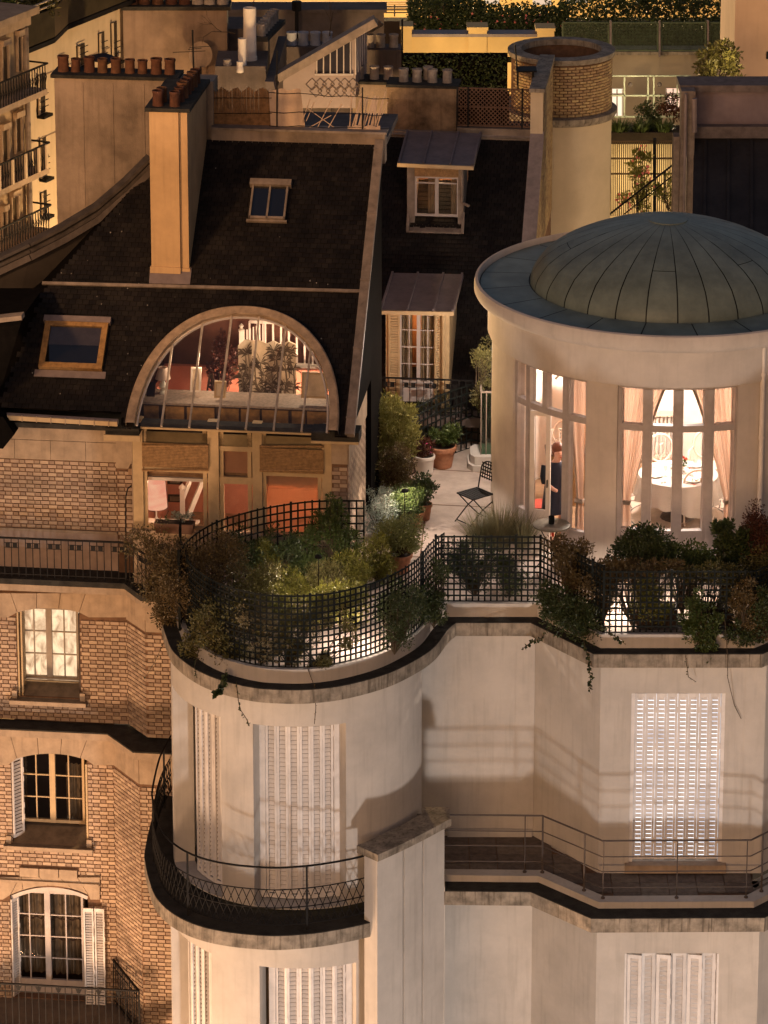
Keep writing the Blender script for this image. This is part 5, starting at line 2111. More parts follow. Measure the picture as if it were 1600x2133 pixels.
slates(b, outline, RW_)
obj('slates', b, SLATE, roof, kind='stuff')
b = M()                                  # pale specks of bird lime and lichen on the slates
for i in range(45):
    a, s = random.uniform(-3.3, 1.6), random.uniform(0.1, top)
    if i < 22:
        a, s = random.gauss(-2.0, 0.35), random.uniform(0.3, 3.2)
    if in_poly(a, s, outline):
        k = random.uniform(0.005, 0.014)
        b.add([RW_(a - k, s, 0.021), RW_(a, s - k * 1.6, 0.021), RW_(a + k, s, 0.021), RW_(a, s + k, 0.021)], [(0, 1, 2, 3)])
obj('lichen', b, PAPERW, roof, kind='stuff')
# hip face on the far left and the neighbour's verge
b = M()
b.add([RW_(-3.62, -0.12, -0.03), RW_(h1[0], h1[1], -0.03), RW_(h2[0], h2[1], -0.03), W(-4.2, 4.6, 3.2), W(-7.2, 3.2, 1.2), W(-7.0, 0.2, 1.2)], [(0, 1, 2, 3, 4, 5)])
obj('hip_roof', b, SLATEB, house)
b = M()
bl, br = RP(88, 594), RP(754, 611)
b.para(RW_(bl[0], bl[1], 0.005), RW_(br[0], br[1], 0.005) - RW_(bl[0], bl[1], 0.005), rS * 0.05, rN * 0.03)
obj('flashing', b, ZINCL, house, label='pale zinc strip across the slates')
b = M()
b.beam(RW_(vg + 0.04, -0.28, 0.04), RW_(vg + 0.04, top + 0.05, 0.04), 0.11, 0.10, up=rN)
b.beam(RW_(vg - 0.03, -0.28, 0.07), RW_(vg - 0.03, top + 0.05, 0.07), 0.03, 0.04, up=rN)
for i in range(5):
    b.beam(RW_(vg - 0.05, i * 1.2, 0.09), RW_(vg + 0.1, i * 1.2, 0.09), 0.03, 0.02, up=rN)
obj('verge', b, ZINCL, house, label='pale zinc verge on the right edge of the roof')
b = M()
b.ext([W(vg + 0.02, -0.2, 2.2), W(vg + 0.02, 3.6, 5.66), W(vg + 0.02, 3.75, 5.66), W(vg + 0.02, 3.75, -0.3), W(vg + 0.02, 2.3, -0.3), W(vg + 0.02, 2.3, 2.2)], -ex * 0.2)
obj('gable_side', b, SLATEB, house)
# eaves, gutter
b = M()
g0, g1 = LP(6, 866, -0.32), LP(246, 880, -0.32)
b.tube([g0, g1], 0.055, 8)
obj('gutter', b, ZINC, house)
for i in range(8):
    p = g0.lerp(g1, (i + 0.4) / 8)
    b = M()
    b.beam(p - ey * 0.07 - Z * 0.05, p - ey * 0.07 + Z * 0.05, 0.02, 0.012)
    obj('gutter_bracket', b, STONE, house)
b = M()
b.beam(g0 - Z * 0.005 - ey * 0.062, g1 - Z * 0.005 - ey * 0.062, 0.012, 0.07)
obj('gutter_face', b, OCHREP, house)
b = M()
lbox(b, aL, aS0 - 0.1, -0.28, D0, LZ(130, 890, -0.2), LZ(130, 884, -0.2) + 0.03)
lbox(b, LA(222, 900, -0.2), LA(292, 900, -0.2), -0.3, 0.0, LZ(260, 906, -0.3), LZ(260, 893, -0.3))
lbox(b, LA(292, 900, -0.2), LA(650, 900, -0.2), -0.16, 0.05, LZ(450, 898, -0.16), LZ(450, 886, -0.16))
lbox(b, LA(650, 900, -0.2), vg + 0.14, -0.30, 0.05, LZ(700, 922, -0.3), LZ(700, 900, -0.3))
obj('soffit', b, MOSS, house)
b = M()
lbox(b, LA(222, 900, -0.2) - 0.02, LA(292, 900, -0.2) + 0.02, -0.33, -0.301, LZ(260, 918, -0.3), LZ(260, 906, -0.3))
lbox(b, LA(292, 900, -0.2), LA(650, 900, -0.2), -0.185, -0.161, LZ(450, 898, -0.16), LZ(450, 894, -0.16))
lbox(b, LA(650, 900, -0.2), vg + 0.14, -0.325, -0.301, LZ(700, 924, -0.3), LZ(700, 919, -0.3))
obj('eaves_board', b, OCHREP, house)

# ---- fan window
b = M()
N = 48
o, i_ = [fan_pt(t / N, -0.0) for t in range(N + 1)], [fan_pt(t / N, 0.14) for t in range(N + 1)]
rowsO = [[RW_(p[0], p[1], -0.06) for p in o], [RW_(p[0], p[1], 0.13) for p in o], [RW_(p[0], p[1], 0.15) for p in [fan_pt(t / N, 0.02) for t in range(N + 1)]], [RW_(p[0], p[1], 0.15) for p in i_], [RW_(p[0], p[1], 0.02) for p in i_]]
b.sheet(rowsO)
fan = obj('fan_window', b, mat('weathered_fan_frame', (0.42, 0.30, 0.20), 0.7, var=0.2, scale=7, bump=0.2, streak=0.2), house, smooth=True)
b = M()
mi = [fan_pt(t / N, 0.17) for t in range(N + 1)]
b.tube([RW_(p[0], p[1], 0.06) for p in mi], 0.018, 6)
obj('inner_arch', b, FRAMEW, fan)
bars = [RP(u, 887 + (u - 338) * 0.024)[0] for u in (338, 396, 455, 514, 572, 630)]


def fan_top(a, k):
    best = min(((abs(fan_pt(t / 400, k)[0] - a), fan_pt(t / 400, k)[1]) for t in range(401)))
    return best[1]


BARM = mat('glazing_bar', (0.55, 0.45, 0.35), 0.45, 0.3, var=0.2)
for a in bars:
    b = M()
    b.beam(RW_(a, fan_s0, 0.065), RW_(a, fan_top(a, 0.14), 0.065), 0.028, 0.045, up=rN)
    obj('glazing_bar', b, BARM, fan)
ed = [fan_c - fan_w + 0.15] + bars + [fan_c + fan_w - 0.15]
for x0, x1 in zip(ed, ed[1:]):
    k = 6
    tops = [(x0 + (x1 - x0) * i / k) for i in range(k + 1)]
    g = M()
    g.add([RW_(x0, fan_s0, 0.045), RW_(x1, fan_s0, 0.045)] + [RW_(x, max(fan_s0 + 0.01, fan_top(x, 0.15)), 0.045) for x in reversed(tops)], [tuple(range(k + 3))])
    obj('pane', g, GLASS, fan)

# ---- roof windows
a0, a1, s0, s1 = RP(80, 778)[0], RP(212, 783)[0], RP(145, 772)[1], RP(155, 676)[1]
b = M()
WO = mat('pine_window_frame', (0.34, 0.19, 0.07), 0.5, var=0.2, scale=14)
for x0, x1, y0, y1 in ((a0, a0 + 0.09, s0, s1), (a1 - 0.09, a1, s0, s1), (a0 + 0.09, a1 - 0.09, s0, s0 + 0.09), (a0 + 0.09, a1 - 0.09, s1 - 0.07, s1)):
    b.para(RW_(x0, y0, 0.0), ex * (x1 - x0), rS * (y1 - y0), rN * 0.09)
sk = obj('roof_window', b, WO, house, label='wood framed roof window with a half-drawn grey blind')
b = M()
b.para(RW_(a0 - 0.03, s1, 0.0), ex * (a1 - a0 + 0.06), rS * 0.1, rN * 0.10)
obj('flashing', b, ZINC, sk)
b = M()
b.para(RW_(a0 - 0.06, s0 - 0.13, 0.0), ex * (a1 - a0 + 0.12), rS * 0.12, rN * 0.02)
obj('flashing', b, ZINC, sk)
b = M()
sm = s0 + 0.09 + (s1 - s0 - 0.16) * 0.52
b.para(RW_(a0 + 0.09, sm, 0.034), ex * (a1 - a0 - 0.18), rS * (s1 - 0.07 - sm), rN * 0.01)
obj('roller_blind', b, mat('grey_blind', (0.16, 0.13, 0.14), 0.8), sk)
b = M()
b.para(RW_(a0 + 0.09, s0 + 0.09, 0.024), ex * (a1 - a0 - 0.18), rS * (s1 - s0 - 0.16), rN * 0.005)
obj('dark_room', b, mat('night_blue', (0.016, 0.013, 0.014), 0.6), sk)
b = M()
b.add([RW_(a0 + 0.09, s0 + 0.09, 0.06), RW_(a1 - 0.09, s0 + 0.09, 0.06), RW_(a1 - 0.09, s1 - 0.07, 0.06), RW_(a0 + 0.09, s1 - 0.07, 0.06)], [(0, 1, 2, 3)])
obj('pane', b, GLASSD, sk)
a0, a1, s0, s1 = RP(518, 460)[0], RP(594, 462)[0], RP(555, 460)[1], RP(565, 392)[1]
b = M()
for x0, x1, y0, y1 in ((a0, a0 + 0.03, s0, s1), (a1 - 0.03, a1, s0, s1), ((a0 + a1) / 2 - 0.015, (a0 + a1) / 2 + 0.015, s0, s1), (a0, a1, s0, s0 + 0.04)):
    b.para(RW_(x0, y0, 0.0), ex * (x1 - x0), rS * (y1 - y0), rN * 0.08)
b.para(RW_(a0 - 0.03, s0 - 0.04, 0.0), ex * (a1 - a0 + 0.06), rS * 0.035, rN * 0.05)
b2 = M()
b2.para(RW_(a0 + 0.03, s0 + 0.04, 0.022), ex * (a1 - a0 - 0.06), rS * (s1 - s0 - 0.04), rN * 0.006)
sk2 = obj('roof_window', b, ZINCL, house, label='small metal roof window high on the slates')
obj('dark_room', b2, bpy.data.materials['night_blue'], sk2)
b = M()
b.para(RW_(a0 - 0.04, s1, 0.0), ex * (a1 - a0 + 0.08), rS * 0.11, rN * 0.11)
obj('hood', b, ZINCL, sk2)
b = M()
b.add([RW_(a0 + 0.03, s0 + 0.04, 0.05), RW_(a1 - 0.03, s0 + 0.04, 0.05), RW_(a1 - 0.03, s1, 0.05), RW_(a0 + 0.03, s1, 0.05)], [(0, 1, 2, 3)])
obj('pane', b, GLASSD, sk2)

# ---- tall chimney
def rd(u, v):
    a, s = RP(u, v)
    q = RW_(a, s) - LORG
    return q.dot(ex), q.dot(ey), q.z


ca0, cd0, _ = rd(316, 572)
ca1 = LA(393, 572, cd0)
ca2 = LA(376, 572, cd0)
czt = LZ(350, 232, cd0)
czb = LZ(350, 590, cd0)
cdep = 1.85
ch = thing('chimney', 'tall ochre rendered chimney rising from the slates with clay pots', 'chimney', W(ca0, cd0, czb))
b = M()
lbox(b, ca0, ca2, cd0, cd0 + cdep, czb - 0.5, czt)
lbox(b, ca2, ca1, cd0 + 0.05, cd0 + cdep, czb - 0.5, czt)
obj('stack', b, PLASTERO, ch)
b = M()
zb_ = LZ(350, 556, cd0)
lbox(b, ca0 - 0.02, ca2 + 0.005, cd0 - 0.02, cd0 + 0.1, zb_ - 0.1, zb_)
lbox(b, ca2 + 0.006, ca1 + 0.02, cd0 + 0.02, cd0 + cdep, zb_ - 0.2, zb_ - 0.02)
obj('base', b, PLASTERO, ch)
b = M()
lbox(b, ca0 - 0.06, ca1 + 0.06, cd0 - 0.06, cd0 + cdep + 0.03, czt, czt + 0.06)
obj('cap', b, MOSS, ch)
b = M()
b.ext([RW_(RP(311, 592)[0], RP(311, 592)[1], 0.01), RW_(RP(396, 594)[0], RP(396, 594)[1], 0.01), RW_(RP(400, 560)[0], RP(400, 560)[1], 0.01), RW_(RP(313, 560)[0], RP(313, 560)[1], 0.01)], rN * 0.02)
obj('flashing', b, ZINC, ch)


def potmesh(r, h):
    b = M()
    b.lathe((0, 0, 0), [(r * 1.05, 0), (r * 1.0, 0.03), (r * 0.95, h * 0.8), (r * 1.06, h * 0.86), (r * 1.06, h), (r * 0.82, h), (r * 0.8, h * 0.4), (0.001, h * 0.4)], 14)
    return b


PM = mesh_of('chimney_pot', potmesh(0.085, 0.24), POTD, smooth=True)
PMW = mesh_of('chimney_pot', potmesh(0.085, 0.24), POTW, smooth=True)
for k, (x, y) in enumerate([(0.12, 0.12), (0.38, 0.12), (0.14, 0.36), (0.40, 0.42), (0.41, 0.66), (0.42, 0.9), (0.43, 1.14), (0.44, 1.38), (0.45, 1.62)]):
    p = W(ca0 + x, cd0 + y, czt + 0.06)
    inst('chimney_pot', PM, ch, Matrix.Translation(p) @ Matrix.Rotation(random.random() * 6, 4, 'Z') @ Matrix.Scale(random.uniform(0.92, 1.06), 4))

# ---- party wall with nine pots, behind
dp = cd0 + cdep + 0.15
pw = thing('chimney_wall', 'broad weathered plaster party wall with a row of nine sooty clay pots', 'chimney', W(-3, dp, 3))
x0, x1 = LA(113, 165, dp), LA(444, 165, dp)
zt_ = LZ(240, 164, dp)
b = M()
lbox(b, x0, x1, dp, dp + 0.45, 1.0, zt_)
obj('wall', b, PLASTER, pw)
b = M()
lbox(b, x0 - 0.05, LA(372, 165, dp), dp - 0.06, dp + 0.5, zt_, zt_ + 0.055)
obj('cap', b, MOSS, pw)
b = M()
for u in (175, 237, 302):
    lbox(b, LA(u, 300, dp) - 0.006, LA(u, 300, dp) + 0.006, dp - 0.012, dp - 0.001, 3.5, zt_ - 0.08)
obj('joint_strip', b, PLASTER, pw)
for u in (133, 158, 187, 214, 242, 271, 297, 326, 354):
    p = LP(u, 160, dp + 0.2)
    inst('chimney_pot', PM, pw, Matrix.Translation((p.x, p.y, zt_ + 0.055)) @ Matrix.Rotation(u, 4, 'Z') @ Matrix.Rotation(random.uniform(-0.05, 0.05), 4, 'X') @ Matrix.Scale(random.uniform(0.82, 1.06), 4))

# ---- long zinc verge of the neighbouring roof (lower left) and its eaves
nb = thing('neighbour_roof', 'dark neighbouring roof edge with stepped zinc flashing at far left', 'roof', W(-5, 1.5, 2))
vp = [LP(-40, 580, 1.6), LP(60, 533, 1.9), LP(130, 497, 2.2), LP(200, 455, 2.5), LP(262, 402, 2.75), LP(312, 352, 2.95)]
DZ = mat('dull_lead', (0.075, 0.06, 0.052), 0.8, var=0.25, streak=0.3)
for dz, wd, m in ((0.0, 0.10, PLASTERD), (0.10, 0.05, DZ), (0.2, 0.05, DZ)):
    b = M()
    for p, q in zip(vp, vp[1:]):
        b.beam(p + Z * dz, q + Z * dz, 0.2, wd)
    obj('verge', b, m, nb)
b = M()
vb = [p - Z * 0.06 for p in vp]
b.add([vb[0], vb[1], vb[2], vb[3], vb[4], vb[5], vb[5] - Z * 1.5, vb[0] - Z * 2.5], [(0, 1, 2, 3, 4, 5, 6, 7)])
obj('side', b, mat('dark_side', (0.035, 0.027, 0.022), 0.9), nb)
b = M()
P0_, P1_ = LP(-40, 668, -0.6), LP(48, 658, -0.6)
b.beam(P0_, P1_, 0.2, 0.07)
obj('eaves', b, ZINCL, nb)
b = M()
b.add([P0_, P1_, LP(5, 800, -0.3), LP(-40, 860, -0.3)], [(0, 1, 2, 3)])
b.add([P0_, P1_, LP(90, 600, 1.0), LP(-40, 600, 1.0)], [(0, 1, 2, 3)])
obj('slope', b, SLATEB, nb)
b = M()
b.ext([LP(-40, 930, -0.55), LP(6, 935, -0.55), LP(30, 905, -0.55), LP(6, 868, -0.55), LP(-40, 868, -0.55)], ey * 0.3)
obj('eaves_corner', b, SLATEB, nb)

# ================================================================ studio room behind the fan window
zf1 = 1.35
b = M()
x0, x1 = fan_c - 1.7, fan_c + 1.62
lbox(b, x0, x1, 0.16, 3.45, zf1 - 0.1, zf1)
obj('studio_floor', b, FLOORW, house)
b = M()
lbox(b, x0, x1, 3.3, 3.4, zf1, 5.2)
b.ext([W(x0 - 0.05, 0.5, zf1), W(x0 - 0.05, 0.5, 2.8), W(x0 - 0.05, 3.3, 5.2), W(x0 - 0.05, 3.3, zf1)], ex * 0.05)
b.ext([W(x1, 0.16, zf1), W(x1, 0.16, 2.6), W(x1, 3.3, 5.2), W(x1, 3.3, zf1)], ex * 0.05)
obj('studio_wall', b, REDW, house)
light('studio_light', 'POINT', W(fan_c + 0.9, 1.7, 3.35), 80, (1.0, 0.70, 0.44), 0.12)
light('studio_light', 'POINT', W(fan_c - 0.6, 0.9, 2.9), 20, (1.0, 0.68, 0.42), 0.12)
# workbench
zbn = LZ(490, 845, 0.4)
dk = LDP(490, 816, zbn)
t = thing('workbench', 'long grey-topped workbench with wooden drawers just inside the fan window', 'desk', W(fan_c, 0.6, zf1))
b = M()
lbox(b, x0 + 0.03, x1 - 0.03, 0.4, dk, zbn - 0.03, zbn)
obj('worktop', b, mat('grey_worktop', (0.36, 0.29, 0.24), 0.6, var=0.2, scale=20), t)
b = M()
lbox(b, x0 + 0.06, x1 - 0.06, 0.45, dk - 0.02, zf1, zbn - 0.031)
obj('carcass', b, DWOOD, t)
for u0, u1 in ((300, 331), (345, 384), (390, 447), (455, 498), (502, 541), (546, 601), (608, 636), (640, 682)):
    b = M()
    lbox(b, LA(u0, 860, 0.44), LA(u1, 860, 0.44), 0.425, 0.449, zbn - 0.27, zbn - 0.06)
    obj('drawer', b, WOOD, t)


def board(name, label, cat, us, vs, d, lean, m, thick=0.02, frame=None):
    """flat upright thing standing on the bench: a board with an optional frame"""
    c = LP(sum(us) / 2, vs[1], d)
    t = thing(name, label, cat, c)
    a0, a1 = LA(us[0], vs[1], d), LA(us[1], vs[1], d)
    z0, z1 = LZ(us[0], vs[1], d), LZ(us[0], vs[0], d)
    up = (Z * (z1 - z0) + ey * lean)
    b = M()
    b.para(W(a0, d, z0), ex * (a1 - a0), up, ey * thick)
    obj('panel', b, m, t)
    if frame:
        b = M()
        f = 0.03
        un = up.normalized()
        P = W(a0, d - 0.012, z0)
        wd = ex * (a1 - a0)
        b.para(P, ex * f, up, ey * 0.011)
        b.para(P + wd - ex * f, ex * f, up, ey * 0.011)
        b.para(P + ex * f, wd - ex * 2 * f, un * f, ey * 0.011)
        b.para(P + ex * f + up - un * f, wd - ex * 2 * f, un * f, ey * 0.011)
        obj('frame', b, frame, t)
    return t


PAPER = mat('paper', (0.62, 0.50, 0.36), 0.8)
board('picture', 'pale unframed board leaning on an easel at the left of the workbench', 'picture', (396, 418), (770, 816), 0.75, 0.12, PAPER, frame=WHITE)
board('picture', 'small cream picture in a thin frame standing on the workbench', 'picture', (446, 470), (797, 828), 0.62, 0.08, PAPER, frame=OCHREP)
board('picture', 'large framed cream canvas leaning at the right end of the workbench', 'picture', (627, 682), (778, 828), 0.62, 0.08, PAPER, frame=OCHREP)
board('laptop', 'thin tablet standing at the far left end of the workbench', 'tablet', (305, 322), (800, 826), 0.6, 0.1, ROOMD)
q = LP(340, 812, 0.85)
q.z = zbn
t = thing('table_lamp', 'unlit table lamp with pale shade at the dim left end of the workbench', 'lamp', q)
b = M()
b.lathe(q, [(0.06, 0), (0.06, 0.02), (0.03, 0.05), (0.07, 0.12), (0.03, 0.2), (0.01, 0.24)], 12)
obj('base', b, CHINA, t, smooth=True)
b = M()
b.lathe(q, [(0.12, 0.24), (0.07, 0.42)], 16)
obj('lamp_shade', b, CHAIRP, t, smooth=True)
# palm-patterned folding screen
t = thing('folding_screen', 'cream folding screen painted with dark palms in the studio', 'screen', W(fan_c + 0.3, 1.5, zf1))
us = [497, 525, 556, 586, 617]
for i in range(4):
    dd0, dd1 = (1.5, 1.62) if i % 2 == 0 else (1.62, 1.5)
    p0, p1 = LP(us[i], 800, dd0), LP(us[i + 1], 800, dd1)
    z1 = LZ(550, 712, 1.55)
    zc = [0.0, 0.05, 0.05, 0.0, 0.05][i], [0.05, 0.05, 0.0, 0.05, 0.0][i]
    A_, B_ = V((p0.x, p0.y, zf1)), V((p1.x, p1.y, zf1))
    b = M()
    b.ext([A_, B_, V((p1.x, p1.y, z1 - 0.06 + zc[1])), V(((p0.x + p1.x) / 2, (p0.y + p1.y) / 2, z1 + 0.02)), V((p0.x, p0.y, z1 - 0.06 + zc[0]))], ey * 0.02)
    pn = obj('screen_panel', b, mat('screen_canvas', (0.66, 0.55, 0.42), 0.8) if i == 0 else bpy.data.materials['screen_canvas'], t)
    b = M()
    ax = (B_ - A_).normalized()
    wd = (B_ - A_).length
    for k in range(9):
        c = A_ + ax * wd * random.uniform(0.12, 0.88) + Z * random.uniform(0.75, z1 - zf1 - 0.12) - ey * 0.004
        for f in range(9):
            an = rad(-20 + f * 27 + random.uniform(-8, 8))
            ln = random.uniform(0.10, 0.22)
            tip = c + ax * math.cos(an) * ln + Z * math.sin(an) * ln * 0.9
            md = c.lerp(tip, 0.5) + Z * 0.03
            b.add([c, md + Z * 0.008, tip, md - Z * 0.008], [(0, 1, 2), (0, 2, 3)])
        b.beam(c, c - Z * 0.35 + ax * 0.03, 0.015, 0.003, up=ey)
    obj('palm_motif', b, STONED, pn)
# house plant, easel, balustrade
plant('house_plant', 'tall dark houseplant against the red studio wall', 'plant', W(LA(458, 730, 2.2), 2.2, zf1), [((0, 0, 1.1), (0.28, 0.2, 0.42)), ((0.05, 0, 0.7), (0.2, 0.2, 0.25))], 520, 0.09, LR, pot=(0.16, 0.12, 0.25), group=None)
t = thing('easel', 'dark wooden easel in the studio behind the leaning board', 'easel', W(LA(440, 780, 1.4), 1.4, zf1))
for dx, dy in ((-0.2, 0), (0.2, 0), (0, 0.4)):
    b = M()
    p = W(LA(440, 780, 1.4), 1.4, zf1)
    b.beam(p + ex * dx + ey * dy, p + Z * 1.15 + ex * dx * 0.1, 0.03, 0.03)
    obj('leg', b, DWOOD, t)
t = thing('stair_balustrade', 'white balustrade of the mezzanine stair glowing at the back of the studio', 'balustrade', W(fan_c + 0.6, 2.9, 2.2))
zA, zB = LZ(600, 758, 2.9), LZ(600, 672, 2.9)
b = M()
p0, p1 = LP(520, 690, 2.9), LP(684, 700, 2.9)
b.beam(V((p0.x, p0.y, zB)), V((p1.x, p1.y, zB)), 0.05, 0.05)
b.beam(V((p0.x, p0.y, zA)), V((p1.x, p1.y, zA - 0.05)), 0.06, 0.09)
obj('rail', b, WHITE, t)
for k in range(11):
    p = p0.lerp(p1, k / 10)
    b = M()
    b.beam((p.x, p.y, zA), (p.x, p.y, zB), 0.03, 0.03)
    obj('baluster', b, WHITE, t)
b = M()
p = LP(503, 700, 2.4)
b.beam((p.x, p.y, zA - 0.2), (p.x, p.y, LZ(503, 690, 2.4)), 0.07, 0.07)
b.lathe((p.x, p.y, LZ(503, 690, 2.4)), [(0.05, 0), (0.05, 0.03), (0.02, 0.05), (0.04, 0.09), (0.001, 0.13)], 10)
obj('newel_post', b, WHITE, t)
b = M()
for k in range(7):
    q0, q1 = W(LA(508, 700, 2.4) + k * 0.04, 2.4 + k * 0.07, zA - 0.1), W(LA(508, 700, 2.4) + k * 0.04, 2.4 + k * 0.07, zB)
    b.beam(q0, q1, 0.02, 0.02)
obj('baluster', b, WHITE, t)

# ================================================================ lamp-lit room behind the bay window
b = M()
ra, rb_ = LA(288, 1000, 0), LA(690, 1000, 0)
lbox(b, ra, rb_, 0.13, 3.0, za - 0.75, za - 0.7)
obj('sitting_room_floor', b, FLOORW, house)
b = M()
lbox(b, ra - 0.05, rb_, 2.6, 2.7, za - 0.7, zz1 + 0.1)
lbox(b, ra - 0.06, ra - 0.01, 0.14, 2.6, za - 0.7, zz1)
lbox(b, rb_ + 0.001, rb_ + 0.05, 0.14, 2.6, za - 0.7, zz1)
obj('sitting_room_wall', b, mat('salmon_red_wall', (0.42, 0.17, 0.11), 0.8, var=0.1), house)
b = M()
lbox(b, ra, rb_, 0.13, 2.6, zf1 - 0.16, zf1 - 0.11)
obj('sitting_room_ceiling', b, ROOMW, house)
lp = LP(326, 1092, 0.42)
zlb = LZ(326, 1093, 0.42)
t = thing('table_lamp', 'glowing table lamp with tapering cream shade inside the bay window', 'lamp', (lp.x, lp.y, zlb))
SHD = emis('lit_lamp_shade', (1.0, 0.60, 0.36), 0.95, (0.95, 0.36, 0.22), 2.0)
b = M()
zs1, zs2 = LZ(326, 1056, 0.42), LZ(326, 1003, 0.42)
b.lathe((lp.x, lp.y, 0), [(0.172, zs1), (0.145, zs2)], 24)
obj('lamp_shade', b, SHD, t, smooth=True)
b = M()
b.lathe((lp.x, lp.y, zlb), [(0.07, 0), (0.06, 0.02), (0.015, 0.04), (0.03, 0.1), (0.012, 0.14), (0.012, zs1 - zlb + 0.05)], 12)
obj('base', b, WHITE, t, smooth=True)
light('lamp_bulb', 'POINT', (lp.x, lp.y, zs2 + 0.05), 22, (1.0, 0.62, 0.36), 0.06)
light('room_lamp', 'POINT', W(LA(612, 1000, 0), 0.75, 1.2), 300, (1.0, 0.68, 0.44), 0.1)
light('room_lamp', 'POINT', W(0.4, 1.7, zz1 - 0.35), 190, (1.0, 0.62, 0.42), 0.15)
t = thing('side_table', 'side table under the glowing lamp inside the bay window', 'table', W(LA(350, 1090, 0.42), 0.42, za - 0.7))
b = M()
lbox(b, LA(303, 1090, 0.42), LA(410, 1090, 0.42), 0.2, 0.7, zlb - 0.03, zlb)
obj('tabletop', b, WHITE, t)
for dx in (306, 405):
    b = M()
    lbox(b, LA(dx, 1090, 0.42) - 0.02, LA(dx, 1090, 0.42) + 0.02, 0.42, 0.46, za - 0.7, zlb - 0.03)
    obj('leg', b, WHITE, t)
t = thing('book_pile', 'little pile of dark books beside the glowing lamp', 'books', LP(345, 1088, 0.35))
for i in range(3):
    b = M()
    lbox(b, LA(337 + i, 1088, 0.35), LA(357 - i, 1088, 0.35), 0.3, 0.45, zlb + i * 0.025, zlb + i * 0.025 + 0.022)
    obj('book', b, [ROOMD, STONED, DWOOD][i], t)
t = thing('stair_post', 'white stair newel post and sloping handrail in the red room', 'balustrade', W(LA(380, 1050, 1.1), 1.1, za - 0.7))
p = LP(380, 1040, 1.1)
b = M()
b.beam((p.x, p.y, za - 0.7), (p.x, p.y, LZ(380, 1018, 1.1)), 0.075, 0.075)
b.lathe((p.x, p.y, LZ(380, 1018, 1.1)), [(0.055, 0), (0.055, 0.03), (0.001, 0.09)], 4)
obj('newel_post', b, WHITE, t)
b = M()
b.beam(V((p.x, p.y, p.z)), V((p.x, p.y, p.z)) + ex * 0.35 + Z * 0.9 + ey * 0.3, 0.05, 0.06)
b.beam(V((p.x, p.y, p.z - 0.5)), V((p.x, p.y, p.z - 0.5)) + ex * 0.35 + Z * 0.9 + ey * 0.3, 0.03, 0.08)
obj('handrail', b, WHITE, t)
for u0, v0, u1, v1 in ((349, 995, 380, 1008), (349, 1030, 378, 1045)):
    t = thing('picture', 'dark framed picture on the red wall, %s of the two by the stair post' % ('upper' if v0 < 1000 else 'lower'), 'picture', LP((u0 + u1) / 2, (v0 + v1) / 2, 2.59))
    b = M()
    lbox(b, LA(u0, v0, 2.58), LA(u1, v0, 2.58), 2.57, 2.599, LZ(u0, v1, 2.58), LZ(u0, v0, 2.58))
    obj('frame', b, DWOOD, t)
    b = M()
    lbox(b, LA(u0 + 5, v0, 2.56), LA(u1 - 5, v0, 2.56), 2.56, 2.569, LZ(u0, v1 - 3, 2.58), LZ(u0, v0 + 3, 2.58))
    obj('canvas', b, STONED, t)
t = thing('roller_blind', 'closed peach roller blind filling the right bay window', 'blind', LP(608, 1090, 0.12))
b = M()
for i in range(4):
    z0, z1 = za - 0.1, LZ(608, 985, 0.12)
    lbox(b, LA(549, 1000, 0.12), LA(668, 1000, 0.12), 0.12, 0.126 + 0.01 * (i % 2), z0 + (z1 - z0) * i / 4 + 0.002, z0 + (z1 - z0) * (i + 1) / 4 - 0.002)
obj('blind_sheet', b, PEACH, t)
t = thing('roller_blind', 'peach blind half lowered over the narrow middle bay window', 'blind', LP(490, 990, 0.12))
b = M()
lbox(b, LA(458, 960, 0.12), LA(525, 960, 0.12), 0.12, 0.126, LZ(490, 985, 0.12), LZ(490, 938, 0.12))
obj('blind_sheet', b, PEACH, t)
# planter on the sill
pq = LP(362, 1100, -0.2)
t = thing('window_box', 'brown window box of green plants on the sill of the lamp-lit bay window', 'planter', pq)
a0, a1 = LA(322, 1100, -0.2), LA(405, 1100, -0.2)
b = M()
z0 = LZ(362, 1111, -0.24)
b.ext([W(a0 + 0.03, -0.26, z0), W(a1 - 0.03, -0.26, z0), W(a1, -0.28, z0 + 0.16), W(a0, -0.28, z0 + 0.16)], ey * 0.2)
obj('box', b, mat('brown_trough', (0.12, 0.05, 0.025), 0.6), t)
b = M()
lbox(b, a0 + 0.02, a1 - 0.02, -0.262, -0.1, z0 + 0.13, z0 + 0.165)
obj('soil', b, SOIL, t)
b = M()
clumps(b, W(LA(382, 1088, -0.1), -0.1, z0 + 0.22), (0.16, 0.09, 0.06), 160, 0.05, wr=0.7)
obj('leaves', b, LS, t, kind='stuff')
b = M()
clumps(b, W(LA(345, 1095, -0.15), -0.15, z0 + 0.17), (0.13, 0.06, 0.03), 60, 0.04)
obj('seedlings', b, LG, t, kind='stuff')


# ================================================================ SLATE HOUSE WITH TWO DORMERS (behind the terrace)
RO = V((0.6, 57.0, 0))


def Q_(a, d, z): return RO + ex * a + ey * d + Z * z
def QP(u, v, d): return hit(u, v, RO + ey * d, ey)
def QA(u, v, d): return (QP(u, v, d) - RO).dot(ex)
def QZ(u, v, d): return QP(u, v, d).z


def qbox(b, a0, a1, d0, d1, z0, z1, m=0):
    return b.para(Q_(a0, d0, z0), ex * (a1 - a0), ey * (d1 - d0), Z * (z1 - z0), m)


sh2 = thing('slate_house', 'dark slate roof with two zinc-topped dormers behind the terrace', 'house', RO)
zq0 = QZ(870, 842, 0.0)
SQ = rad(40)
qS = ey * math.cos(SQ) + Z * math.sin(SQ)
qN = ex.cross(qS).normalized()
if qN.z < 0:
    qN = -qN
QR0 = Q_(0, 0, zq0)


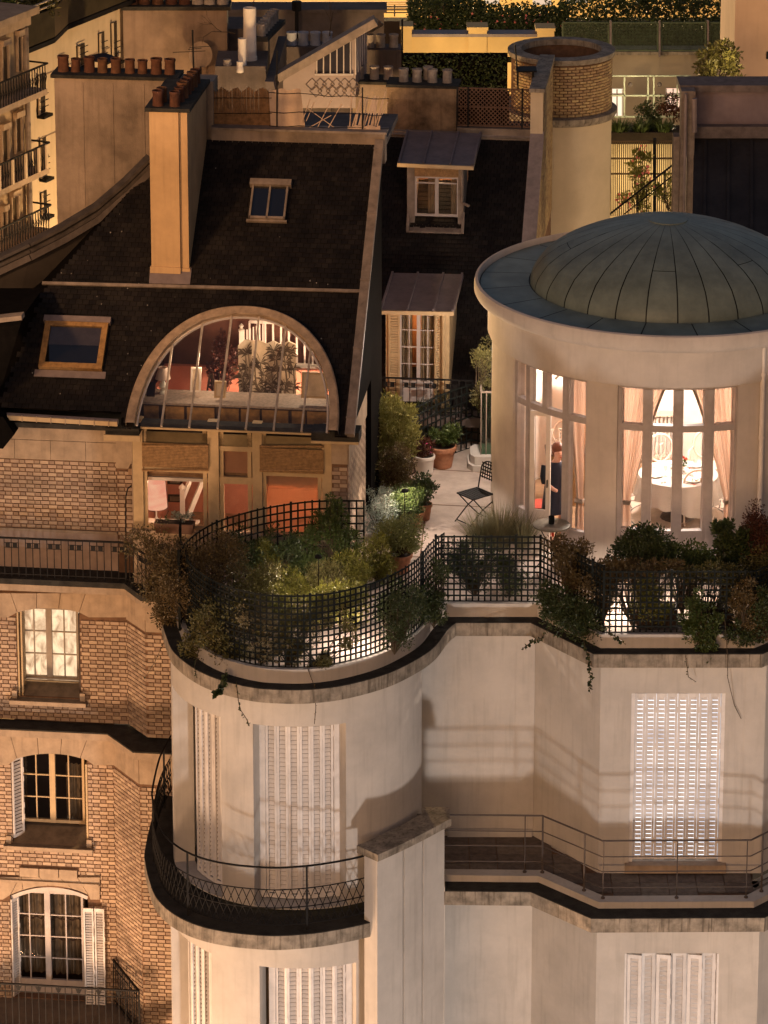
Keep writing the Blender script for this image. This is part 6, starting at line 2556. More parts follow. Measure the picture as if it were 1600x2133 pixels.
def QRP(u, v):
    q = hit(u, v, QR0, qN) - QR0
    return q.dot(ex), q.dot(qS)


def QRW(a, s, off=0.0): return QR0 + ex * a + qS * s + qN * off


qt = QRP(950, 287)[1]
qa1 = QRP(1100, 400)[0]
poly = [(-1.4, -0.1), (qa1, -0.1), (qa1, qt), (-1.4, qt)]
b = M()
b.ext([QRW(a, s, -0.02) for a, s in poly], -qN * 0.06)
r2 = obj('roof', b, SLATEB, sh2)
b = M()
slates(b, poly, QRW, jit=0.004)
obj('slates', b, SLATE, r2, kind='stuff')
b = M()
qbox(b, -1.4, qa1 + 0.2, -0.05, 0.2, -1.0, zq0 - 0.02)
obj('wall', b, PLASTERD, sh2)
b = M()
b.para(QRW(-1.4, qt, 0.0), ex * (qa1 + 1.4), qS * 0.12, qN * 0.05)
obj('ridge_flashing', b, ZINCL, sh2)

# lower dormer: French window with open shutters under a sheet canopy
c0, c1 = QP(790, 646, -0.28), QP(946, 649, -0.28)
c2, c3 = QP(815, 568, 1.35), QP(966, 571, 1.35)
cx = (c1 - c0)


def canopy(F0, F1, B0, B1, lab, seams):
    dm = obj('dormer', M().ext([F0 - Z * 0.05, F1 - Z * 0.05, B1 - Z * 0.05, B0 - Z * 0.05], Z * 0.05), ZINC, sh2, label=lab)
    for k in seams:
        b = M()
        p, q = F0.lerp(F1, k), B0.lerp(B1, k)
        b.beam(p + Z * 0.015, q + Z * 0.015, 0.035, 0.03)
        obj('seam', b, ZINC, dm)
    b = M()
    b.beam(F0 - Z * 0.025 - ey * 0.03, F1 - Z * 0.025 - ey * 0.03, 0.05, 0.065)
    obj('fascia', b, OCHREP, dm)
    return dm


dm1 = canopy(c0, c1, c2, c3, 'lower dormer with a sheet metal canopy and a shuttered French window', (0.02, 0.37, 0.72, 0.98))
zd0, zd1 = zq0 - 0.02, c0.z - 0.05
b = M()
da, db = QA(806, 700, 0), QA(936, 700, 0)
qbox(b, da - 0.02, QA(833, 700, 0), 0.02, 1.3, zd0, zd1)
qbox(b, QA(914, 700, 0), db, 0.02, 1.3, zd0, zd1)
qbox(b, QA(833, 700, 0), QA(914, 700, 0), 0.05, 0.2, zd1 - 0.03, zd1)
obj('cheek', b, OCHREP, dm1)


def q_casement(root, ua, ub, vs_, vt, d, rows, panel, midw=0.03, glassm=None, cols=2):
    a0, a1 = QA(ua, 700, d), QA(ub, 700, d)
    z0, z1 = QZ(870, vs_, d), QZ(870, vt, d)
    b = M()
    mid = (a0 + a1) / 2
    fw = 0.03
    for x0, x1 in ((a0, a0 + fw), (mid - midw, mid + midw), (a1 - fw, a1)):
        qbox(b, x0, x1, d - 0.02, d + 0.03, z0, z1)
    for s0, s1 in ((a0 + fw, mid - midw), (mid + midw, a1 - fw)):
        qbox(b, s0, s1, d - 0.015, d + 0.025, z0, z0 + panel)
        qbox(b, s0, s1, d - 0.015, d + 0.025, z1 - 0.035, z1)
        for r in range(1, rows):
            z = z0 + panel + (z1 - z0 - panel) * r / rows
            qbox(b, s0, s1, d - 0.012, d + 0.012, z - 0.008, z + 0.008)
        for c in range(1, cols):
            x = s0 + (s1 - s0) * c / cols
            qbox(b, x - 0.008, x + 0.008, d - 0.013, d + 0.013, z0 + panel, z1 - 0.03)
    w = obj('window', b, FRAMEW, root)
    for s0, s1 in ((a0 + fw, mid - midw), (mid + midw, a1 - fw)):
        g = M()
        g.add([Q_(s0, d, z0 + panel), Q_(s1, d, z0 + panel), Q_(s1, d, z1), Q_(s0, d, z1)], [(0, 1, 2, 3)])
        obj('pane', g, glassm or GLASS, w)
    return a0, a1, z0, z1


a0, a1, z0, z1 = q_casement(dm1, 833, 911, 836, 652, 0.03, 4, 0.36)
b = M()
qbox(b, a0 - 0.1, a1 + 0.1, 0.55, 0.57, z0, z1)
qbox(b, a0 - 0.1, a1 + 0.1, 0.06, 0.6, z0 + 0.25, z0 + 0.27)
obj('room_back', b, mat('amber_room', (0.35, 0.16, 0.07), 0.9), dm1)
light('dormer_lamp', 'POINT', Q_((a0 + a1) / 2 + 0.1, 0.30, z1 - 0.2), 9.0, (1.0, 0.55, 0.25), 0.05)
t = thing('curtain', 'amber curtains hanging behind the shuttered dormer window', 'curtain', Q_((a0 + a1) / 2, 0.2, z0 + 0.3))
b = M()
for s0, s1 in ((a0 + 0.02, a0 + 0.2), (a1 - 0.28, a1 - 0.02)):
    rows = [[Q_(s0 + (s1 - s0) * i / 24, 0.14 + 0.02 * math.sin(i * 1.5), z0 + 0.3 + (z1 - z0 - 0.3) * j / 3) for i in range(25)] for j in range(4)]
    b.sheet(rows)
obj('drape', b, VOIL, t)


def q_shutter(root, a, d, z, ang, wd, h, lab):
    """louvered leaf of the dormer, as its own small mesh of frame and slats"""
    P = Q_(a, d, z)
    ax = V((math.cos(ang), math.sin(ang), 0))
    n = V((ax.y, -ax.x, 0))
    b = M()
    for x in (0, wd - 0.03):
        b.para(P + ax * x, ax * 0.03, Z * h, -n * 0.025)
    for zz in (0, h * 0.5, h - 0.06):
        b.para(P + ax * 0.03 + Z * zz, ax * (wd - 0.06), Z * 0.06, -n * 0.022)
    s = obj('shutter', b, OCHREP, root, label=lab)
    b = M()
    zz = 0.07
    while zz < h - 0.08:
        b.para(P + ax * 0.03 + Z * zz - n * 0.02, ax * (wd - 0.06), n * 0.016 + Z * -0.012, Z * 0.018)
        zz += 0.045
    obj('louvers', b, OCHREP, s, kind='stuff')


e0 = math.atan2(ex.y, ex.x)
q_shutter(dm1, QA(809, 700, -0.02), -0.02, zd0 + 0.06, e0, QA(833, 700, 0) - QA(809, 700, 0), zd1 - zd0 - 0.12, 'louvered shutter folded flat left of the dormer window')
q_shutter(dm1, QA(905, 700, -0.02) + 0.02, -0.05, zd0 + 0.06, e0 + rad(52), 0.2, zd1 - zd0 - 0.12, 'louvered shutter standing open right of the dormer window')
b = M()
pp = QP(924, 700, -0.08)
b.tube([(pp.x, pp.y, zd1), (pp.x, pp.y, zd0)], 0.03, 8)
obj('downpipe', b, OCHREP, dm1)
zr3 = QZ(870, 789, -0.42)
pick_rail('thin dark railing with small scrolls in front of the shuttered dormer', [Q_(QA(752, 789, -0.42), -0.42, 0), Q_(QA(985, 794, -0.42), -0.42, 0)], zq0 - 0.05, zr3, 0.115, ornz='plate')
b = M()
qbox(b, -1.35, 2.3, -0.5, -0.03, zq0 - 0.2, zq0 - 0.05)
obj('balcony_slab', b, PLASTERD, sh2)

# upper dormer
sd = QRP(905, 487)
dd = sd[1] * math.cos(SQ)
dU = dd + 0.16
c0, c1 = QP(828, 339, dU - 0.3), QP(987, 346, dU - 0.3)
c2, c3 = QP(846, 273, dU + 1.1), QP(1004, 278, dU + 1.1)
dm2 = canopy(c0, c1, c2, c3, 'upper dormer with a sheet metal canopy and a lit casement', (0.02, 0.34, 0.69, 0.98))
zu0, zu1 = QZ(905, 452, dU), c0.z - 0.05
b = M()
qbox(b, QA(848, 400, dU), QA(864, 400, dU), dU, dU + 0.8, zu0 - 0.3, zu1)
obj('cheek', b, ZINCL, dm2)
b = M()
qbox(b, QA(954, 400, dU), QA(966, 400, dU), dU, dU + 0.8, zu0 - 0.3, zu1)
obj('cheek', b, ZINCL, dm2)
a0, a1, z0, z1 = q_casement(dm2, 864, 954, 449, 366, dU + 0.03, 1, 0.04, cols=1)
b = M()
qbox(b, a0, a1, dU + 0.02, dU + 0.05, z1 - 0.13, z1 - 0.11)
obj('transom', b, FRAMEW, dm2)
b = M()
for i in range(7):
    z = z1 + 0.005 + (zu1 - z1 - 0.03) * i / 7
    qbox(b, a0, a1, dU - 0.03, dU - 0.022, z, z + (zu1 - z1) / 7 - 0.004)
obj('rattan_blind', b, BLIND, dm2)
b = M()
qbox(b, a0 - 0.1, a1 + 0.1, dU + 0.7, dU + 0.72, z0 - 0.2, zu1)
obj('room_back', b, bpy.data.materials['amber_room'], dm2)
light('dormer_lamp', 'POINT', Q_((a0 + a1) / 2, dU + 0.4, z1 - 0.05), 9.0, (1.0, 0.6, 0.3), 0.05)
t = thing('curtain', 'thin curtains behind the lit upper dormer casement', 'curtain', Q_((a0 + a1) / 2, dU + 0.15, z0))
b = M()
for s0, s1 in (((a0 + a1) / 2 - 0.16, (a0 + a1) / 2 - 0.04), (a1 - 0.14, a1 - 0.02)):
    b.sheet([[Q_(s0 + (s1 - s0) * i / 16, dU + 0.12 + 0.015 * math.sin(i * 1.6), z0 + (z1 - z0) * j / 3) for i in range(17)] for j in range(4)])
obj('drape', b, VOIL, t)
b = M()
s0_, s1_ = QA(846, 487, dd), QA(966, 487, dd)
b.ext([Q_(s0_, dd, QZ(905, 487, dd)), Q_(s1_, dd, QZ(905, 487, dd)), Q_(s1_ - 0.02, dU, zu0 - 0.16), Q_(s0_ + 0.02, dU, zu0 - 0.16)], Z * 0.03)
for x in (s0_, s1_ - 0.05):
    b.ext([Q_(x, dd, QZ(905, 487, dd)), Q_(x, dd, QZ(905, 487, dd) + 0.05), Q_(x, dU, zu0 + 0.1), Q_(x, dU + 0.1, zu0 - 0.2)], ex * 0.05)
obj('lead_apron', b, ZINCL, dm2)
b = M()
b.tube([QP(962, 352, dU - 0.05), QP(962, 420, dU - 0.05), QP(966, 424, dU - 0.09), QP(977, 429, dU - 0.15)], 0.026, 8)
obj('downpipe', b, ZINCL, dm2)

# ridge terrace of the left house: parapet, bamboo screen, sheet, broken laths
rdg = RW_(0, top, 0) - LORG
dR, zR = rdg.dot(ey), rdg.z
par = thing('ridge_parapet', 'low stained parapet along the top of the steep slate roof', 'parapet', W(0.5, dR, zR))
b = M()
xa, xb = LA(440, 275, dR), LA(802, 285, dR)
lbox(b, xa, xb, dR + 0.0, dR + 0.25, zR - 0.3, LZ(620, 274, dR))
obj('wall', b, PLASTER, par)
b = M()
lbox(b, xa, xb + 0.03, dR - 0.04, dR + 0.28, LZ(620, 274, dR), LZ(620, 274, dR) + 0.035)
obj('coping', b, ZINCL, par)
b = M()
lbox(b, xa - 1, xb - 0.06, dR + 0.25, dR + 2.4, zR - 0.2, zR - 0.1)
obj('flat_roof', b, PLASTERD, par)
dS = dR + 0.2
zs = LZ(620, 268, dS)
fn = thing('bamboo_screen', 'brown bamboo screen fence along the roof parapet', 'fence', LP(505, 268, dS))
n = 62
for i in range(n):
    u = 444 + (566 - 444) * i / n
    p = LP(u, 268, dS)
    zt2_ = LZ(u, 186 + 4 * math.sin(i * 0.45) + random.uniform(-2, 2), dS)
    b = M()
    b.tube([(p.x, p.y, zs), (p.x + random.uniform(-.006, .006), p.y, zt2_)], 0.0085, 5)
    obj('cane', b, BAMBOO, fn)
for v in (204, 236):
    b = M()
    b.beam(LP(444, v, dS - 0.015), LP(566, v, dS - 0.015), 0.012, 0.01)
    obj('wire', b, IRON, fn)
t = thing('canvas_sheet', 'pale canvas sheet tied to the wire fence beside the bamboo', 'sheet', LP(595, 270, dS))
b = M()
rows = []
for j in range(7):
    v = 186 + (270 - 186) * j / 6
    rows.append([LP(560 + j * 0.7 + (626 - 560 + j * 1.0) * i / 12, v + 2 * math.sin(i), dS - 0.03 + 0.02 * math.sin(i * 1.1 + j * 0.4)) for i in range(13)])
b.sheet(rows)
obj('cloth', b, SHEETM, t, smooth=True)
t = thing('broken_lath_screen', 'broken white lath screen leaning and splayed on the roof edge', 'screen', LP(750, 272, dS))
for i in range(16):
    u0 = 728 + i * 3.9 + random.uniform(-2, 2)
    b = M()
    b.beam(LP(u0, 268 + random.uniform(-3, 3), dS - 0.02), LP(u0 + 8 + random.uniform(-6, 14), 192 + random.uniform(-3, 14) + abs(i - 8), dS + 0.02), 0.020, 0.006, up=ey)
    obj('lath', b, SHEETM, t)
for (u0, v0, u1, v1) in ((628, 258, 646, 206), (638, 252, 655, 212), (659, 270, 692, 206), (682, 270, 712, 216), (728, 270, 733, 193), (785, 262, 808, 212), (790, 250, 803, 190), (640, 225, 700, 268), (640, 268, 690, 240)):
    b = M()
    b.beam(LP(u0, v0, dS - 0.05), LP(u1, v1, dS + 0.03), 0.014, 0.005, up=ey)
    obj('lath', b, SHEETM, t)
b = M()
rows = [[LP(724 + (792 - 724) * i / 8, 262 + 10 * j + 2 * math.sin(i * 2), dS - 0.05 - 0.03 * j) for i in range(9)] for j in range(2)]
b.sheet(rows)
obj('torn_cloth', b, SHEETM, t)
t = thing('wire_fence', 'dark wire fence with thin posts along the roof parapet', 'fence', LP(690, 275, dS))
for u in (577, 755):
    b = M()
    b.beam(LP(u, 275, dS - 0.06), LP(u, 105 if u == 577 else 182, dS - 0.06), 0.02, 0.02, up=ey)
    obj('post', b, IRON, t)
for v0, v1 in ((192, 206), (233, 240), (262, 268)):
    b = M()
    b.tube([LP(560 + 250 * k / 8, v0 + (v1 - v0) * k / 8 + 2 * math.sin(k * 2), dS - 0.06) for k in range(9)], 0.006, 4)
    obj('wire', b, IRON, t)

# ridge of the slate house: stained stack with seven pots, lattice fence, coping
rq = QRW(0, qt) - RO
dQ, zQ = rq.dot(ey), rq.z
st = thing('chimney', 'stained brown chimney block with a row of buff pots above the dormers', 'chimney', QP(870, 262, dQ + 0.1))
b = M()
qbox(b, QA(806, 240, dQ), QA(950, 240, dQ), dQ + 0.05, dQ + 0.55, QZ(870, 285, dQ), QZ(870, 184, dQ))
obj('stack', b, mat('stained_plaster', (0.30, 0.20, 0.12), 0.9, var=0.35, scale=2.5, bump=0.3, streak=0.5), st)
b = M()
qbox(b, QA(736, 170, dQ + 1.0), QA(808, 170, dQ + 1.0), dQ + 0.9, dQ + 1.4, zQ - 0.5, QZ(770, 172, dQ + 1.0))
obj('stack', b, PLASTER, st, label='paler left half of the block')
b = M()
qbox(b, QA(734, 170, dQ + 1.0) - 0.03, QA(810, 170, dQ + 1.0), dQ + 0.85, dQ + 1.45, QZ(770, 172, dQ + 1.0), QZ(770, 172, dQ + 1.0) + 0.05)
qbox(b, QA(806, 184, dQ) - 0.02, QA(952, 184, dQ) + 0.02, dQ + 0.02, dQ + 0.6, QZ(870, 184, dQ), QZ(870, 184, dQ) + 0.05)
obj('cap', b, MOSS, st)
zc1, zc2 = QZ(770, 172, dQ + 1.0) + 0.05, QZ(870, 184, dQ) + 0.05
for u in (749, 780, 809):
    p = QP(u, 168, dQ + 1.1)
    inst('chimney_pot', PMW, st, Matrix.Translation((p.x, p.y, zc1 - 0.01)))
for u in (841, 869, 901, 932):
    p = QP(u, 175, dQ + 0.3)
    inst('chimney_pot', PMW, st, Matrix.Translation((p.x, p.y, zc2 - 0.01)) @ Matrix.Rotation(u, 4, 'Z'))
p = QP(892, 160, dQ + 0.5)
inst('chimney_pot', PMW, st, Matrix.Translation((p.x, p.y, zc2 - 0.01)) @ Matrix.Rotation(1, 4, 'Z'))
lt = thing('lattice_fence', 'brown diagonal lattice fence between the chimney block and the turret', 'fence', QP(1028, 262, dQ + 0.1))
A0_, A1_ = QA(952, 225, dQ + 0.1), QA(1106, 225, dQ + 0.1)
Z0_, Z1_ = QZ(1028, 262, dQ + 0.1), QZ(1028, 184, dQ + 0.1)
sp = 0.075
LATT = mat('brown_lattice', (0.16, 0.085, 0.05), 0.8, var=0.2)
for sgn in (1, -1):
    k = -int((Z1_ - Z0_) / sp) - 1
    while A0_ + k * sp < A1_ + (Z1_ - Z0_):
        x0 = A0_ + k * sp
        pts = []
        for (z) in (Z0_, Z1_):
            x = x0 + (z - Z0_ if sgn > 0 else Z1_ - z)
            pts.append([x, z])
        (xa_, za_), (xb_, zb__) = pts
        # clip to the frame
        f0, f1 = 0.0, 1.0
        dx = xb_ - xa_
        for lim, sg in ((A0_, 1), (A1_, -1)):
            ta = (lim - xa_) / dx
            if (dx > 0) == (sg > 0):
                f0 = max(f0, ta)
            else:
                f1 = min(f1, ta)
        if f1 - f0 > 0.03:
            b = M()
            b.beam(Q_(xa_ + dx * f0, dQ + 0.1 + 0.006 * sgn, za_ + (zb__ - za_) * f0), Q_(xa_ + dx * f1, dQ + 0.1 + 0.006 * sgn, za_ + (zb__ - za_) * f1), 0.016, 0.006, up=ey)
            obj('lath', b, LATT, lt)
        k += 1
for z in (Z0_, (Z0_ + Z1_) / 2, Z1_):
    b = M()
    b.beam(Q_(A0_, dQ + 0.08, z), Q_(A1_, dQ + 0.08, z), 0.02, 0.025, up=ey)
    obj('rail', b, LATT, lt)
for x in (A0_, A0_ + 0.2, A1_ - 0.15):
    b = M()
    b.beam(Q_(x, dQ + 0.07, Z0_ - 0.1), Q_(x, dQ + 0.07, Z1_ + 0.02), 0.03, 0.03, up=ey)
    obj('post', b, IRON, lt)
b = M()
qbox(b, QA(952, 268, dQ), QA(1108, 268, dQ), dQ + 0.0, dQ + 0.25, zQ - 0.2, QZ(1028, 268, dQ))
qbox(b, QA(806, 280, dQ), QA(952, 280, dQ), dQ + 0.0, dQ + 0.04, zQ - 0.2, zQ + 0.1)
obj('ridge_coping', b, PLASTER, sh2)
b = M()
qbox(b, 0.4, qa1, dQ + 0.26, dQ + 1.7, zQ - 0.3, zQ - 0.1)
obj('flat_roof', b, PLASTERD, sh2)
b = M()
qbox(b, QA(952, 200, dQ + 0.5), QA(1060, 200, dQ + 0.5), dQ + 0.5, dQ + 0.6, zQ - 0.2, QZ(1000, 190, dQ + 0.5))
obj('dark_screen', b, SLATEB, sh2)

# gable wall with sloping coping, brick on its right face
gw = thing('gable_wall', 'brick gable wall with a pale sloping coping right of the dormers', 'wall', QRW(qa1, 2, 0))
ga1 = qa1 + 0.20
sF = QRP(1095, 500)[1]
tz = QZ(1115, 190, dQ)
pb = hit(1165, 122, V((0, 0, tz)), Z) - RO
dBk = pb.dot(ey)
pol = [(sF * math.cos(SQ) - 0.8, zq0 + sF * math.sin(SQ) - 0.67 + 0.1), (dQ - 0.02, zQ + 0.10), (dQ - 0.02, tz), (dBk, tz), (dBk, -1.0), (sF * math.cos(SQ) - 0.8, -1.0)]
b = M()
b.ext([Q_(qa1 - 0.02, d, z) for d, z in pol], ex * 0.2)
gwall = obj('wall', b, MORTAR, gw)
b = M()
b.beam(Q_(qa1 + 0.09, pol[0][0], pol[0][1] + 0.04), Q_(qa1 + 0.09, dQ, zQ + 0.14), 0.24, 0.05, up=qN)
obj('coping', b, mat('violet_coping', (0.30, 0.24, 0.22), 0.8, var=0.15), gw)
b = M()
qbox(b, qa1 - 0.03, qa1 + 0.19, dQ - 0.05, dQ - 0.021, zQ, tz)
obj('end_face', b, PALEW, gw)
b = M()
qbox(b, qa1 - 0.05, qa1 + 0.22, dQ - 0.1, dBk, tz, tz + 0.07)
obj('top_coping', b, LEDGE, gw)
jy = M()
z = zq0 + sF * math.sin(SQ) - 0.6
while z < tz - 0.06:
    if z < zQ:
        ds = (z - zq0) / math.tan(SQ) - 0.05
    else:
        ds = dQ
    k = int(round(z / BR_C))
    bricks(Q_(ga1 - 0.018, ds, z), ey, dBk - ds, BR_C * 1.01, [], gwall, jy)
    z += BR_C
obj('brick_field', jy, [BRICKYJ, BRICKYJ], gwall, kind='stuff')
# brick-topped round turret
tc = V((3.26, 64.4, 0))
tu = thing('stair_turret', 'round rendered turret with a yellow brick parapet and open top', 'turret', tc)
TR = 0.94
zt_, zl_ = 4.95, 3.85
b = M()
b.lathe(tc, [(TR, -2), (TR, zl_ - 0.08)], 48)
obj('shaft', b, mat('turret_render', (0.56, 0.46, 0.32), 0.85, var=0.06, scale=2, bump=0.1), tu, smooth=True)
b = M()
b.lathe(tc, [(TR, zl_ - 0.16), (TR + 0.06, zl_ - 0.14), (TR + 0.10, zl_ - 0.06), (TR + 0.10, zl_), (TR - 0.05, zl_ + 0.03)], 48)
obj('ledge', b, LEDGE, tu, smooth=True)
b = M()
b.ring(tc, TR - 0.16, TR - 0.02, zl_, zt_ - 0.1, rad(-180), rad(180), 48)
tp_ = obj('parapet', b, MORTAR, tu, smooth=True)
BMY = brick_mesh('brick', 0.128, 0.047, 0.02, BRICKY)
nb_ = 40
cnt = 0
for c in range(17):
    for k in range(nb_):
        a = 2 * math.pi * (k + (0.5 if c % 2 else 0)) / nb_
        if not (rad(-72) < ((a + math.pi) % (2 * math.pi)) - math.pi < rad(100)):
            continue
        a2 = a - 0.064 / TR
        p = tc + V((math.sin(a2), -math.cos(a2), 0)) * (TR - 0.018)
        inst('brick', BMY, tp_, Matrix.Translation((p.x, p.y, zl_ + 0.03 + c * 0.0555)) @ Matrix.Rotation(a + random.uniform(-.01, .01), 4, 'Z'))
b = M()
b.lathe(tc, [(TR - 0.2, zt_ - 0.1), (TR + 0.03, zt_ - 0.1), (TR + 0.05, zt_ - 0.06), (TR + 0.05, zt_), (TR - 0.2, zt_ + 0.01), (TR - 0.2, zt_ - 0.1)], 48)
obj('coping', b, LEDGE, tu, smooth=True)
b = M()
b.lathe(tc, [(TR - 0.16, zl_ + 0.1), (0.001, zl_ + 0.1)], 32)
obj('floor', b, PLASTERD, tu)
t = thing('garden_chair', 'black garden chair standing beside the turret parapet', 'chair', QP(1096, 178, dQ + 0.9))
p = QP(1096, 182, dQ + 0.9)
for dx in (-0.15, 0.12):
    for dy in (-0.15, 0.15):
        b = M()
        b.beam(p + V((dx, dy, 0)), p + V((dx, dy, 0.32)), 0.025, 0.025)
        obj('leg', b, IRON, t)
b = M()
b.box(p + V((0, 0, 0.33)), (0.18, 0.18, 0.015))
obj('seat', b, IRON, t)
b = M()
b.beam(p + V((-0.16, 0.1, 0.34)), p + V((-0.2, 0.16, 0.75)), 0.3, 0.02, up=X)
obj('backrest', b, IRON, t)

# ================================================================ FURTHER BACK
def blk(b, u0, v0, u1, v1, y, dep, m=0):
    p, q = py(u0, v0, y), py(u1, v1, y)
    return b.para((p.x, y, q.z), X * (q.x - p.x), Y * dep, Z * (p.z - q.z), m)


# wall with dish and pots
cw = thing('chimney_wall', 'second plaster party wall further back with dish and mixed pots', 'chimney', py(365, 190, 63))
b = M()
blk(b, 256, 18, 476, 330, 63, 0.5)
obj('wall', b, mat('brown_plaster', (0.24, 0.17, 0.125), 0.9, var=0.2, scale=1.2, bump=0.2, streak=0.3), cw)
b = M()
blk(b, 252, 14, 480, 22, 62.94, 0.6)
obj('cap', b, MOSS, cw)
zc = py(300, 14, 63).z
for u, mm in ((276, PM), (301, PM), (329, PM), (358, PM), (385, PM), (412, PMW), (437, PMW), (464, PMW)):
    p = py(u, 14, 63.2)
    inst('chimney_pot', mm, cw, Matrix.Translation((p.x, p.y, zc)) @ Matrix.Scale(1.25, 4))
t = thing('satellite_dish', 'grey satellite dish fixed against the back party wall', 'satellite dish', py(418, 140, 62.7))
b = M()
c = py(418, 114, 62.7)
for r0, r1, o0, o1 in ((0.001, 0.09, 0.06, 0.05), (0.09, 0.16, 0.05, 0.03), (0.16, 0.21, 0.03, 0)):
    rows = [[c + X * (r * math.sin(2 * math.pi * i / 24)) + Z * (1.18 * r * math.cos(2 * math.pi * i / 24)) + Y * o for i in range(25)] for r, o in ((r0, o0), (r1, o1))]
    b.sheet(rows)
obj('dish', b, PLASTER, t, smooth=True)
b = M()
b.beam(c - Z * 0.25, c - Z * 0.6, 0.03, 0.03)
obj('mast', b, IRON, t)
b = M()
b.tube([c - Z * 0.22, c - Z * 0.18 - Y * 0.25], 0.01, 5)
obj('feed_arm', b, IRON, t)
t = thing('aerial', 'thin television aerial on a mast above the pots', 'aerial', py(403, 166, 60))
b = M()
b.tube([py(404, 166, 60), py(401, 62, 60)], 0.016, 5)
obj('mast', b, IRON, t)
for v, u0, u1 in ((110, 360, 428), (100, 395, 440), (104, 392, 420)):
    b = M()
    b.tube([py(u0, v - 1, 60), py(u1, v - 4, 60)], 0.006, 4)
    obj('element', b, IRON, t)

# dark chimney mass with white flues
dk_ = thing('flue_stack', 'dark masonry block with white cylindrical flues and receding pots', 'chimney', py(520, 180, 62))
b = M()
blk(b, 448, 138, 556, 300, 61.5, 1.2)
blk(b, 470, 60, 560, 300, 63.5, 1.0)
obj('block', b, PLASTERD, dk_)
b = M()
b.ext([py(552, 170, 61.2), py(580, 75, 64.5), py(580, 140, 64.5), py(556, 190, 61.2)], X * 0.15)
obj('side_wall', b, PLASTERD, dk_)
for u, v0, v1, r, y in ((521, 16, 126, 0.115, 62.0), (505, 80, 146, 0.075, 61.6), (500, 128, 150, 0.06, 61.5), (474, 124, 140, 0.07, 61.6)):
    p, q = py(u, v1, y), py(u, v0, y)
    b = M()
    b.lathe((p.x, p.y, p.z), [(r * 1.1, 0), (r * 1.1, 0.08), (r, 0.09), (r, q.z - p.z), (r * 0.8, q.z - p.z), (r * 0.8, q.z - p.z - 0.2)], 16)
    obj('flue', b, WHITE if u != 474 else POTW, dk_, smooth=True)
for k in range(7):
    p = py(544 + k * 4.5, 76 - k * 5, 62.2 + k * 0.35)
    inst('chimney_pot', PMW, dk_, Matrix.Translation(p))
b = M()
b.beam(py(540, 82, 62.0), py(578, 44, 64.6), 0.3, 0.08)
obj('cap', b, MOSS, dk_)
t = thing('bare_tree', 'bare leafless branches growing between the chimneys', 'tree', py(470, 90, 62.4))
random.seed(5)
b = M()


def branch(b, p, d, ln, r, n):
    q = p + d * ln
    b.tube([p, p.lerp(q, 0.5) + rand_dir() * ln * 0.06, q], [r, r * 0.8, r * 0.6], 4, caps=False)
    if n:
        for _ in range(2 + (n > 2)):
            branch(b, q, (d + rand_dir() * 0.75).normalized(), ln * random.uniform(0.6, 0.85), r * 0.6, n - 1)


branch(b, py(490, 70, 62.4), V((-0.8, 0, 0.1)), 0.3, 0.012, 3)
obj('branch', b, STEM, t)
b = M()
branch(b, py(527, 20, 62.4), V((0.1, 0, 1)), 0.16, 0.01, 3)
obj('branch', b, STEM, t)
b = M()
branch(b, py(687, 75, 63.0), V((0.1, 0, 1)), 0.25, 0.012, 3)
obj('branch', b, STEM, t)

# studio with the leaning zinc roof
su = thing('roof_studio', 'pale rooftop studio with a steep leaning roof edge and small-paned windows', 'building', py(690, 160, 62))
b = M()
b.ext([py(590, 225, 62), py(590, 168, 62), py(640, 128, 62), py(741, 70, 62), py(741, 225, 62)], Y * 0.1)
obj('wall', b, mat('lilac_plaster', (0.30, 0.245, 0.23), 0.9, var=0.1, scale=2), su)
b = M()
b.beam(py(578, 160, 61.9), py(783, 42, 61.9), 0.35, 0.14)
obj('roof_edge', b, ZINCL, su)
b = M()
b.ext([py(578, 158, 62.05), py(783, 40, 62.05), py(800, 52, 65), py(640, 150, 65)], Z * 0.03)
obj('roof', b, ZINC, su)
wn = M()
for i in range(6):
    u = 660 + i * 14
    p, q = py(u, 153, 61.97), py(u, max(84, 122 - i * 8), 61.97)
    wn.beam(p, q, 0.022, 0.02)
wn.beam(py(656, 155, 61.97), py(736, 155, 61.97), 0.03, 0.03)
wn.beam(py(658, 122, 61.97), py(734, 80, 61.97), 0.03, 0.03)
w_ = obj('window', wn, FRAMEW, su)
b = M()
b.ext([py(660, 153, 61.985), py(660, 121, 61.985), py(731, 84, 61.985), py(731, 153, 61.985)], Y * 0.005)
obj('pane', b, mat('dusk_pane', (0.03, 0.03, 0.04), 0.2), w_)
b = M()
S0, S1 = py(741, 160, 62), py(764, 148, 62.9)
b.para((S0.x, S0.y, S0.z - 0.3), V((S1.x - S0.x, S1.y - S0.y, 0)), Z * 1.05, Y * 0.05)
obj('side_wall', b, bpy.data.materials['lilac_plaster'], su)
for i in range(6):
    b = M()
    p = S0.lerp(S1, i / 5) - Y * 0.03
    b.beam((p.x, p.y, S0.z + 0.05), (p.x, p.y, S0.z + 0.72), 0.02, 0.02)
    obj('window_bar', b, FRAMEW, su)
for i in range(6):
    for j in range(2):
        b = M()
        c = py(650 + i * 17 + (8 if j else 0), 176 + j * 14, 61.99)
        b.tube([c + X * 0.11, c + Z * 0.11, c - X * 0.11, c - Z * 0.11, c + X * 0.11], 0.006, 4)
        obj('diamond_strip', b, PLASTER, su)
bs = thing('chimney', 'low dark chimney block with four blue-lit pots behind the studio', 'chimney', py(630, 130, 64.5))
b = M()
blk(b, 590, 98, 690, 260, 64.5, 0.5)
obj('stack', b, PLASTERD, bs)
POTB = mat('blue_lit_pot', (0.42, 0.44, 0.50), 0.7, var=0.1)  # blue light on these pots put into their colour
PMB = mesh_of('chimney_pot', potmesh(0.095, 0.24), POTB, smooth=True)
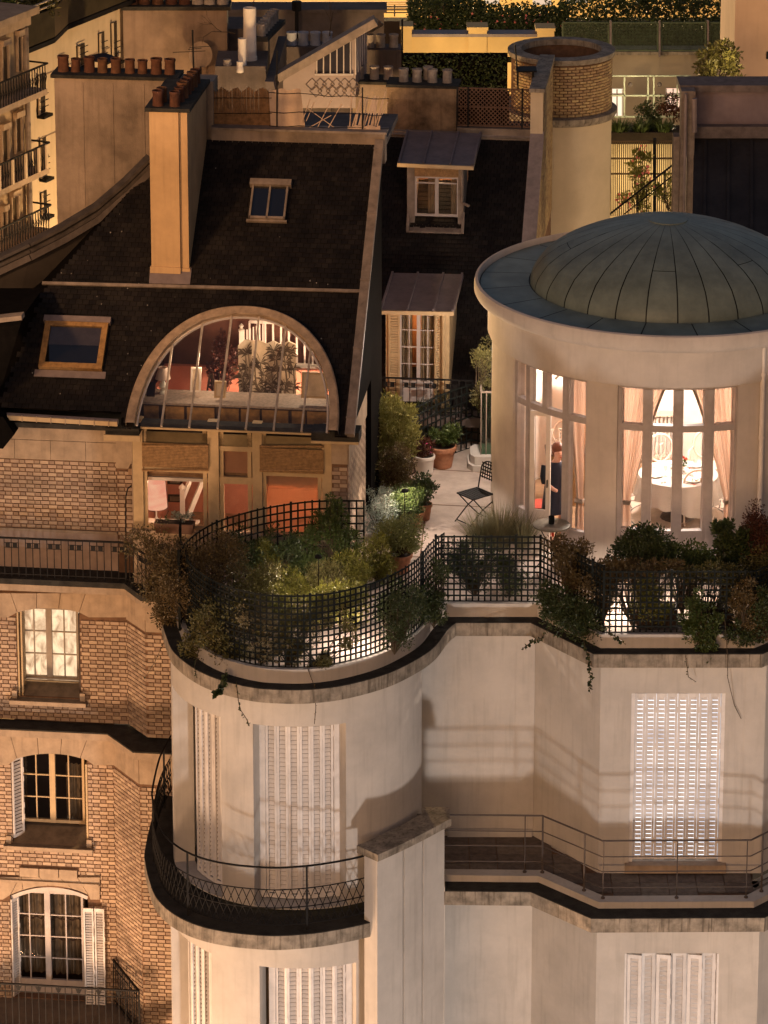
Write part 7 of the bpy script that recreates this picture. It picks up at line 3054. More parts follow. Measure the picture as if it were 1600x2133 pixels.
for u in (608, 632, 657, 682):
    p = py(u, 98, 64.7)
    inst('chimney_pot', PMB, bs, Matrix.Translation((p.x, p.y, py(600, 98, 64.5).z)))
bs2 = thing('chimney', 'grey chimney block with four buff pots right of the studio', 'chimney', py(800, 120, 64))
b = M()
blk(b, 764, 104, 836, 260, 64, 0.5)
obj('stack', b, PLASTERD, bs2)
for u in (770, 793, 820):
    p = py(u, 102, 64.2)
    inst('chimney_pot', PMW, bs2, Matrix.Translation((p.x, p.y, py(800, 103, 64).z)))
mb = thing('rear_house', 'dark flat-roofed rear wall between the chimneys and the yellow terrace', 'house', py(640, 60, 67))
b = M()
blk(b, 440, 24, 800, 330, 67, 0.6)
blk(b, 436, 20, 806, 27, 66.95, 0.7)
obj('wall', b, PLASTERD, mb)
b = M()
blk(b, 614, 8, 622, 80, 66.8, 0.1)
b.tube([py(618, 22, 66.7), py(618, 2, 66.7)], 0.09, 8)
obj('flue', b, IRON, mb)

# yellow terrace wall with piers, dark lattice below
yw = thing('terrace_wall', 'yellow lit terrace wall with three capped piers', 'wall', py(1000, 118, 72))
b = M()
blk(b, 838, 76, 1156, 118, 72, 0.3)
obj('wall', b, YELLOWW, yw)
for u0, u1, v0 in ((836, 858, 58), (976, 1014, 60), (1119, 1154, 62)):
    b = M()
    blk(b, u0, v0, u1, 118, 71.93, 0.45)
    blk(b, u0 - 3, v0 - 3, u1 + 3, v0 + 3, 71.9, 0.5)
    obj('pier', b, YELLOWW, yw)
b = M()
blk(b, 858, 71, 1119, 77, 71.92, 0.4)
obj('coping', b, ZINC, yw)
hd_ = thing('dark_hedge_screen', 'nearly black lattice screen with creeper between roofs', 'fence', py(945, 185, 67.5))
b = M()
blk(b, 836, 112, 1056, 300, 67.6, 0.1)
obj('backing', b, SLATEB, hd_)
b = M()
for i in range(900):
    p = py(random.uniform(840, 1054), random.uniform(114, 186), 67.5)
    leaf(b, p, rand_dir() + V((0, -0.6, 0)), 0.07, 0.04)
obj('foliage', b, LD, hd_, kind='stuff')
t = thing('roof_pole', 'thin dark pole standing before the yellow terrace wall', 'pole', py(838, 105, 66))
b = M()
b.tube([py(838, 110, 66), py(838, 40, 66)], 0.02, 6)
obj('pole', b, IRON, t)

# far lit block across the top
fb = thing('far_building', 'far golden lit facade with slatted shutters across the top', 'building', py(800, 60, 105))
b = M()
blk(b, -300, -400, 1900, 200, 105, 1.0)
obj('facade', b, YELLOWW, fb)
for u0, u1, v0, v1 in ((570, 690, 2, 24), (705, 745, 8, 30), (300, 380, -20, 6), (1110, 1148, -10, 10), (1010, 1040, -10, 8), (1180, 1225, -14, 6)):
    b = M()
    blk(b, u0, v0, u1, v1, 104.95, 0.04)
    obj('window', b, GLASSD if u0 < 1000 else emis('far_lit_window_%d' % u0, (1.0, 0.72, 0.5), 0.9), fb)
for k in range(5):
    b = M()
    blk(b, 470, 2 + k * 4.2, 860, 3.6 + k * 4.2, 104.9, 0.04)
    obj('louver', b, PALEW, fb)
b = M()
for k in range(3):
    b.beam(py(462, 14 + k * 6, 100), py(865, 14 + k * 6, 100), 0.03, 0.03)
for u in range(470, 866, 44):
    b.beam(py(u, 10, 100), py(u, 34, 100), 0.04, 0.04)
o = obj('roof_railing', b, IRON, label='thin dark railing along the far golden roof edge', cat='railing')
hg = [('clipped dark hedge along the far roof garden, left stretch', 850, 1010, 66, 22), ('dark flowering hedge behind the mesh fence, middle stretch', 1000, 1180, 84, 20), ('dark hedge along the top right of the far garden', 1165, 1540, 58, 18)]
for lab, u0, u1, vb_, hh in hg:
    c = py((u0 + u1) / 2, vb_ - hh, 80)
    wd = (py(u1, 50, 80).x - py(u0, 50, 80).x) / 2
    t = thing('hedge', lab, 'hedge', c - Z * 0.6, 'hedges of the far roof garden')
    b = M()
    for i in range(5200):
        p = c + V((random.uniform(-wd, wd), random.uniform(-0.5, 0.3), (random.random() ** 0.7) * 1.1 - 0.55 + 0.12 * math.sin(i)))
        leaf(b, p, rand_dir() + Z * 0.3, 0.09, 0.06)
    obj('foliage', b, LD, t, kind='stuff')
for i, u in enumerate((905, 925, 1300, 1325, 1350, 1372, 1400, 1415, 1440, 1456, 1515)):
    plant('garden_shrub', ['left shrub of the pair above the yellow terrace wall', 'right shrub of the pair above the yellow terrace wall', 'ninth', 'eighth', 'seventh', 'sixth', 'fifth', 'fourth', 'third', 'second', 'dark cypress-like shrub nearest the pink wall before the far facade'][i] + (' spiky far shrub counted from the pink wall' if 1 < i < 10 else ''), 'shrub', py(u, 30, 79), [((0, 0, 0.3), (0.16, 0.12, 0.32))], 130, 0.10, LD, group='shrubs of the far roof garden')
b = M()
for i in range(50):
    p = py(random.uniform(850, 1180), random.uniform(30, 75), 79.3)
    leaf(b, p, rand_dir(), 0.07, 0.06)
o = obj('hedge_blossom', b, FLP, label='scattered pale pink blossoms on the far hedge', cat='flowers', kind='stuff')
t = thing('planter_wall', 'dark planter wall under the far hedge', 'wall', py(1200, 60, 80.5))
b = M()
blk(b, 800, 44, 1560, 130, 80.6, 0.4)
obj('wall', b, SOIL, t)
ms = thing('mesh_fence', 'green mesh fence panels of the far roof garden', 'fence', py(1350, 110, 76))
MESHG = mat('green_mesh', (0.10, 0.13, 0.07), 0.7)
for u0, u1 in ((1172, 1268), (1276, 1370), (1378, 1470), (1480, 1560)):
    b = M()
    for p, q in (((u0, 47), (u1, 47)), ((u0, 105), (u1, 105)), ((u0, 47), (u0, 105)), ((u1, 47), (u1, 105))):
        b.beam(py(*p, 76), py(*q, 76), 0.035, 0.03)
    f = obj('panel', b, MESHG, ms)
    b = M()
    for k in range(1, 32):
        u = u0 + (u1 - u0) * k / 32
        b.beam(py(u, 47, 76), py(u, 105, 76), 0.007, 0.007)
    for k in range(1, 20):
        v = 47 + 58 * k / 20
        b.beam(py(u0, v, 76), py(u1, v, 76), 0.007, 0.007)
    obj('mesh', b, MESHG, f, kind='stuff')
for u in (1272, 1374, 1475):
    b = M()
    b.beam(py(u, 42, 75.9), py(u, 118, 75.9), 0.04, 0.04)
    obj('post', b, ZINC, ms)
gr = thing('garden_wall', 'pale grey rendered wall below the green mesh fence', 'wall', py(1350, 160, 76))
b = M()
blk(b, 1160, 114, 1560, 400, 76.1, 0.4)
obj('wall', b, mat('grey_render', (0.36, 0.30, 0.22), 0.9, var=0.08, scale=1), gr)
b = M()
blk(b, 1160, 108, 1560, 115, 76.0, 0.6)
obj('coping', b, LEDGE, gr)
cy = thing('courtyard_screen', 'courtyard screen of pale green frames with two small lit windows', 'screen', py(1345, 245, 74))
b = M()
for v in (158, 199, 243):
    b.beam(py(1262, v, 74), py(1440, v, 74), 0.03, 0.03)
for u in (1301, 1350, 1362, 1411):
    b.beam(py(u, 158, 74), py(u, 243, 74), 0.03, 0.03)
obj('frame', b, mat('pale_green_frame', (0.34, 0.38, 0.28), 0.6), cy)
LITW = emis('lit_small_window', (1.0, 0.80, 0.58), 1.3)
LITP = emis('lit_pink_window', (1.0, 0.62, 0.45), 1.2)
for u0, u1, v0, v1, mm in ((1274, 1297, 186, 241, LITW), (1388, 1417, 185, 230, LITP)):
    b = M()
    blk(b, u0, v0, u1, v1, 74.6, 0.05)
    wi = obj('window', b, mm, cy)
    b = M()
    for k in range(3):
        u = u0 + (u1 - u0) * k / 2
        b.beam(py(u, v0, 74.5), py(u, v1, 74.5), 0.03, 0.03)
    b.beam(py(u0, v0 + 10, 74.5), py(u1, v0 + 10, 74.5), 0.03, 0.03)
    obj('frame', b, FRAMEW, wi)
b = M()
for u, v in ((1313, 176), (1374, 176)):
    b.ball(py(u, v, 74.1), 0.05, 8, 6)
obj('wall_vent', b, PLASTERD, cy)
plant('garden_shrub', 'rounded dark shrub before the courtyard screen', 'shrub', py(1357, 262, 71), [((0, 0, 0.3), (0.34, 0.25, 0.3))], 900, 0.07, LD)
plant('garden_shrub', 'dark shrub with reddish leaves under the pink courtyard window', 'shrub', py(1402, 262, 71), [((0, 0, 0.3), (0.25, 0.2, 0.33))], 500, 0.07, LR)
for i, u in enumerate((1290, 1335, 1380)):
    plant('lavender', 'low spiky grey-green clump at the %s of the courtyard planter' % ('left', 'middle', 'right')[i], 'plant', py(u, 283, 70.5), [((0, 0, 0.18), (0.3, 0.2, 0.2))], 420, 0.02, LG, kind='blade', group='spiky clumps of the courtyard planter')
b = M()
blk(b, 1250, 276, 1425, 300, 70.3, 0.6)
t = obj('courtyard_planter', b, SOIL, label='dark planter trough under the spiky courtyard clumps', cat='planter')
fe = thing('slat_fence', 'vertical slat fence glowing behind roses in the courtyard', 'fence', py(1340, 440, 69.5))
for k in range(34):
    u = 1264 + k * 4.4
    b = M()
    b.beam(py(u, 294, 69.5), py(u, 450, 69.5), 0.02, 0.012, up=Y)
    obj('slat', b, mat('fence_slat', (0.09, 0.06, 0.03), 0.8) if k == 0 else bpy.data.materials['fence_slat'], fe)
for v in (294, 330, 362):
    b = M()
    b.beam(py(1260, v, 69.45), py(1416, v, 69.45), 0.03, 0.03, up=Y)
    obj('rail', b, bpy.data.materials['fence_slat'], fe)
for u in (1364, 1408):
    b = M()
    b.beam(py(u, 288, 69.4), py(u, 450, 69.4), 0.06, 0.06, up=Y)
    obj('post', b, IRON, fe)
b = M()
blk(b, 1240, 286, 1440, 470, 70.9, 0.05)
obj('back_wall', b, PALEW, fe)
plant('rose_bush', 'lit rose bush with pink blooms before the courtyard slat fence', 'shrub', py(1330, 440, 68.8), [((0, 0, 0.35), (0.42, 0.25, 0.35)), ((-0.05, 0, 0.95), (0.3, 0.2, 0.45))], 1500, 0.07, LY, flowers=(26, 0.08, FLP))
plant('garden_shrub', 'yellow-green lit shrub beside the courtyard stair', 'shrub', py(1392, 440, 68.9), [((0, 0, 0.35), (0.25, 0.2, 0.35))], 700, 0.06, LY)
hr = thing('stair_railing', 'sloping dark stair railing in the courtyard', 'railing', py(1345, 440, 68))
b = M()
b.tube([py(1270, 446, 68), py(1406, 340, 68), py(1424, 332, 68)], 0.02, 6)
b.tube([py(1300, 446, 68), py(1406, 362, 68)], 0.012, 6)
obj('handrail', b, IRON, hr)
for k in range(7):
    u, v = 1290 + k * 19, 430 - k * 14.8
    b = M()
    b.beam(py(u, v, 68), py(u, v + 60, 68), 0.018, 0.018, up=Y)
    obj('baluster', b, IRON, hr)
light('courtyard_light', 'POINT', py(1345, 405, 69.9) + Z * 0.1, 75, (1.0, 0.75, 0.32), 0.1)
light('courtyard_light', 'POINT', py(1330, 200, 73.2), 60, (1.0, 0.78, 0.45), 0.1)

# right: pink house, dark zinc roof
pk_ = thing('pink_house', 'plain pink lit house wall at the top right corner', 'house', py(1600, 180, 70))
b = M()
blk(b, 1535, -120, 1760, 420, 70, 3)
obj('wall', b, mat('pink_render', (0.50, 0.34, 0.24), 0.85, var=0.06, scale=1.5, streak=0.1), pk_)
b = M()
blk(b, 1597, 108, 1620, 123, 69.97, 0.05)
obj('vent', b, IRON, pk_)
dr = thing('zinc_house', 'dark roofed house with grey parapet behind the green dome', 'house', py(1520, 470, 61))
b = M()
blk(b, 1446, 190, 1760, 268, 62.5, 0.4)
obj('parapet', b, mat('mauve_render', (0.22, 0.17, 0.18), 0.9, var=0.12, scale=2), dr)
b = M()
blk(b, 1416, 178, 1760, 192, 62.4, 0.7)
blk(b, 1446, 264, 1760, 288, 62.3, 0.25)
obj('coping', b, mat('grey_coping', (0.17, 0.135, 0.125), 0.9, var=0.2), dr)
b = M()
b.add([py(1446, 287, 62.4), py(1760, 287, 62.4), py(1760, 560, 59.5), py(1440, 560, 59.5)], [(0, 1, 2, 3)])
obj('roof', b, mat('tarred_zinc', (0.030, 0.026, 0.026), 0.55, var=0.3, scale=1.5, streak=0.4), dr)
for k in range(5):
    b = M()
    b.beam(py(1470 + k * 48, 288, 62.38), py(1466 + k * 50, 560, 59.48), 0.05, 0.05)
    obj('seam', b, bpy.data.materials['tarred_zinc'], dr)
b = M()
blk(b, 1420, 190, 1443, 470, 62.0, 0.3)
blk(b, 1404, 285, 1421, 470, 62.2, 0.3)
obj('party_wall', b, mat('party_wall_grey', (0.20, 0.155, 0.13), 0.9, var=0.2, streak=0.3), dr)
b = M()
b.tube([py(1429, 195, 61.9), py(1425, 450, 61.9)], 0.03, 8)
b.tube([py(1447, 205, 61.9), py(1447, 275, 61.9)], 0.05, 8)
obj('downpipe', b, ZINC, dr)
plant('roof_tree', 'lit yellow-green tree behind the grey parapet by the pink wall', 'tree', py(1495, 190, 68), [((0, 0, 0.35), (0.5, 0.4, 0.42)), ((0.25, 0, 0.7), (0.3, 0.3, 0.3))], 1700, 0.11, LO)
light('tree_fill', 'POINT', py(1520, 120, 67.2), 45, (1.0, 0.75, 0.35), 0.1)  # added light for this tree, no fitting stands behind the parapet

# far left: two facades of the street running away
fP, fN = py(120, 300, 61), V((math.cos(rad(25)), -math.sin(rad(25)), 0))
fD = V((math.sin(rad(25)), math.cos(rad(25)), 0))


def FP(u, v, off=0.0): return hit(u, v, fP + fN * off, fN)


mf = thing('corner_building', 'pale modern corner building with long roof balcony receding at top left', 'building', FP(100, 400))
b = M()
E0, E1 = FP(40, 300), FP(275, 100)
b.para((E0.x, E0.y, -6), V((E1.x - E0.x, E1.y - E0.y, 0)), Z * (FP(34, 122, 0.55).z + 6.02), -fN * 0.4)
obj('wall', b, PALEW, mf)
for (u0, v0, u1, v1) in ((77, 158, 94, 240), (82, 290, 97, 372), (84, 402, 98, 450), (205, 70, 218, 128), (231, 48, 244, 128), (160, 96, 177, 140), (122, 124, 136, 165)):
    P, Q2 = FP(u0, (v0 + v1) / 2, 0.012), FP(u1, (v0 + v1) / 2 - (u1 - u0) * 0.5, 0.012)
    zt3, zb3 = FP(u0, v0, 0.012).z, FP(u0, v1, 0.012).z
    dv = V((Q2.x - P.x, Q2.y - P.y, 0))
    b = M()
    b.para((P.x, P.y, zb3), dv, Z * (zt3 - zb3), -fN * 0.02)
    wi = obj('window', b, GLASSD if False else mat('dark_window_%d' % u0, (0.05, 0.04, 0.03), 0.25), mf)
    b = M()
    b.para(V((P.x, P.y, zb3)) + fN * 0.02, dv * 0.2, Z * (zt3 - zb3), fN * 0.02)
    obj('shutter', b, PALEW, wi)
    b = M()
    for k in range(3):
        b.para(V((P.x, P.y, zb3 + 0.12 + k * 0.11)) + fN * 0.06, dv, Z * 0.012, fN * 0.01)
    b.para(V((P.x, P.y, zb3 - 0.06)) - dv * 0.05, dv * 1.1, Z * 0.05, fN * 0.14)
    obj('guard_rail', b, IRON, wi)
for v in (160, 290):
    b = M()
    p, q = FP(60, v + 10, 0.005), FP(240, v - 85, 0.005)
    q = V((q.x, q.y, p.z))
    b.beam(p, q, 0.012, 0.02)
    obj('joint_strip', b, STONE, mf)
bal = thing('roof_balcony', 'long dark roof balcony with double handrail and plants at top left', 'balcony', FP(150, 70, 0.5))
bpts = [FP(34, 122, 0.55), FP(114, 88, 0.55), FP(142, 90, 0.25), FP(265, 8, 0.25), FP(330, -30, 0.25)]
z = bpts[0].z
bpts = [V((p.x, p.y, z)) for p in bpts]
bpts[0] = bpts[0] - fD * 0.2
b = M()
inn = [p - fN * 0.9 for p in bpts]
b.ext(bpts + inn[::-1], Z * 0.08)
obj('slab', b, IRON, bal)
GP = mat('smoked_panel', (0.05, 0.042, 0.025), 0.35, var=0.2)
for p, q in zip(bpts, bpts[1:]):
    b = M()
    b.beam(p + Z * 0.36, q + Z * 0.36, 0.02, 0.5)
    obj('panel', b, GP, bal)
    b = M()
    for dz in (0.68, 0.78):
        b.tube([p + Z * dz, q + Z * dz], 0.018, 5)
    obj('handrail', b, PALEW, bal)
b = M()
u0_ = bpts[0] - fN * 1.3
b.para(V((u0_.x, u0_.y, z)) - fD * 3, fD * 12, Z * 3.2, -fN * 0.3)
obj('upper_wall', b, mat('setback_render', (0.30, 0.22, 0.14), 0.85, var=0.12, scale=1), bal)
for i in range(5):
    b = M()
    b.para(V((u0_.x, u0_.y, z + 0.1)) - fD * 0.6 + fD * i * 1.5 + fN * 0.01, fD * 0.6, Z * 1.8, fN * 0.02)
    obj('door', b, GLASSD if i % 2 else PALEW, bal)
for i, (k, s, lm) in enumerate(((0.2, 0.34, LG), (0.62, 0.30, LO), (1.05, 0.3, LO), (2.1, 0.24, LB), (2.5, 0.3, LB))):
    j = int(k)
    p = bpts[j].lerp(bpts[j + 1], k - j) - fN * 0.3 + Z * 0.08
    plant('balcony_plant', ['bright green bush at the near corner of the roof balcony', 'tall olive grass on the roof balcony', 'drooping palm in a clay pot at the balcony step', 'russet creeper by the balcony handrail', 'russet bush further along the roof balcony'][i], 'plant', p,
          [((0, 0, s + 0.2), (s, s, s))], 420, 0.11, lm, pot=(0.14, 0.1, 0.24) if i == 2 else None)
t = thing('parasol', 'small dark blue parasol on the far street balcony', 'parasol', FP(212, 140, 0.8))
c = FP(212, 122, 0.8)
b = M()
b.lathe(c, [(0.28, 0), (0.16, 0.06), (0.001, 0.1)], 10)
obj('canopy', b, NAVY, t)
b = M()
b.tube([c + Z * 0.08, c - Z * 0.5], 0.012, 5)
obj('pole', b, WHITE, t)

hP = py(62, 300, 58.6)


def HP(u, v, off=0.0): return hit(u, v, hP + fN * off, fN)


hs_ = thing('stone_apartment_house', 'ornate stone apartment house with iron balconies at the left edge', 'building', HP(30, 500))
H0, H1 = HP(-60, 400), HP(60, 300)
b = M()
b.para((H0.x, H0.y, -6), V((H1.x - H0.x, H1.y - H0.y, 0)), Z * (HP(60, 48).z + 6), -fN * 0.6)
obj('wall', b, mat('warm_stone', (0.42, 0.31, 0.19), 0.85, var=0.12, scale=3, streak=0.15), hs_)
b = M()
q = HP(42, 38, 0.15)
b.para(V((H0.x, H0.y, q.z)) - fN * 0.6, V((H1.x - H0.x, H1.y - H0.y, 0)) * 1.02, Z * 0.12, fN * 0.85)
b.para(V((H0.x, H0.y, q.z - 0.2)) - fN * 0.6, V((H1.x - H0.x, H1.y - H0.y, 0)), Z * 0.19, fN * 0.7)
obj('cornice', b, STONE, hs_)
for (v0, dz, lab) in ((222, 0.42, 'wrought iron balcony, upper'), (390, 0.42, 'stone and iron balcony, middle'), (520, 0.4, 'iron balcony, lower')):
    p = HP(50, v0 - 18, 0.4)
    b = M()
    b.para(V((H0.x, H0.y, p.z - 0.1)), V((H1.x - H0.x, H1.y - H0.y, 0)) * 0.97, Z * 0.1, fN * 0.42)
    sb = obj('balcony', b, STONE, hs_, label=lab)
    n = 22
    b = M()
    A_, B_ = V((H0.x, H0.y, p.z)) + fN * 0.4, V((H1.x, H1.y, p.z)) + fN * 0.4
    for k in range(n):
        q = A_.lerp(B_, k / n)
        b.beam(q, q + Z * dz, 0.016, 0.016)
        b.tube([q + Z * 0.1, q.lerp(A_.lerp(B_, (k + 1) / n), 0.5) + Z * 0.2, q + Z * 0.3], 0.008, 4)
    b.beam(A_ + Z * dz, B_ + Z * dz, 0.03, 0.025)
    b.beam(B_ + Z * dz, B_ + Z * dz - fN * 0.4, 0.03, 0.025)
    obj('ironwork', b, IRON, sb)
    if v0 == 390:
        b = M()
        for k in (2, 7, 12, 17, 20):
            q = A_.lerp(B_, k / n)
            b.para(q - fN * 0.06, (B_ - A_) * 0.03, Z * 0.42, fN * 0.1)
        obj('stone_pier', b, PALEW, sb)
for (u0, v0, u1, v1) in ((2, 95, 14, 170), (34, 75, 42, 150), (2, 270, 14, 340), (30, 245, 42, 320), (22, 410, 34, 470), (2, 440, 10, 500)):
    P, Q2 = HP(u0, (v0 + v1) / 2, 0.012), HP(u1, (v0 + v1) / 2 - (u1 - u0) * 0.5, 0.012)
    zt3, zb3 = HP(u0, v0, 0.012).z, HP(u0, v1, 0.012).z
    dv = V((Q2.x - P.x, Q2.y - P.y, 0))
    b = M()
    b.para((P.x, P.y, zb3), dv, Z * (zt3 - zb3), -fN * 0.02)
    wi = obj('window', b, mat('stone_house_pane_%d_%d' % (u0, v0), (0.10, 0.07, 0.04), 0.3), hs_)
    b = M()
    for k in (-0.18, 1.0):
        b.para(V((P.x, P.y, zb3)) + dv * k, dv * 0.18, Z * (zt3 - zb3), fN * 0.05)
    b.para(V((P.x, P.y, zt3)) - dv * 0.2, dv * 1.4, Z * 0.1, fN * 0.09)
    obj('surround', b, STONE, wi)
b = M()
p = HP(59, 300, 0.08)
b.tube([(p.x, p.y, -2), (p.x, p.y, HP(60, 50).z)], 0.05, 8)
obj('downpipe', b, ZINCL, hs_)
# lamps of the back streets, plus one added light behind the pavilion
light('street_and_fill_light', 'POINT', (-1.6, 58.6, 0.5), 2300, (1.0, 0.62, 0.28), 0.3)
light('street_and_fill_light', 'POINT', (1.5, 69.2, 3.2), 340, (1.0, 0.66, 0.30), 0.2)
light('street_and_fill_light', 'POINT', (0, 93, 2), 14000, (1.0, 0.66, 0.30), 0.5)
light('street_and_fill_light', 'POINT', (5.0, 59.6, -0.6), 330, (1.0, 0.70, 0.42), 0.2)  # added to brighten the turret and brick gable, no such lamp known
light('street_and_fill_light', 'POINT', (10.0, 64.0, 2.2), 600, (1.0, 0.66, 0.34), 0.2)


# ================================================================ PLANTS OF THE TERRACE
random.seed(23)


def tz_(u, v, z=0.0): return pz(u, v, z)


# three pots by the far end, with different contents
plant('potted_plant', 'large terracotta pot with leafy plants near the glazed enclosure', 'potted plant', tz_(921, 972), [((0, 0.05, 0.52), (0.2, 0.18, 0.12)), ((0.12, 0, 0.55), (0.14, 0.14, 0.14)), ((-0.12, 0, 0.48), (0.1, 0.1, 0.08))], 620, 0.08, LG, pot=(0.225, 0.16, 0.37), wr=0.45)
plant('potted_plant', 'whitewashed pot of dark red foliage with a magenta bloom', 'potted plant', tz_(884, 984), [((-0.05, 0, 0.42), (0.2, 0.16, 0.14))], 420, 0.06, LR, pot=(0.165, 0.14, 0.30), potmat=WHITE, flowers=(16, 0.05, FLM))
plant('potted_plant', 'terracotta pot with a dark leafy plant, rear one of the pair beside the chair', 'potted plant', tz_(884, 1082), [((-0.03, 0, 0.5), (0.2, 0.18, 0.22))], 520, 0.075, LD, pot=(0.12, 0.085, 0.27))
plant('potted_plant', 'terracotta pot hidden under foliage, front one of the pair beside the chair', 'potted plant', tz_(868, 1096), [((-0.08, 0, 0.5), (0.2, 0.18, 0.22))], 480, 0.07, LG, pot=(0.12, 0.085, 0.25))
plant('potted_plant', 'pale green bushy shrub in a moulded terracotta pot at the terrace bend', 'potted plant', tz_(834, 1192), [((0.0, 0, 0.62), (0.36, 0.3, 0.26)), ((0.1, 0, 0.45), (0.25, 0.2, 0.15)), ((-0.15, 0, 0.5), (0.22, 0.2, 0.16))], 2300, 0.05, leafmat('pale_leaf', (0.13, 0.15, 0.04), (0.24, 0.25, 0.09)), pot=(0.175, 0.125, 0.30), tight=0.28)
# the tall clump left of the path
plant('tall_bush', 'tall yellow-green feathery bush rising beside the roof gutter', 'shrub', tz_(808, 1010), [((0, 0, 1.12), (0.44, 0.34, 0.30)), ((-0.16, 0, 0.78), (0.36, 0.3, 0.26)), ((0.16, 0, 0.72), (0.3, 0.28, 0.34)), ((0.02, -0.05, 0.4), (0.3, 0.28, 0.3))], 4200, 0.10, leafmat('feathery_leaf', (0.18, 0.18, 0.04), (0.30, 0.27, 0.09)), wr=0.25, up=0.9, tight=0.3)
plant('tall_bush', 'reddish brown shrub below the feathery bush', 'shrub', tz_(828, 1030), [((0, 0, 0.45), (0.3, 0.25, 0.36)), ((0.1, 0, 0.2), (0.25, 0.22, 0.2))], 1700, 0.055, LB, tight=0.3)
plant('silver_shrub', 'silvery shrub catching white light at the trellis end', 'shrub', tz_(792, 1120), [((0, 0, 0.45), (0.24, 0.2, 0.42)), ((0.05, 0, 0.15), (0.26, 0.22, 0.18))], 2300, 0.04, LS, tight=0.3, wr=0.4)
plant('green_shrub', 'mid green bush between the silvery shrub and the clay pots', 'shrub', tz_(842, 1105), [((0, 0, 0.38), (0.26, 0.22, 0.34)), ((0.1, 0, 0.6), (0.18, 0.16, 0.2))], 1800, 0.05, LG, tight=0.3)
plant('brown_shrub', 'loose twiggy shrub trailing over the side wall edge', 'shrub', tz_(770, 1040), [((-0.1, 0, 0.4), (0.2, 0.2, 0.4)), ((-0.22, 0.1, 0.35), (0.16, 0.16, 0.4))], 1000, 0.055, LO, tight=0.35, wr=0.25)
# by the far trellis
for i, (u, v, rr, h, lm, lab) in enumerate(((872, 915, 0.26, 0.42, LD, 'dark bush at the left end of the far trellis'), (915, 900, 0.2, 0.5, LO, 'upright twiggy bush in the middle of the far trellis'), (965, 905, 0.24, 0.36, LB, 'thin brownish bush at the right of the far trellis'))):
    p = tz_(u, v + 20, 0.0)
    plant('trellis_bush', lab, 'shrub', (p.x, 56.75, 0), [((0, 0, h), (rr, rr * 0.8, h * 0.75))], 620, 0.055, lm, tight=0.4, wr=0.35)
p = QP(1000, 800, -0.9)
plant('climbing_vine', 'yellowing climber hanging beside the pavilion wall', 'vine', (p.x, 55.9, 0.9), [((0.05, 0, 0.95), (0.22, 0.2, 0.22)), ((0.1, 0, 0.5), (0.14, 0.15, 0.35)), ((0.05, 0, 0.15), (0.16, 0.15, 0.25))], 900, 0.06, LO, tight=0.4, wr=0.3)
t = thing('pot_plant_stand', 'dark round-topped pot plant on the floor before the dormer balcony', 'potted plant', (-0.02, 56.7, 0))
b = M()
pot_mesh(b, V((0.02, 56.7, 0.35)), 0.14, 0.1, 0.22)
b.box((0.02, 56.7, 0.17), (0.1, 0.1, 0.18), m=0)
obj('pot', b, [DWOOD, SOIL], t)
b = M()
clumps(b, V((0.02, 56.7, 0.72)), (0.16, 0.16, 0.15), 420, 0.06)
obj('foliage', b, LD, t, kind='stuff')
# flower bed inside the round terrace
bed = [((555, 1195), LY, 'tall yellow-green feathery plant at the left of the flower bed', (0.16, 0.16, 0.36), 0.42),
       ((610, 1215), LY, 'low yellow-green feathery clump, left of centre in the flower bed', (0.28, 0.2, 0.18), 0.24),
       ((672, 1210), LO, 'bright leafy clump at the centre of the flower bed', (0.3, 0.22, 0.2), 0.28),
       ((735, 1198), LY, 'lime feathery clump at the right of the flower bed', (0.22, 0.2, 0.28), 0.36),
       ((785, 1180), LY, 'lime feathery plant near the moulded pot', (0.18, 0.16, 0.32), 0.42),
       ((640, 1190), LG, 'green bush at the back of the flower bed', (0.25, 0.2, 0.2), 0.32)]
for (u, v), lm, lab, r, h in bed:
    p = tz_(u, v + 10) + V((0, -0.45, 0))
    r = (r[0] * 1.2, r[1] * 1.3, r[2] * 1.15)
    plant('bed_plant', lab, 'plant', p, [((0, 0, h), r), ((0.05, 0.02, h * 0.5), (r[0] * 0.9, r[1], r[2] * 0.6))], 1900, 0.062, lm, wr=0.24, up=0.7, tight=0.36)
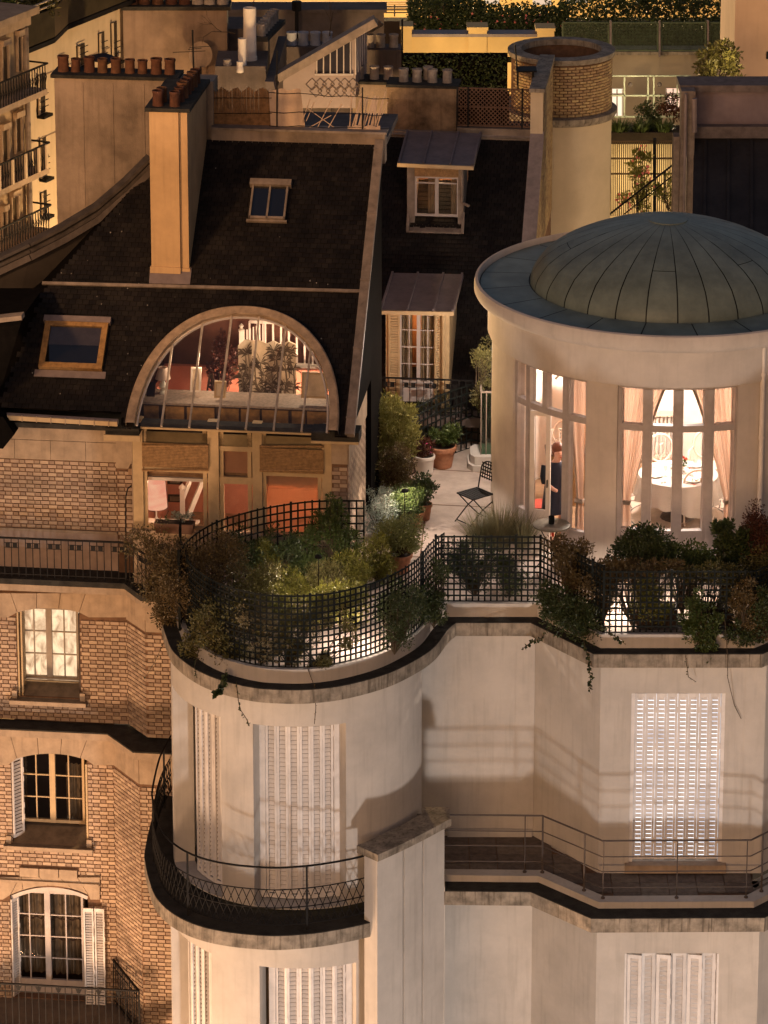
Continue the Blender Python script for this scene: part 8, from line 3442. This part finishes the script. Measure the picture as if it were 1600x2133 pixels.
for lab, P, blobs, n, lm, ls in (
        ('airy olive climber woven through the middle of the round trellis', (-1.35, 47.3, 0.0), [((0, 0.02, 0.55), (0.45, 0.1, 0.4)), ((0.5, 0.05, 0.75), (0.3, 0.1, 0.25))], 900, LO, 0.045),
        ('airy green climber on the right part of the round trellis', (0.15, 47.75, 0.0), [((0, 0, 0.5), (0.3, 0.22, 0.4)), ((0.3, 0.4, 0.6), (0.2, 0.3, 0.3))], 900, LD, 0.045),
        ('lime feathery growth just inside the bare round trellis', (-1.0, 48.55, 0.0), [((-0.5, 0, 0.35), (0.5, 0.3, 0.3)), ((0.35, 0.1, 0.4), (0.5, 0.3, 0.34))], 2200, LY, 0.055),
        ('olive undergrowth at the left of the flower bed', (-2.0, 48.7, 0.0), [((0, 0, 0.4), (0.4, 0.35, 0.38)), ((0.3, 0.3, 0.6), (0.3, 0.25, 0.3))], 1600, LO, 0.055),
        ('green growth behind the right half of the round trellis', (0.25, 48.9, 0.0), [((0, 0, 0.3), (0.3, 0.3, 0.28))], 900, LG, 0.05),
        ('trailing brown creeper hanging from the far left balcony corner', (-3.3, 49.6, 0.0), [((0, 0, 0.5), (0.3, 0.4, 0.45)), ((-0.2, 0.2, 0.9), (0.3, 0.3, 0.25)), ((0.0, -0.2, 0.0), (0.2, 0.3, 0.3))], 1250, leafmat('withered_leaf', (0.10, 0.06, 0.025), (0.15, 0.12, 0.045)), 0.05),
        ('large brown creeper mass over the left end of the round trellis', (-2.72, 48.7, 0.0), [((-0.05, 0.05, 0.75), (0.42, 0.4, 0.45)), ((0.35, 0.3, 1.0), (0.38, 0.35, 0.3)), ((-0.3, 0.3, 0.4), (0.3, 0.3, 0.4)), ((-0.3, 0.5, 0.9), (0.25, 0.3, 0.3))], 3000, LB, 0.05),
        ('olive creeper on the trellis front, below the brown mass', (-2.35, 47.75, 0.0), [((0, 0, 0.45), (0.34, 0.24, 0.42)), ((0.2, -0.1, 0.15), (0.3, 0.22, 0.25)), ((0.45, -0.2, 0.75), (0.28, 0.2, 0.26)), ((-0.25, 0.3, 0.0), (0.28, 0.28, 0.25))], 2400, LO, 0.05),
        ('pale dry creeper tangled on the left trellis front', (-1.75, 47.35, 0.0), [((0, 0, 0.7), (0.3, 0.14, 0.25)), ((0.1, -0.05, 0.3), (0.25, 0.12, 0.3))], 900, leafmat('dry_leaf', (0.20, 0.17, 0.09), (0.32, 0.28, 0.17)), 0.045),
        ('leafy climber on the black arching trellis', (-0.75, 50.6, 0.0), [((0, 0, 1.0), (0.28, 0.14, 0.4)), ((0.15, 0, 0.5), (0.3, 0.15, 0.35)), ((-0.4, 0, 0.6), (0.3, 0.12, 0.3))], 1300, LG, 0.06),
        ('dark creeper on the left of the arching trellis', (-1.7, 50.3, 0.0), [((0, 0, 0.5), (0.5, 0.2, 0.4)), ((-0.5, -0.2, 0.6), (0.4, 0.25, 0.35))], 1300, LD, 0.055),
        ('sparse green creeper at the foot of the bare trellis', (-0.9, 47.25, 0.0), [((0, 0, 0.1), (0.35, 0.1, 0.14)), ((0.4, 0.0, 0.5), (0.12, 0.08, 0.3)), ((-0.35, 0, 0.25), (0.15, 0.1, 0.25))], 520, LO, 0.05),
        ('dark leafy creeper at the right end of the round trellis', (0.72, 48.75, 0.0), [((0, 0, 0.4), (0.16, 0.3, 0.35)), ((0.1, 0.3, 0.75), (0.14, 0.2, 0.2))], 700, LD, 0.05)):
    plant('creeper', lab, 'creeper', P, blobs, int(n * 1.35), ls * 1.2, lm, tight=0.4, wr=0.5)
plant('fine_grass_bush', 'pale wispy grass bush over the short straight trellis', 'grass', tz_(1040, 1165), [((0, 0, 0.55), (0.46, 0.3, 0.36)), ((-0.3, 0, 0.5), (0.34, 0.26, 0.3)), ((0.35, 0, 0.5), (0.3, 0.26, 0.28))], 1700, 0.008, leafmat('wispy_leaf', (0.17, 0.16, 0.08), (0.28, 0.26, 0.14)), kind='blade', twig=False)
plant('trellis_bush', 'dark leafy bush behind the short straight trellis', 'shrub', (1.35, 49.95, 0), [((0, 0, 0.5), (0.4, 0.2, 0.4)), ((-0.3, -0.1, 0.6), (0.22, 0.16, 0.4))], 1500, 0.055, LD, tight=0.4)
plant('trellis_bush', 'bushy green plants at the right of the short straight trellis', 'shrub', (1.85, 49.95, 0), [((0, 0, 0.35), (0.28, 0.2, 0.3))], 700, 0.06, LG, tight=0.4)
# long right-hand planting
right = [(2.72, 49.0, 'spiny brown-leaved shrub beside the bistro table', LB, [((0, 0, 0.95), (0.34, 0.22, 0.25)), ((0.2, 0, 0.7), (0.34, 0.2, 0.25)), ((-0.2, 0.1, 1.1), (0.2, 0.15, 0.15))], 1500, 0.055),
         (2.7, 48.75, 'dense dark creeper tumbling over the slanting trellis', LD, [((0, 0, 0.25), (0.4, 0.25, 0.3)), ((0.25, -0.15, 0.1), (0.32, 0.22, 0.22)), ((-0.3, 0.3, 0.3), (0.2, 0.2, 0.25))], 2200, 0.055),
         (3.15, 48.75, 'brown dry climber on the corner of the long trellis', LB, [((0, 0, 0.6), (0.25, 0.2, 0.4)), ((0.2, 0, 0.9), (0.25, 0.15, 0.2))], 1100, 0.05),
         (3.80, 49.35, 'glossy dark green round shrub before the four-light window', LD, [((0, 0, 1.1), (0.34, 0.26, 0.22)), ((0.15, 0, 0.9), (0.4, 0.25, 0.25)), ((-0.3, 0, 0.85), (0.22, 0.2, 0.22))], 2300, 0.06),
         (4.35, 49.3, 'glossy lower shrub right of the round one', LG, [((0, 0, 0.85), (0.42, 0.24, 0.2)), ((0.3, 0, 0.75), (0.3, 0.2, 0.2))], 1700, 0.055),
         (3.6, 48.75, 'rust-coloured dry foliage along the trellis top', LB, [((0, 0, 0.85), (0.5, 0.16, 0.14)), ((0.5, 0, 0.9), (0.3, 0.14, 0.12))], 1300, 0.045),
         (4.95, 49.3, 'tall upright dark green branch shrub at the right of the window', LD, [((0, 0, 1.2), (0.13, 0.12, 0.3)), ((0.1, 0, 0.9), (0.2, 0.16, 0.3)), ((0.28, 0, 1.1), (0.13, 0.12, 0.3))], 1100, 0.09),
         (5.45, 49.35, 'tall reddish conifer at the right edge', LR, [((0, 0, 1.35), (0.2, 0.2, 0.32)), ((0, 0, 1.1), (0.3, 0.25, 0.25))], 1800, 0.045),
         (5.75, 49.2, 'dense olive bush filling the right edge', LO, [((0, 0, 0.85), (0.4, 0.3, 0.4)), ((-0.35, 0, 0.6), (0.35, 0.25, 0.35)), ((0.1, 0, 1.2), (0.3, 0.25, 0.25))], 3600, 0.05),
         (4.7, 48.7, 'lime and olive leaves along the middle of the long trellis', LO, [((0, 0, 0.85), (0.45, 0.16, 0.16)), ((0.35, 0, 0.6), (0.25, 0.14, 0.3))], 1300, 0.05),
         (4.55, 48.3, 'green ivy falling over the kerb under the window', LG, [((0, 0, 0.2), (0.3, 0.1, 0.32)), ((0.1, -0.05, -0.1), (0.22, 0.08, 0.16)), ((-0.1, 0, 0.5), (0.14, 0.08, 0.3))], 1400, 0.055),
         (5.2, 48.35, 'brown withered climber on the right of the long trellis', LB, [((0, 0, 0.55), (0.25, 0.1, 0.4)), ((0.15, 0, 0.2), (0.2, 0.1, 0.25))], 1000, 0.05),
         (5.5, 48.35, 'dark ivy at the right end of the long trellis', LD, [((0, 0, 0.35), (0.3, 0.12, 0.4)), ((-0.35, 0, 0.1), (0.3, 0.1, 0.18))], 1300, 0.055),
         (3.85, 48.6, 'yellow-green tall weeds behind the long trellis', LY, [((0, 0, 0.45), (0.28, 0.15, 0.38))], 700, 0.05)]
for x, y, lab, lm, blobs, n, ls in right:
    plant('trellis_shrub' if 'ivy' not in lab and 'climber' not in lab and 'creeper' not in lab else 'creeper', lab, 'shrub' if 'shrub' in lab or 'bush' in lab else 'plant', (x, y, 0), blobs, int(n * 1.3), ls * 1.15, lm, tight=0.4, wr=0.5)
for x, lab in ((3.95, 'dark wooden trough behind the long trellis, left one'), (4.75, 'dark wooden trough behind the long trellis, right one')):
    t = thing('planter_box', lab, 'planter', (x, 48.85, 0))
    b = M()
    b.box((x, 48.85, 0.14), (0.3, 0.13, 0.14))
    obj('box', b, DWOOD, t)
    b = M()
    b.box((x, 48.85, 0.285), (0.27, 0.10, 0.005))
    obj('soil', b, SOIL, t)
# trailing ivy strands
LIV = leafmat('ivy_leaf', (0.02, 0.035, 0.012), (0.055, 0.07, 0.022))


def strand(label, pts, ls=0.06, dense=26, lm=None, group=None):
    P = [V(p) for p in pts]
    t = thing('ivy_strand', label, 'ivy', P[0], group)
    b = M()
    b.tube(P, 0.005, 4)
    obj('stem', b, STEM, t)
    b = M()
    L_ = sum((q - p).length for p, q in zip(P, P[1:]))
    n = max(4, int(dense * L_))
    for i in range(n):
        s = i / n * (len(P) - 1)
        k = int(s)
        p = P[k].lerp(P[k + 1], s - k)
        leaf(b, p, rand_dir() + V((0, -0.8, -0.2)), ls * random.uniform(0.6, 1.2), ls * 0.8)
    obj('leaves', b, lm or LIV, t, kind='stuff')


def on(u, v, y): return py(u, v, y)


strand('long ivy strand with dark leaves hanging from the right kerb corner over the cornice', [on(1180, 1290, 48.5), on(1215, 1330, 48.2), on(1225, 1370, 48.05), on(1230, 1410, 48.05), on(1229, 1438, 48.05)], dense=70)
strand('ivy strand creeping left along the straight cornice', [on(1150, 1300, 49.0), on(1128, 1330, 49.1), on(1110, 1335, 49.25), on(1088, 1352, 49.2)], dense=60)
strand('short ivy tuft over the kerb below the dark creeper', [on(1240, 1300, 48.3), on(1280, 1325, 48.1), on(1300, 1340, 48.05)], dense=60)
strand('dark ivy tuft hanging over the rounded cornice at left', [on(470, 1400, 47.3), on(466, 1425, 47.0), on(458, 1438, 46.9), on(448, 1446, 46.92)], ls=0.09, dense=110)
strand('thin trailing ivy tip below the rounded cornice', [on(492, 1420, 47.1), on(497, 1462, 46.9), on(502, 1480, 46.88), on(515, 1500, 46.9), on(519, 1510, 46.9)], ls=0.04, dense=40)
strand('bare dry tendril hanging over the cornice centre', [on(650, 1350, 47.3), on(640, 1390, 47.1), on(655, 1430, 46.95), on(658, 1475, 46.9), on(655, 1508, 46.95)], ls=0.03, dense=22, lm=LB)
strand('thin tendril at the left shoulder of the rounded terrace', [on(420, 1330, 47.9), on(405, 1390, 47.6), on(410, 1412, 47.5)], ls=0.035, dense=40)
strand('wispy tendril against the bricks left of the rounded terrace', [on(345, 1330, 49.3), on(322, 1380, 49.5), on(300, 1415, 49.8)], ls=0.03, dense=16)
strand('thin dry tendril on the right wall beside the lit shutters', [on(1428, 1365, 48.05), on(1434, 1410, 48.05), on(1450, 1420, 48.35)], ls=0.03, dense=20)
strand('drooping bare shoot over the right cornice', [on(1510, 1290, 48.2), on(1516, 1370, 48.05), on(1516, 1412, 48.1), on(1530, 1470, 48.38), on(1544, 1497, 48.38)], ls=0.02, dense=8)
# a garden spot that whitens the silvery shrub
q = tz_(770, 1160)
t = thing('garden_spotlight', 'small garden spotlight at the foot of the silvery shrub', 'lamp', (q.x + 0.25, q.y - 0.5, 0))
b = M()
b.lathe((q.x + 0.25, q.y - 0.5, 0.0), [(0.02, 0), (0.02, 0.1), (0.05, 0.12), (0.05, 0.2), (0.04, 0.2)], 12)
obj('housing', b, IRON, t)
light('garden_spot', 'SPOT', (q.x + 0.25, q.y - 0.5, 0.24), 15, (0.9, 1.0, 0.95), 0.04, aim=(q.x + 0.1, q.y + 0.6, 0.6), cone=rad(80))


def lantern(label, x, y, h, p, col=(1.0, 0.78, 0.62)):
    """an added fill light as a hooded post lamp: the shade hides the bulb from above"""
    t = thing('fill_lantern', label, 'lamp', (x, y, 0))  # lantern added to brighten the terrace planting
    b = M()
    b.tube([(x, y, 0), (x, y, h - 0.04)], 0.006, 5)
    obj('post', b, IRON, t)
    b = M()
    b.lathe((x, y, h), [(0.055, -0.022), (0.05, 0.01), (0.001, 0.03)], 14)
    obj('lamp_shade', b, IRON, t)
    light('lantern_fill', 'POINT', (x, y, h - 0.016), p, col, 0.008)


lantern('added fill lantern hidden among the planting of the round terrace', -0.45, 48.0, 0.45, 60)
lantern('taller added fill lantern in the middle of the flower bed', -0.95, 49.0, 1.0, 80)
lantern('added fill lantern among the bushes by the terrace path', 0.32, 52.3, 0.8, 50)
lantern('added fill lantern behind the long trellis', 3.45, 49.35, 0.5, 110)
lantern('low added fill lantern behind the right part of the long trellis', 4.7, 49.6, 0.5, 70)
lantern('added fill lantern by the far trellis', 0.5, 56.6, 0.5, 10)
light('path_fill', 'POINT', (1.66, 54.55, 2.3), 210, (1.0, 0.82, 0.68), 0.06)  # added unseen light brightening the terrace path, no wall fitting
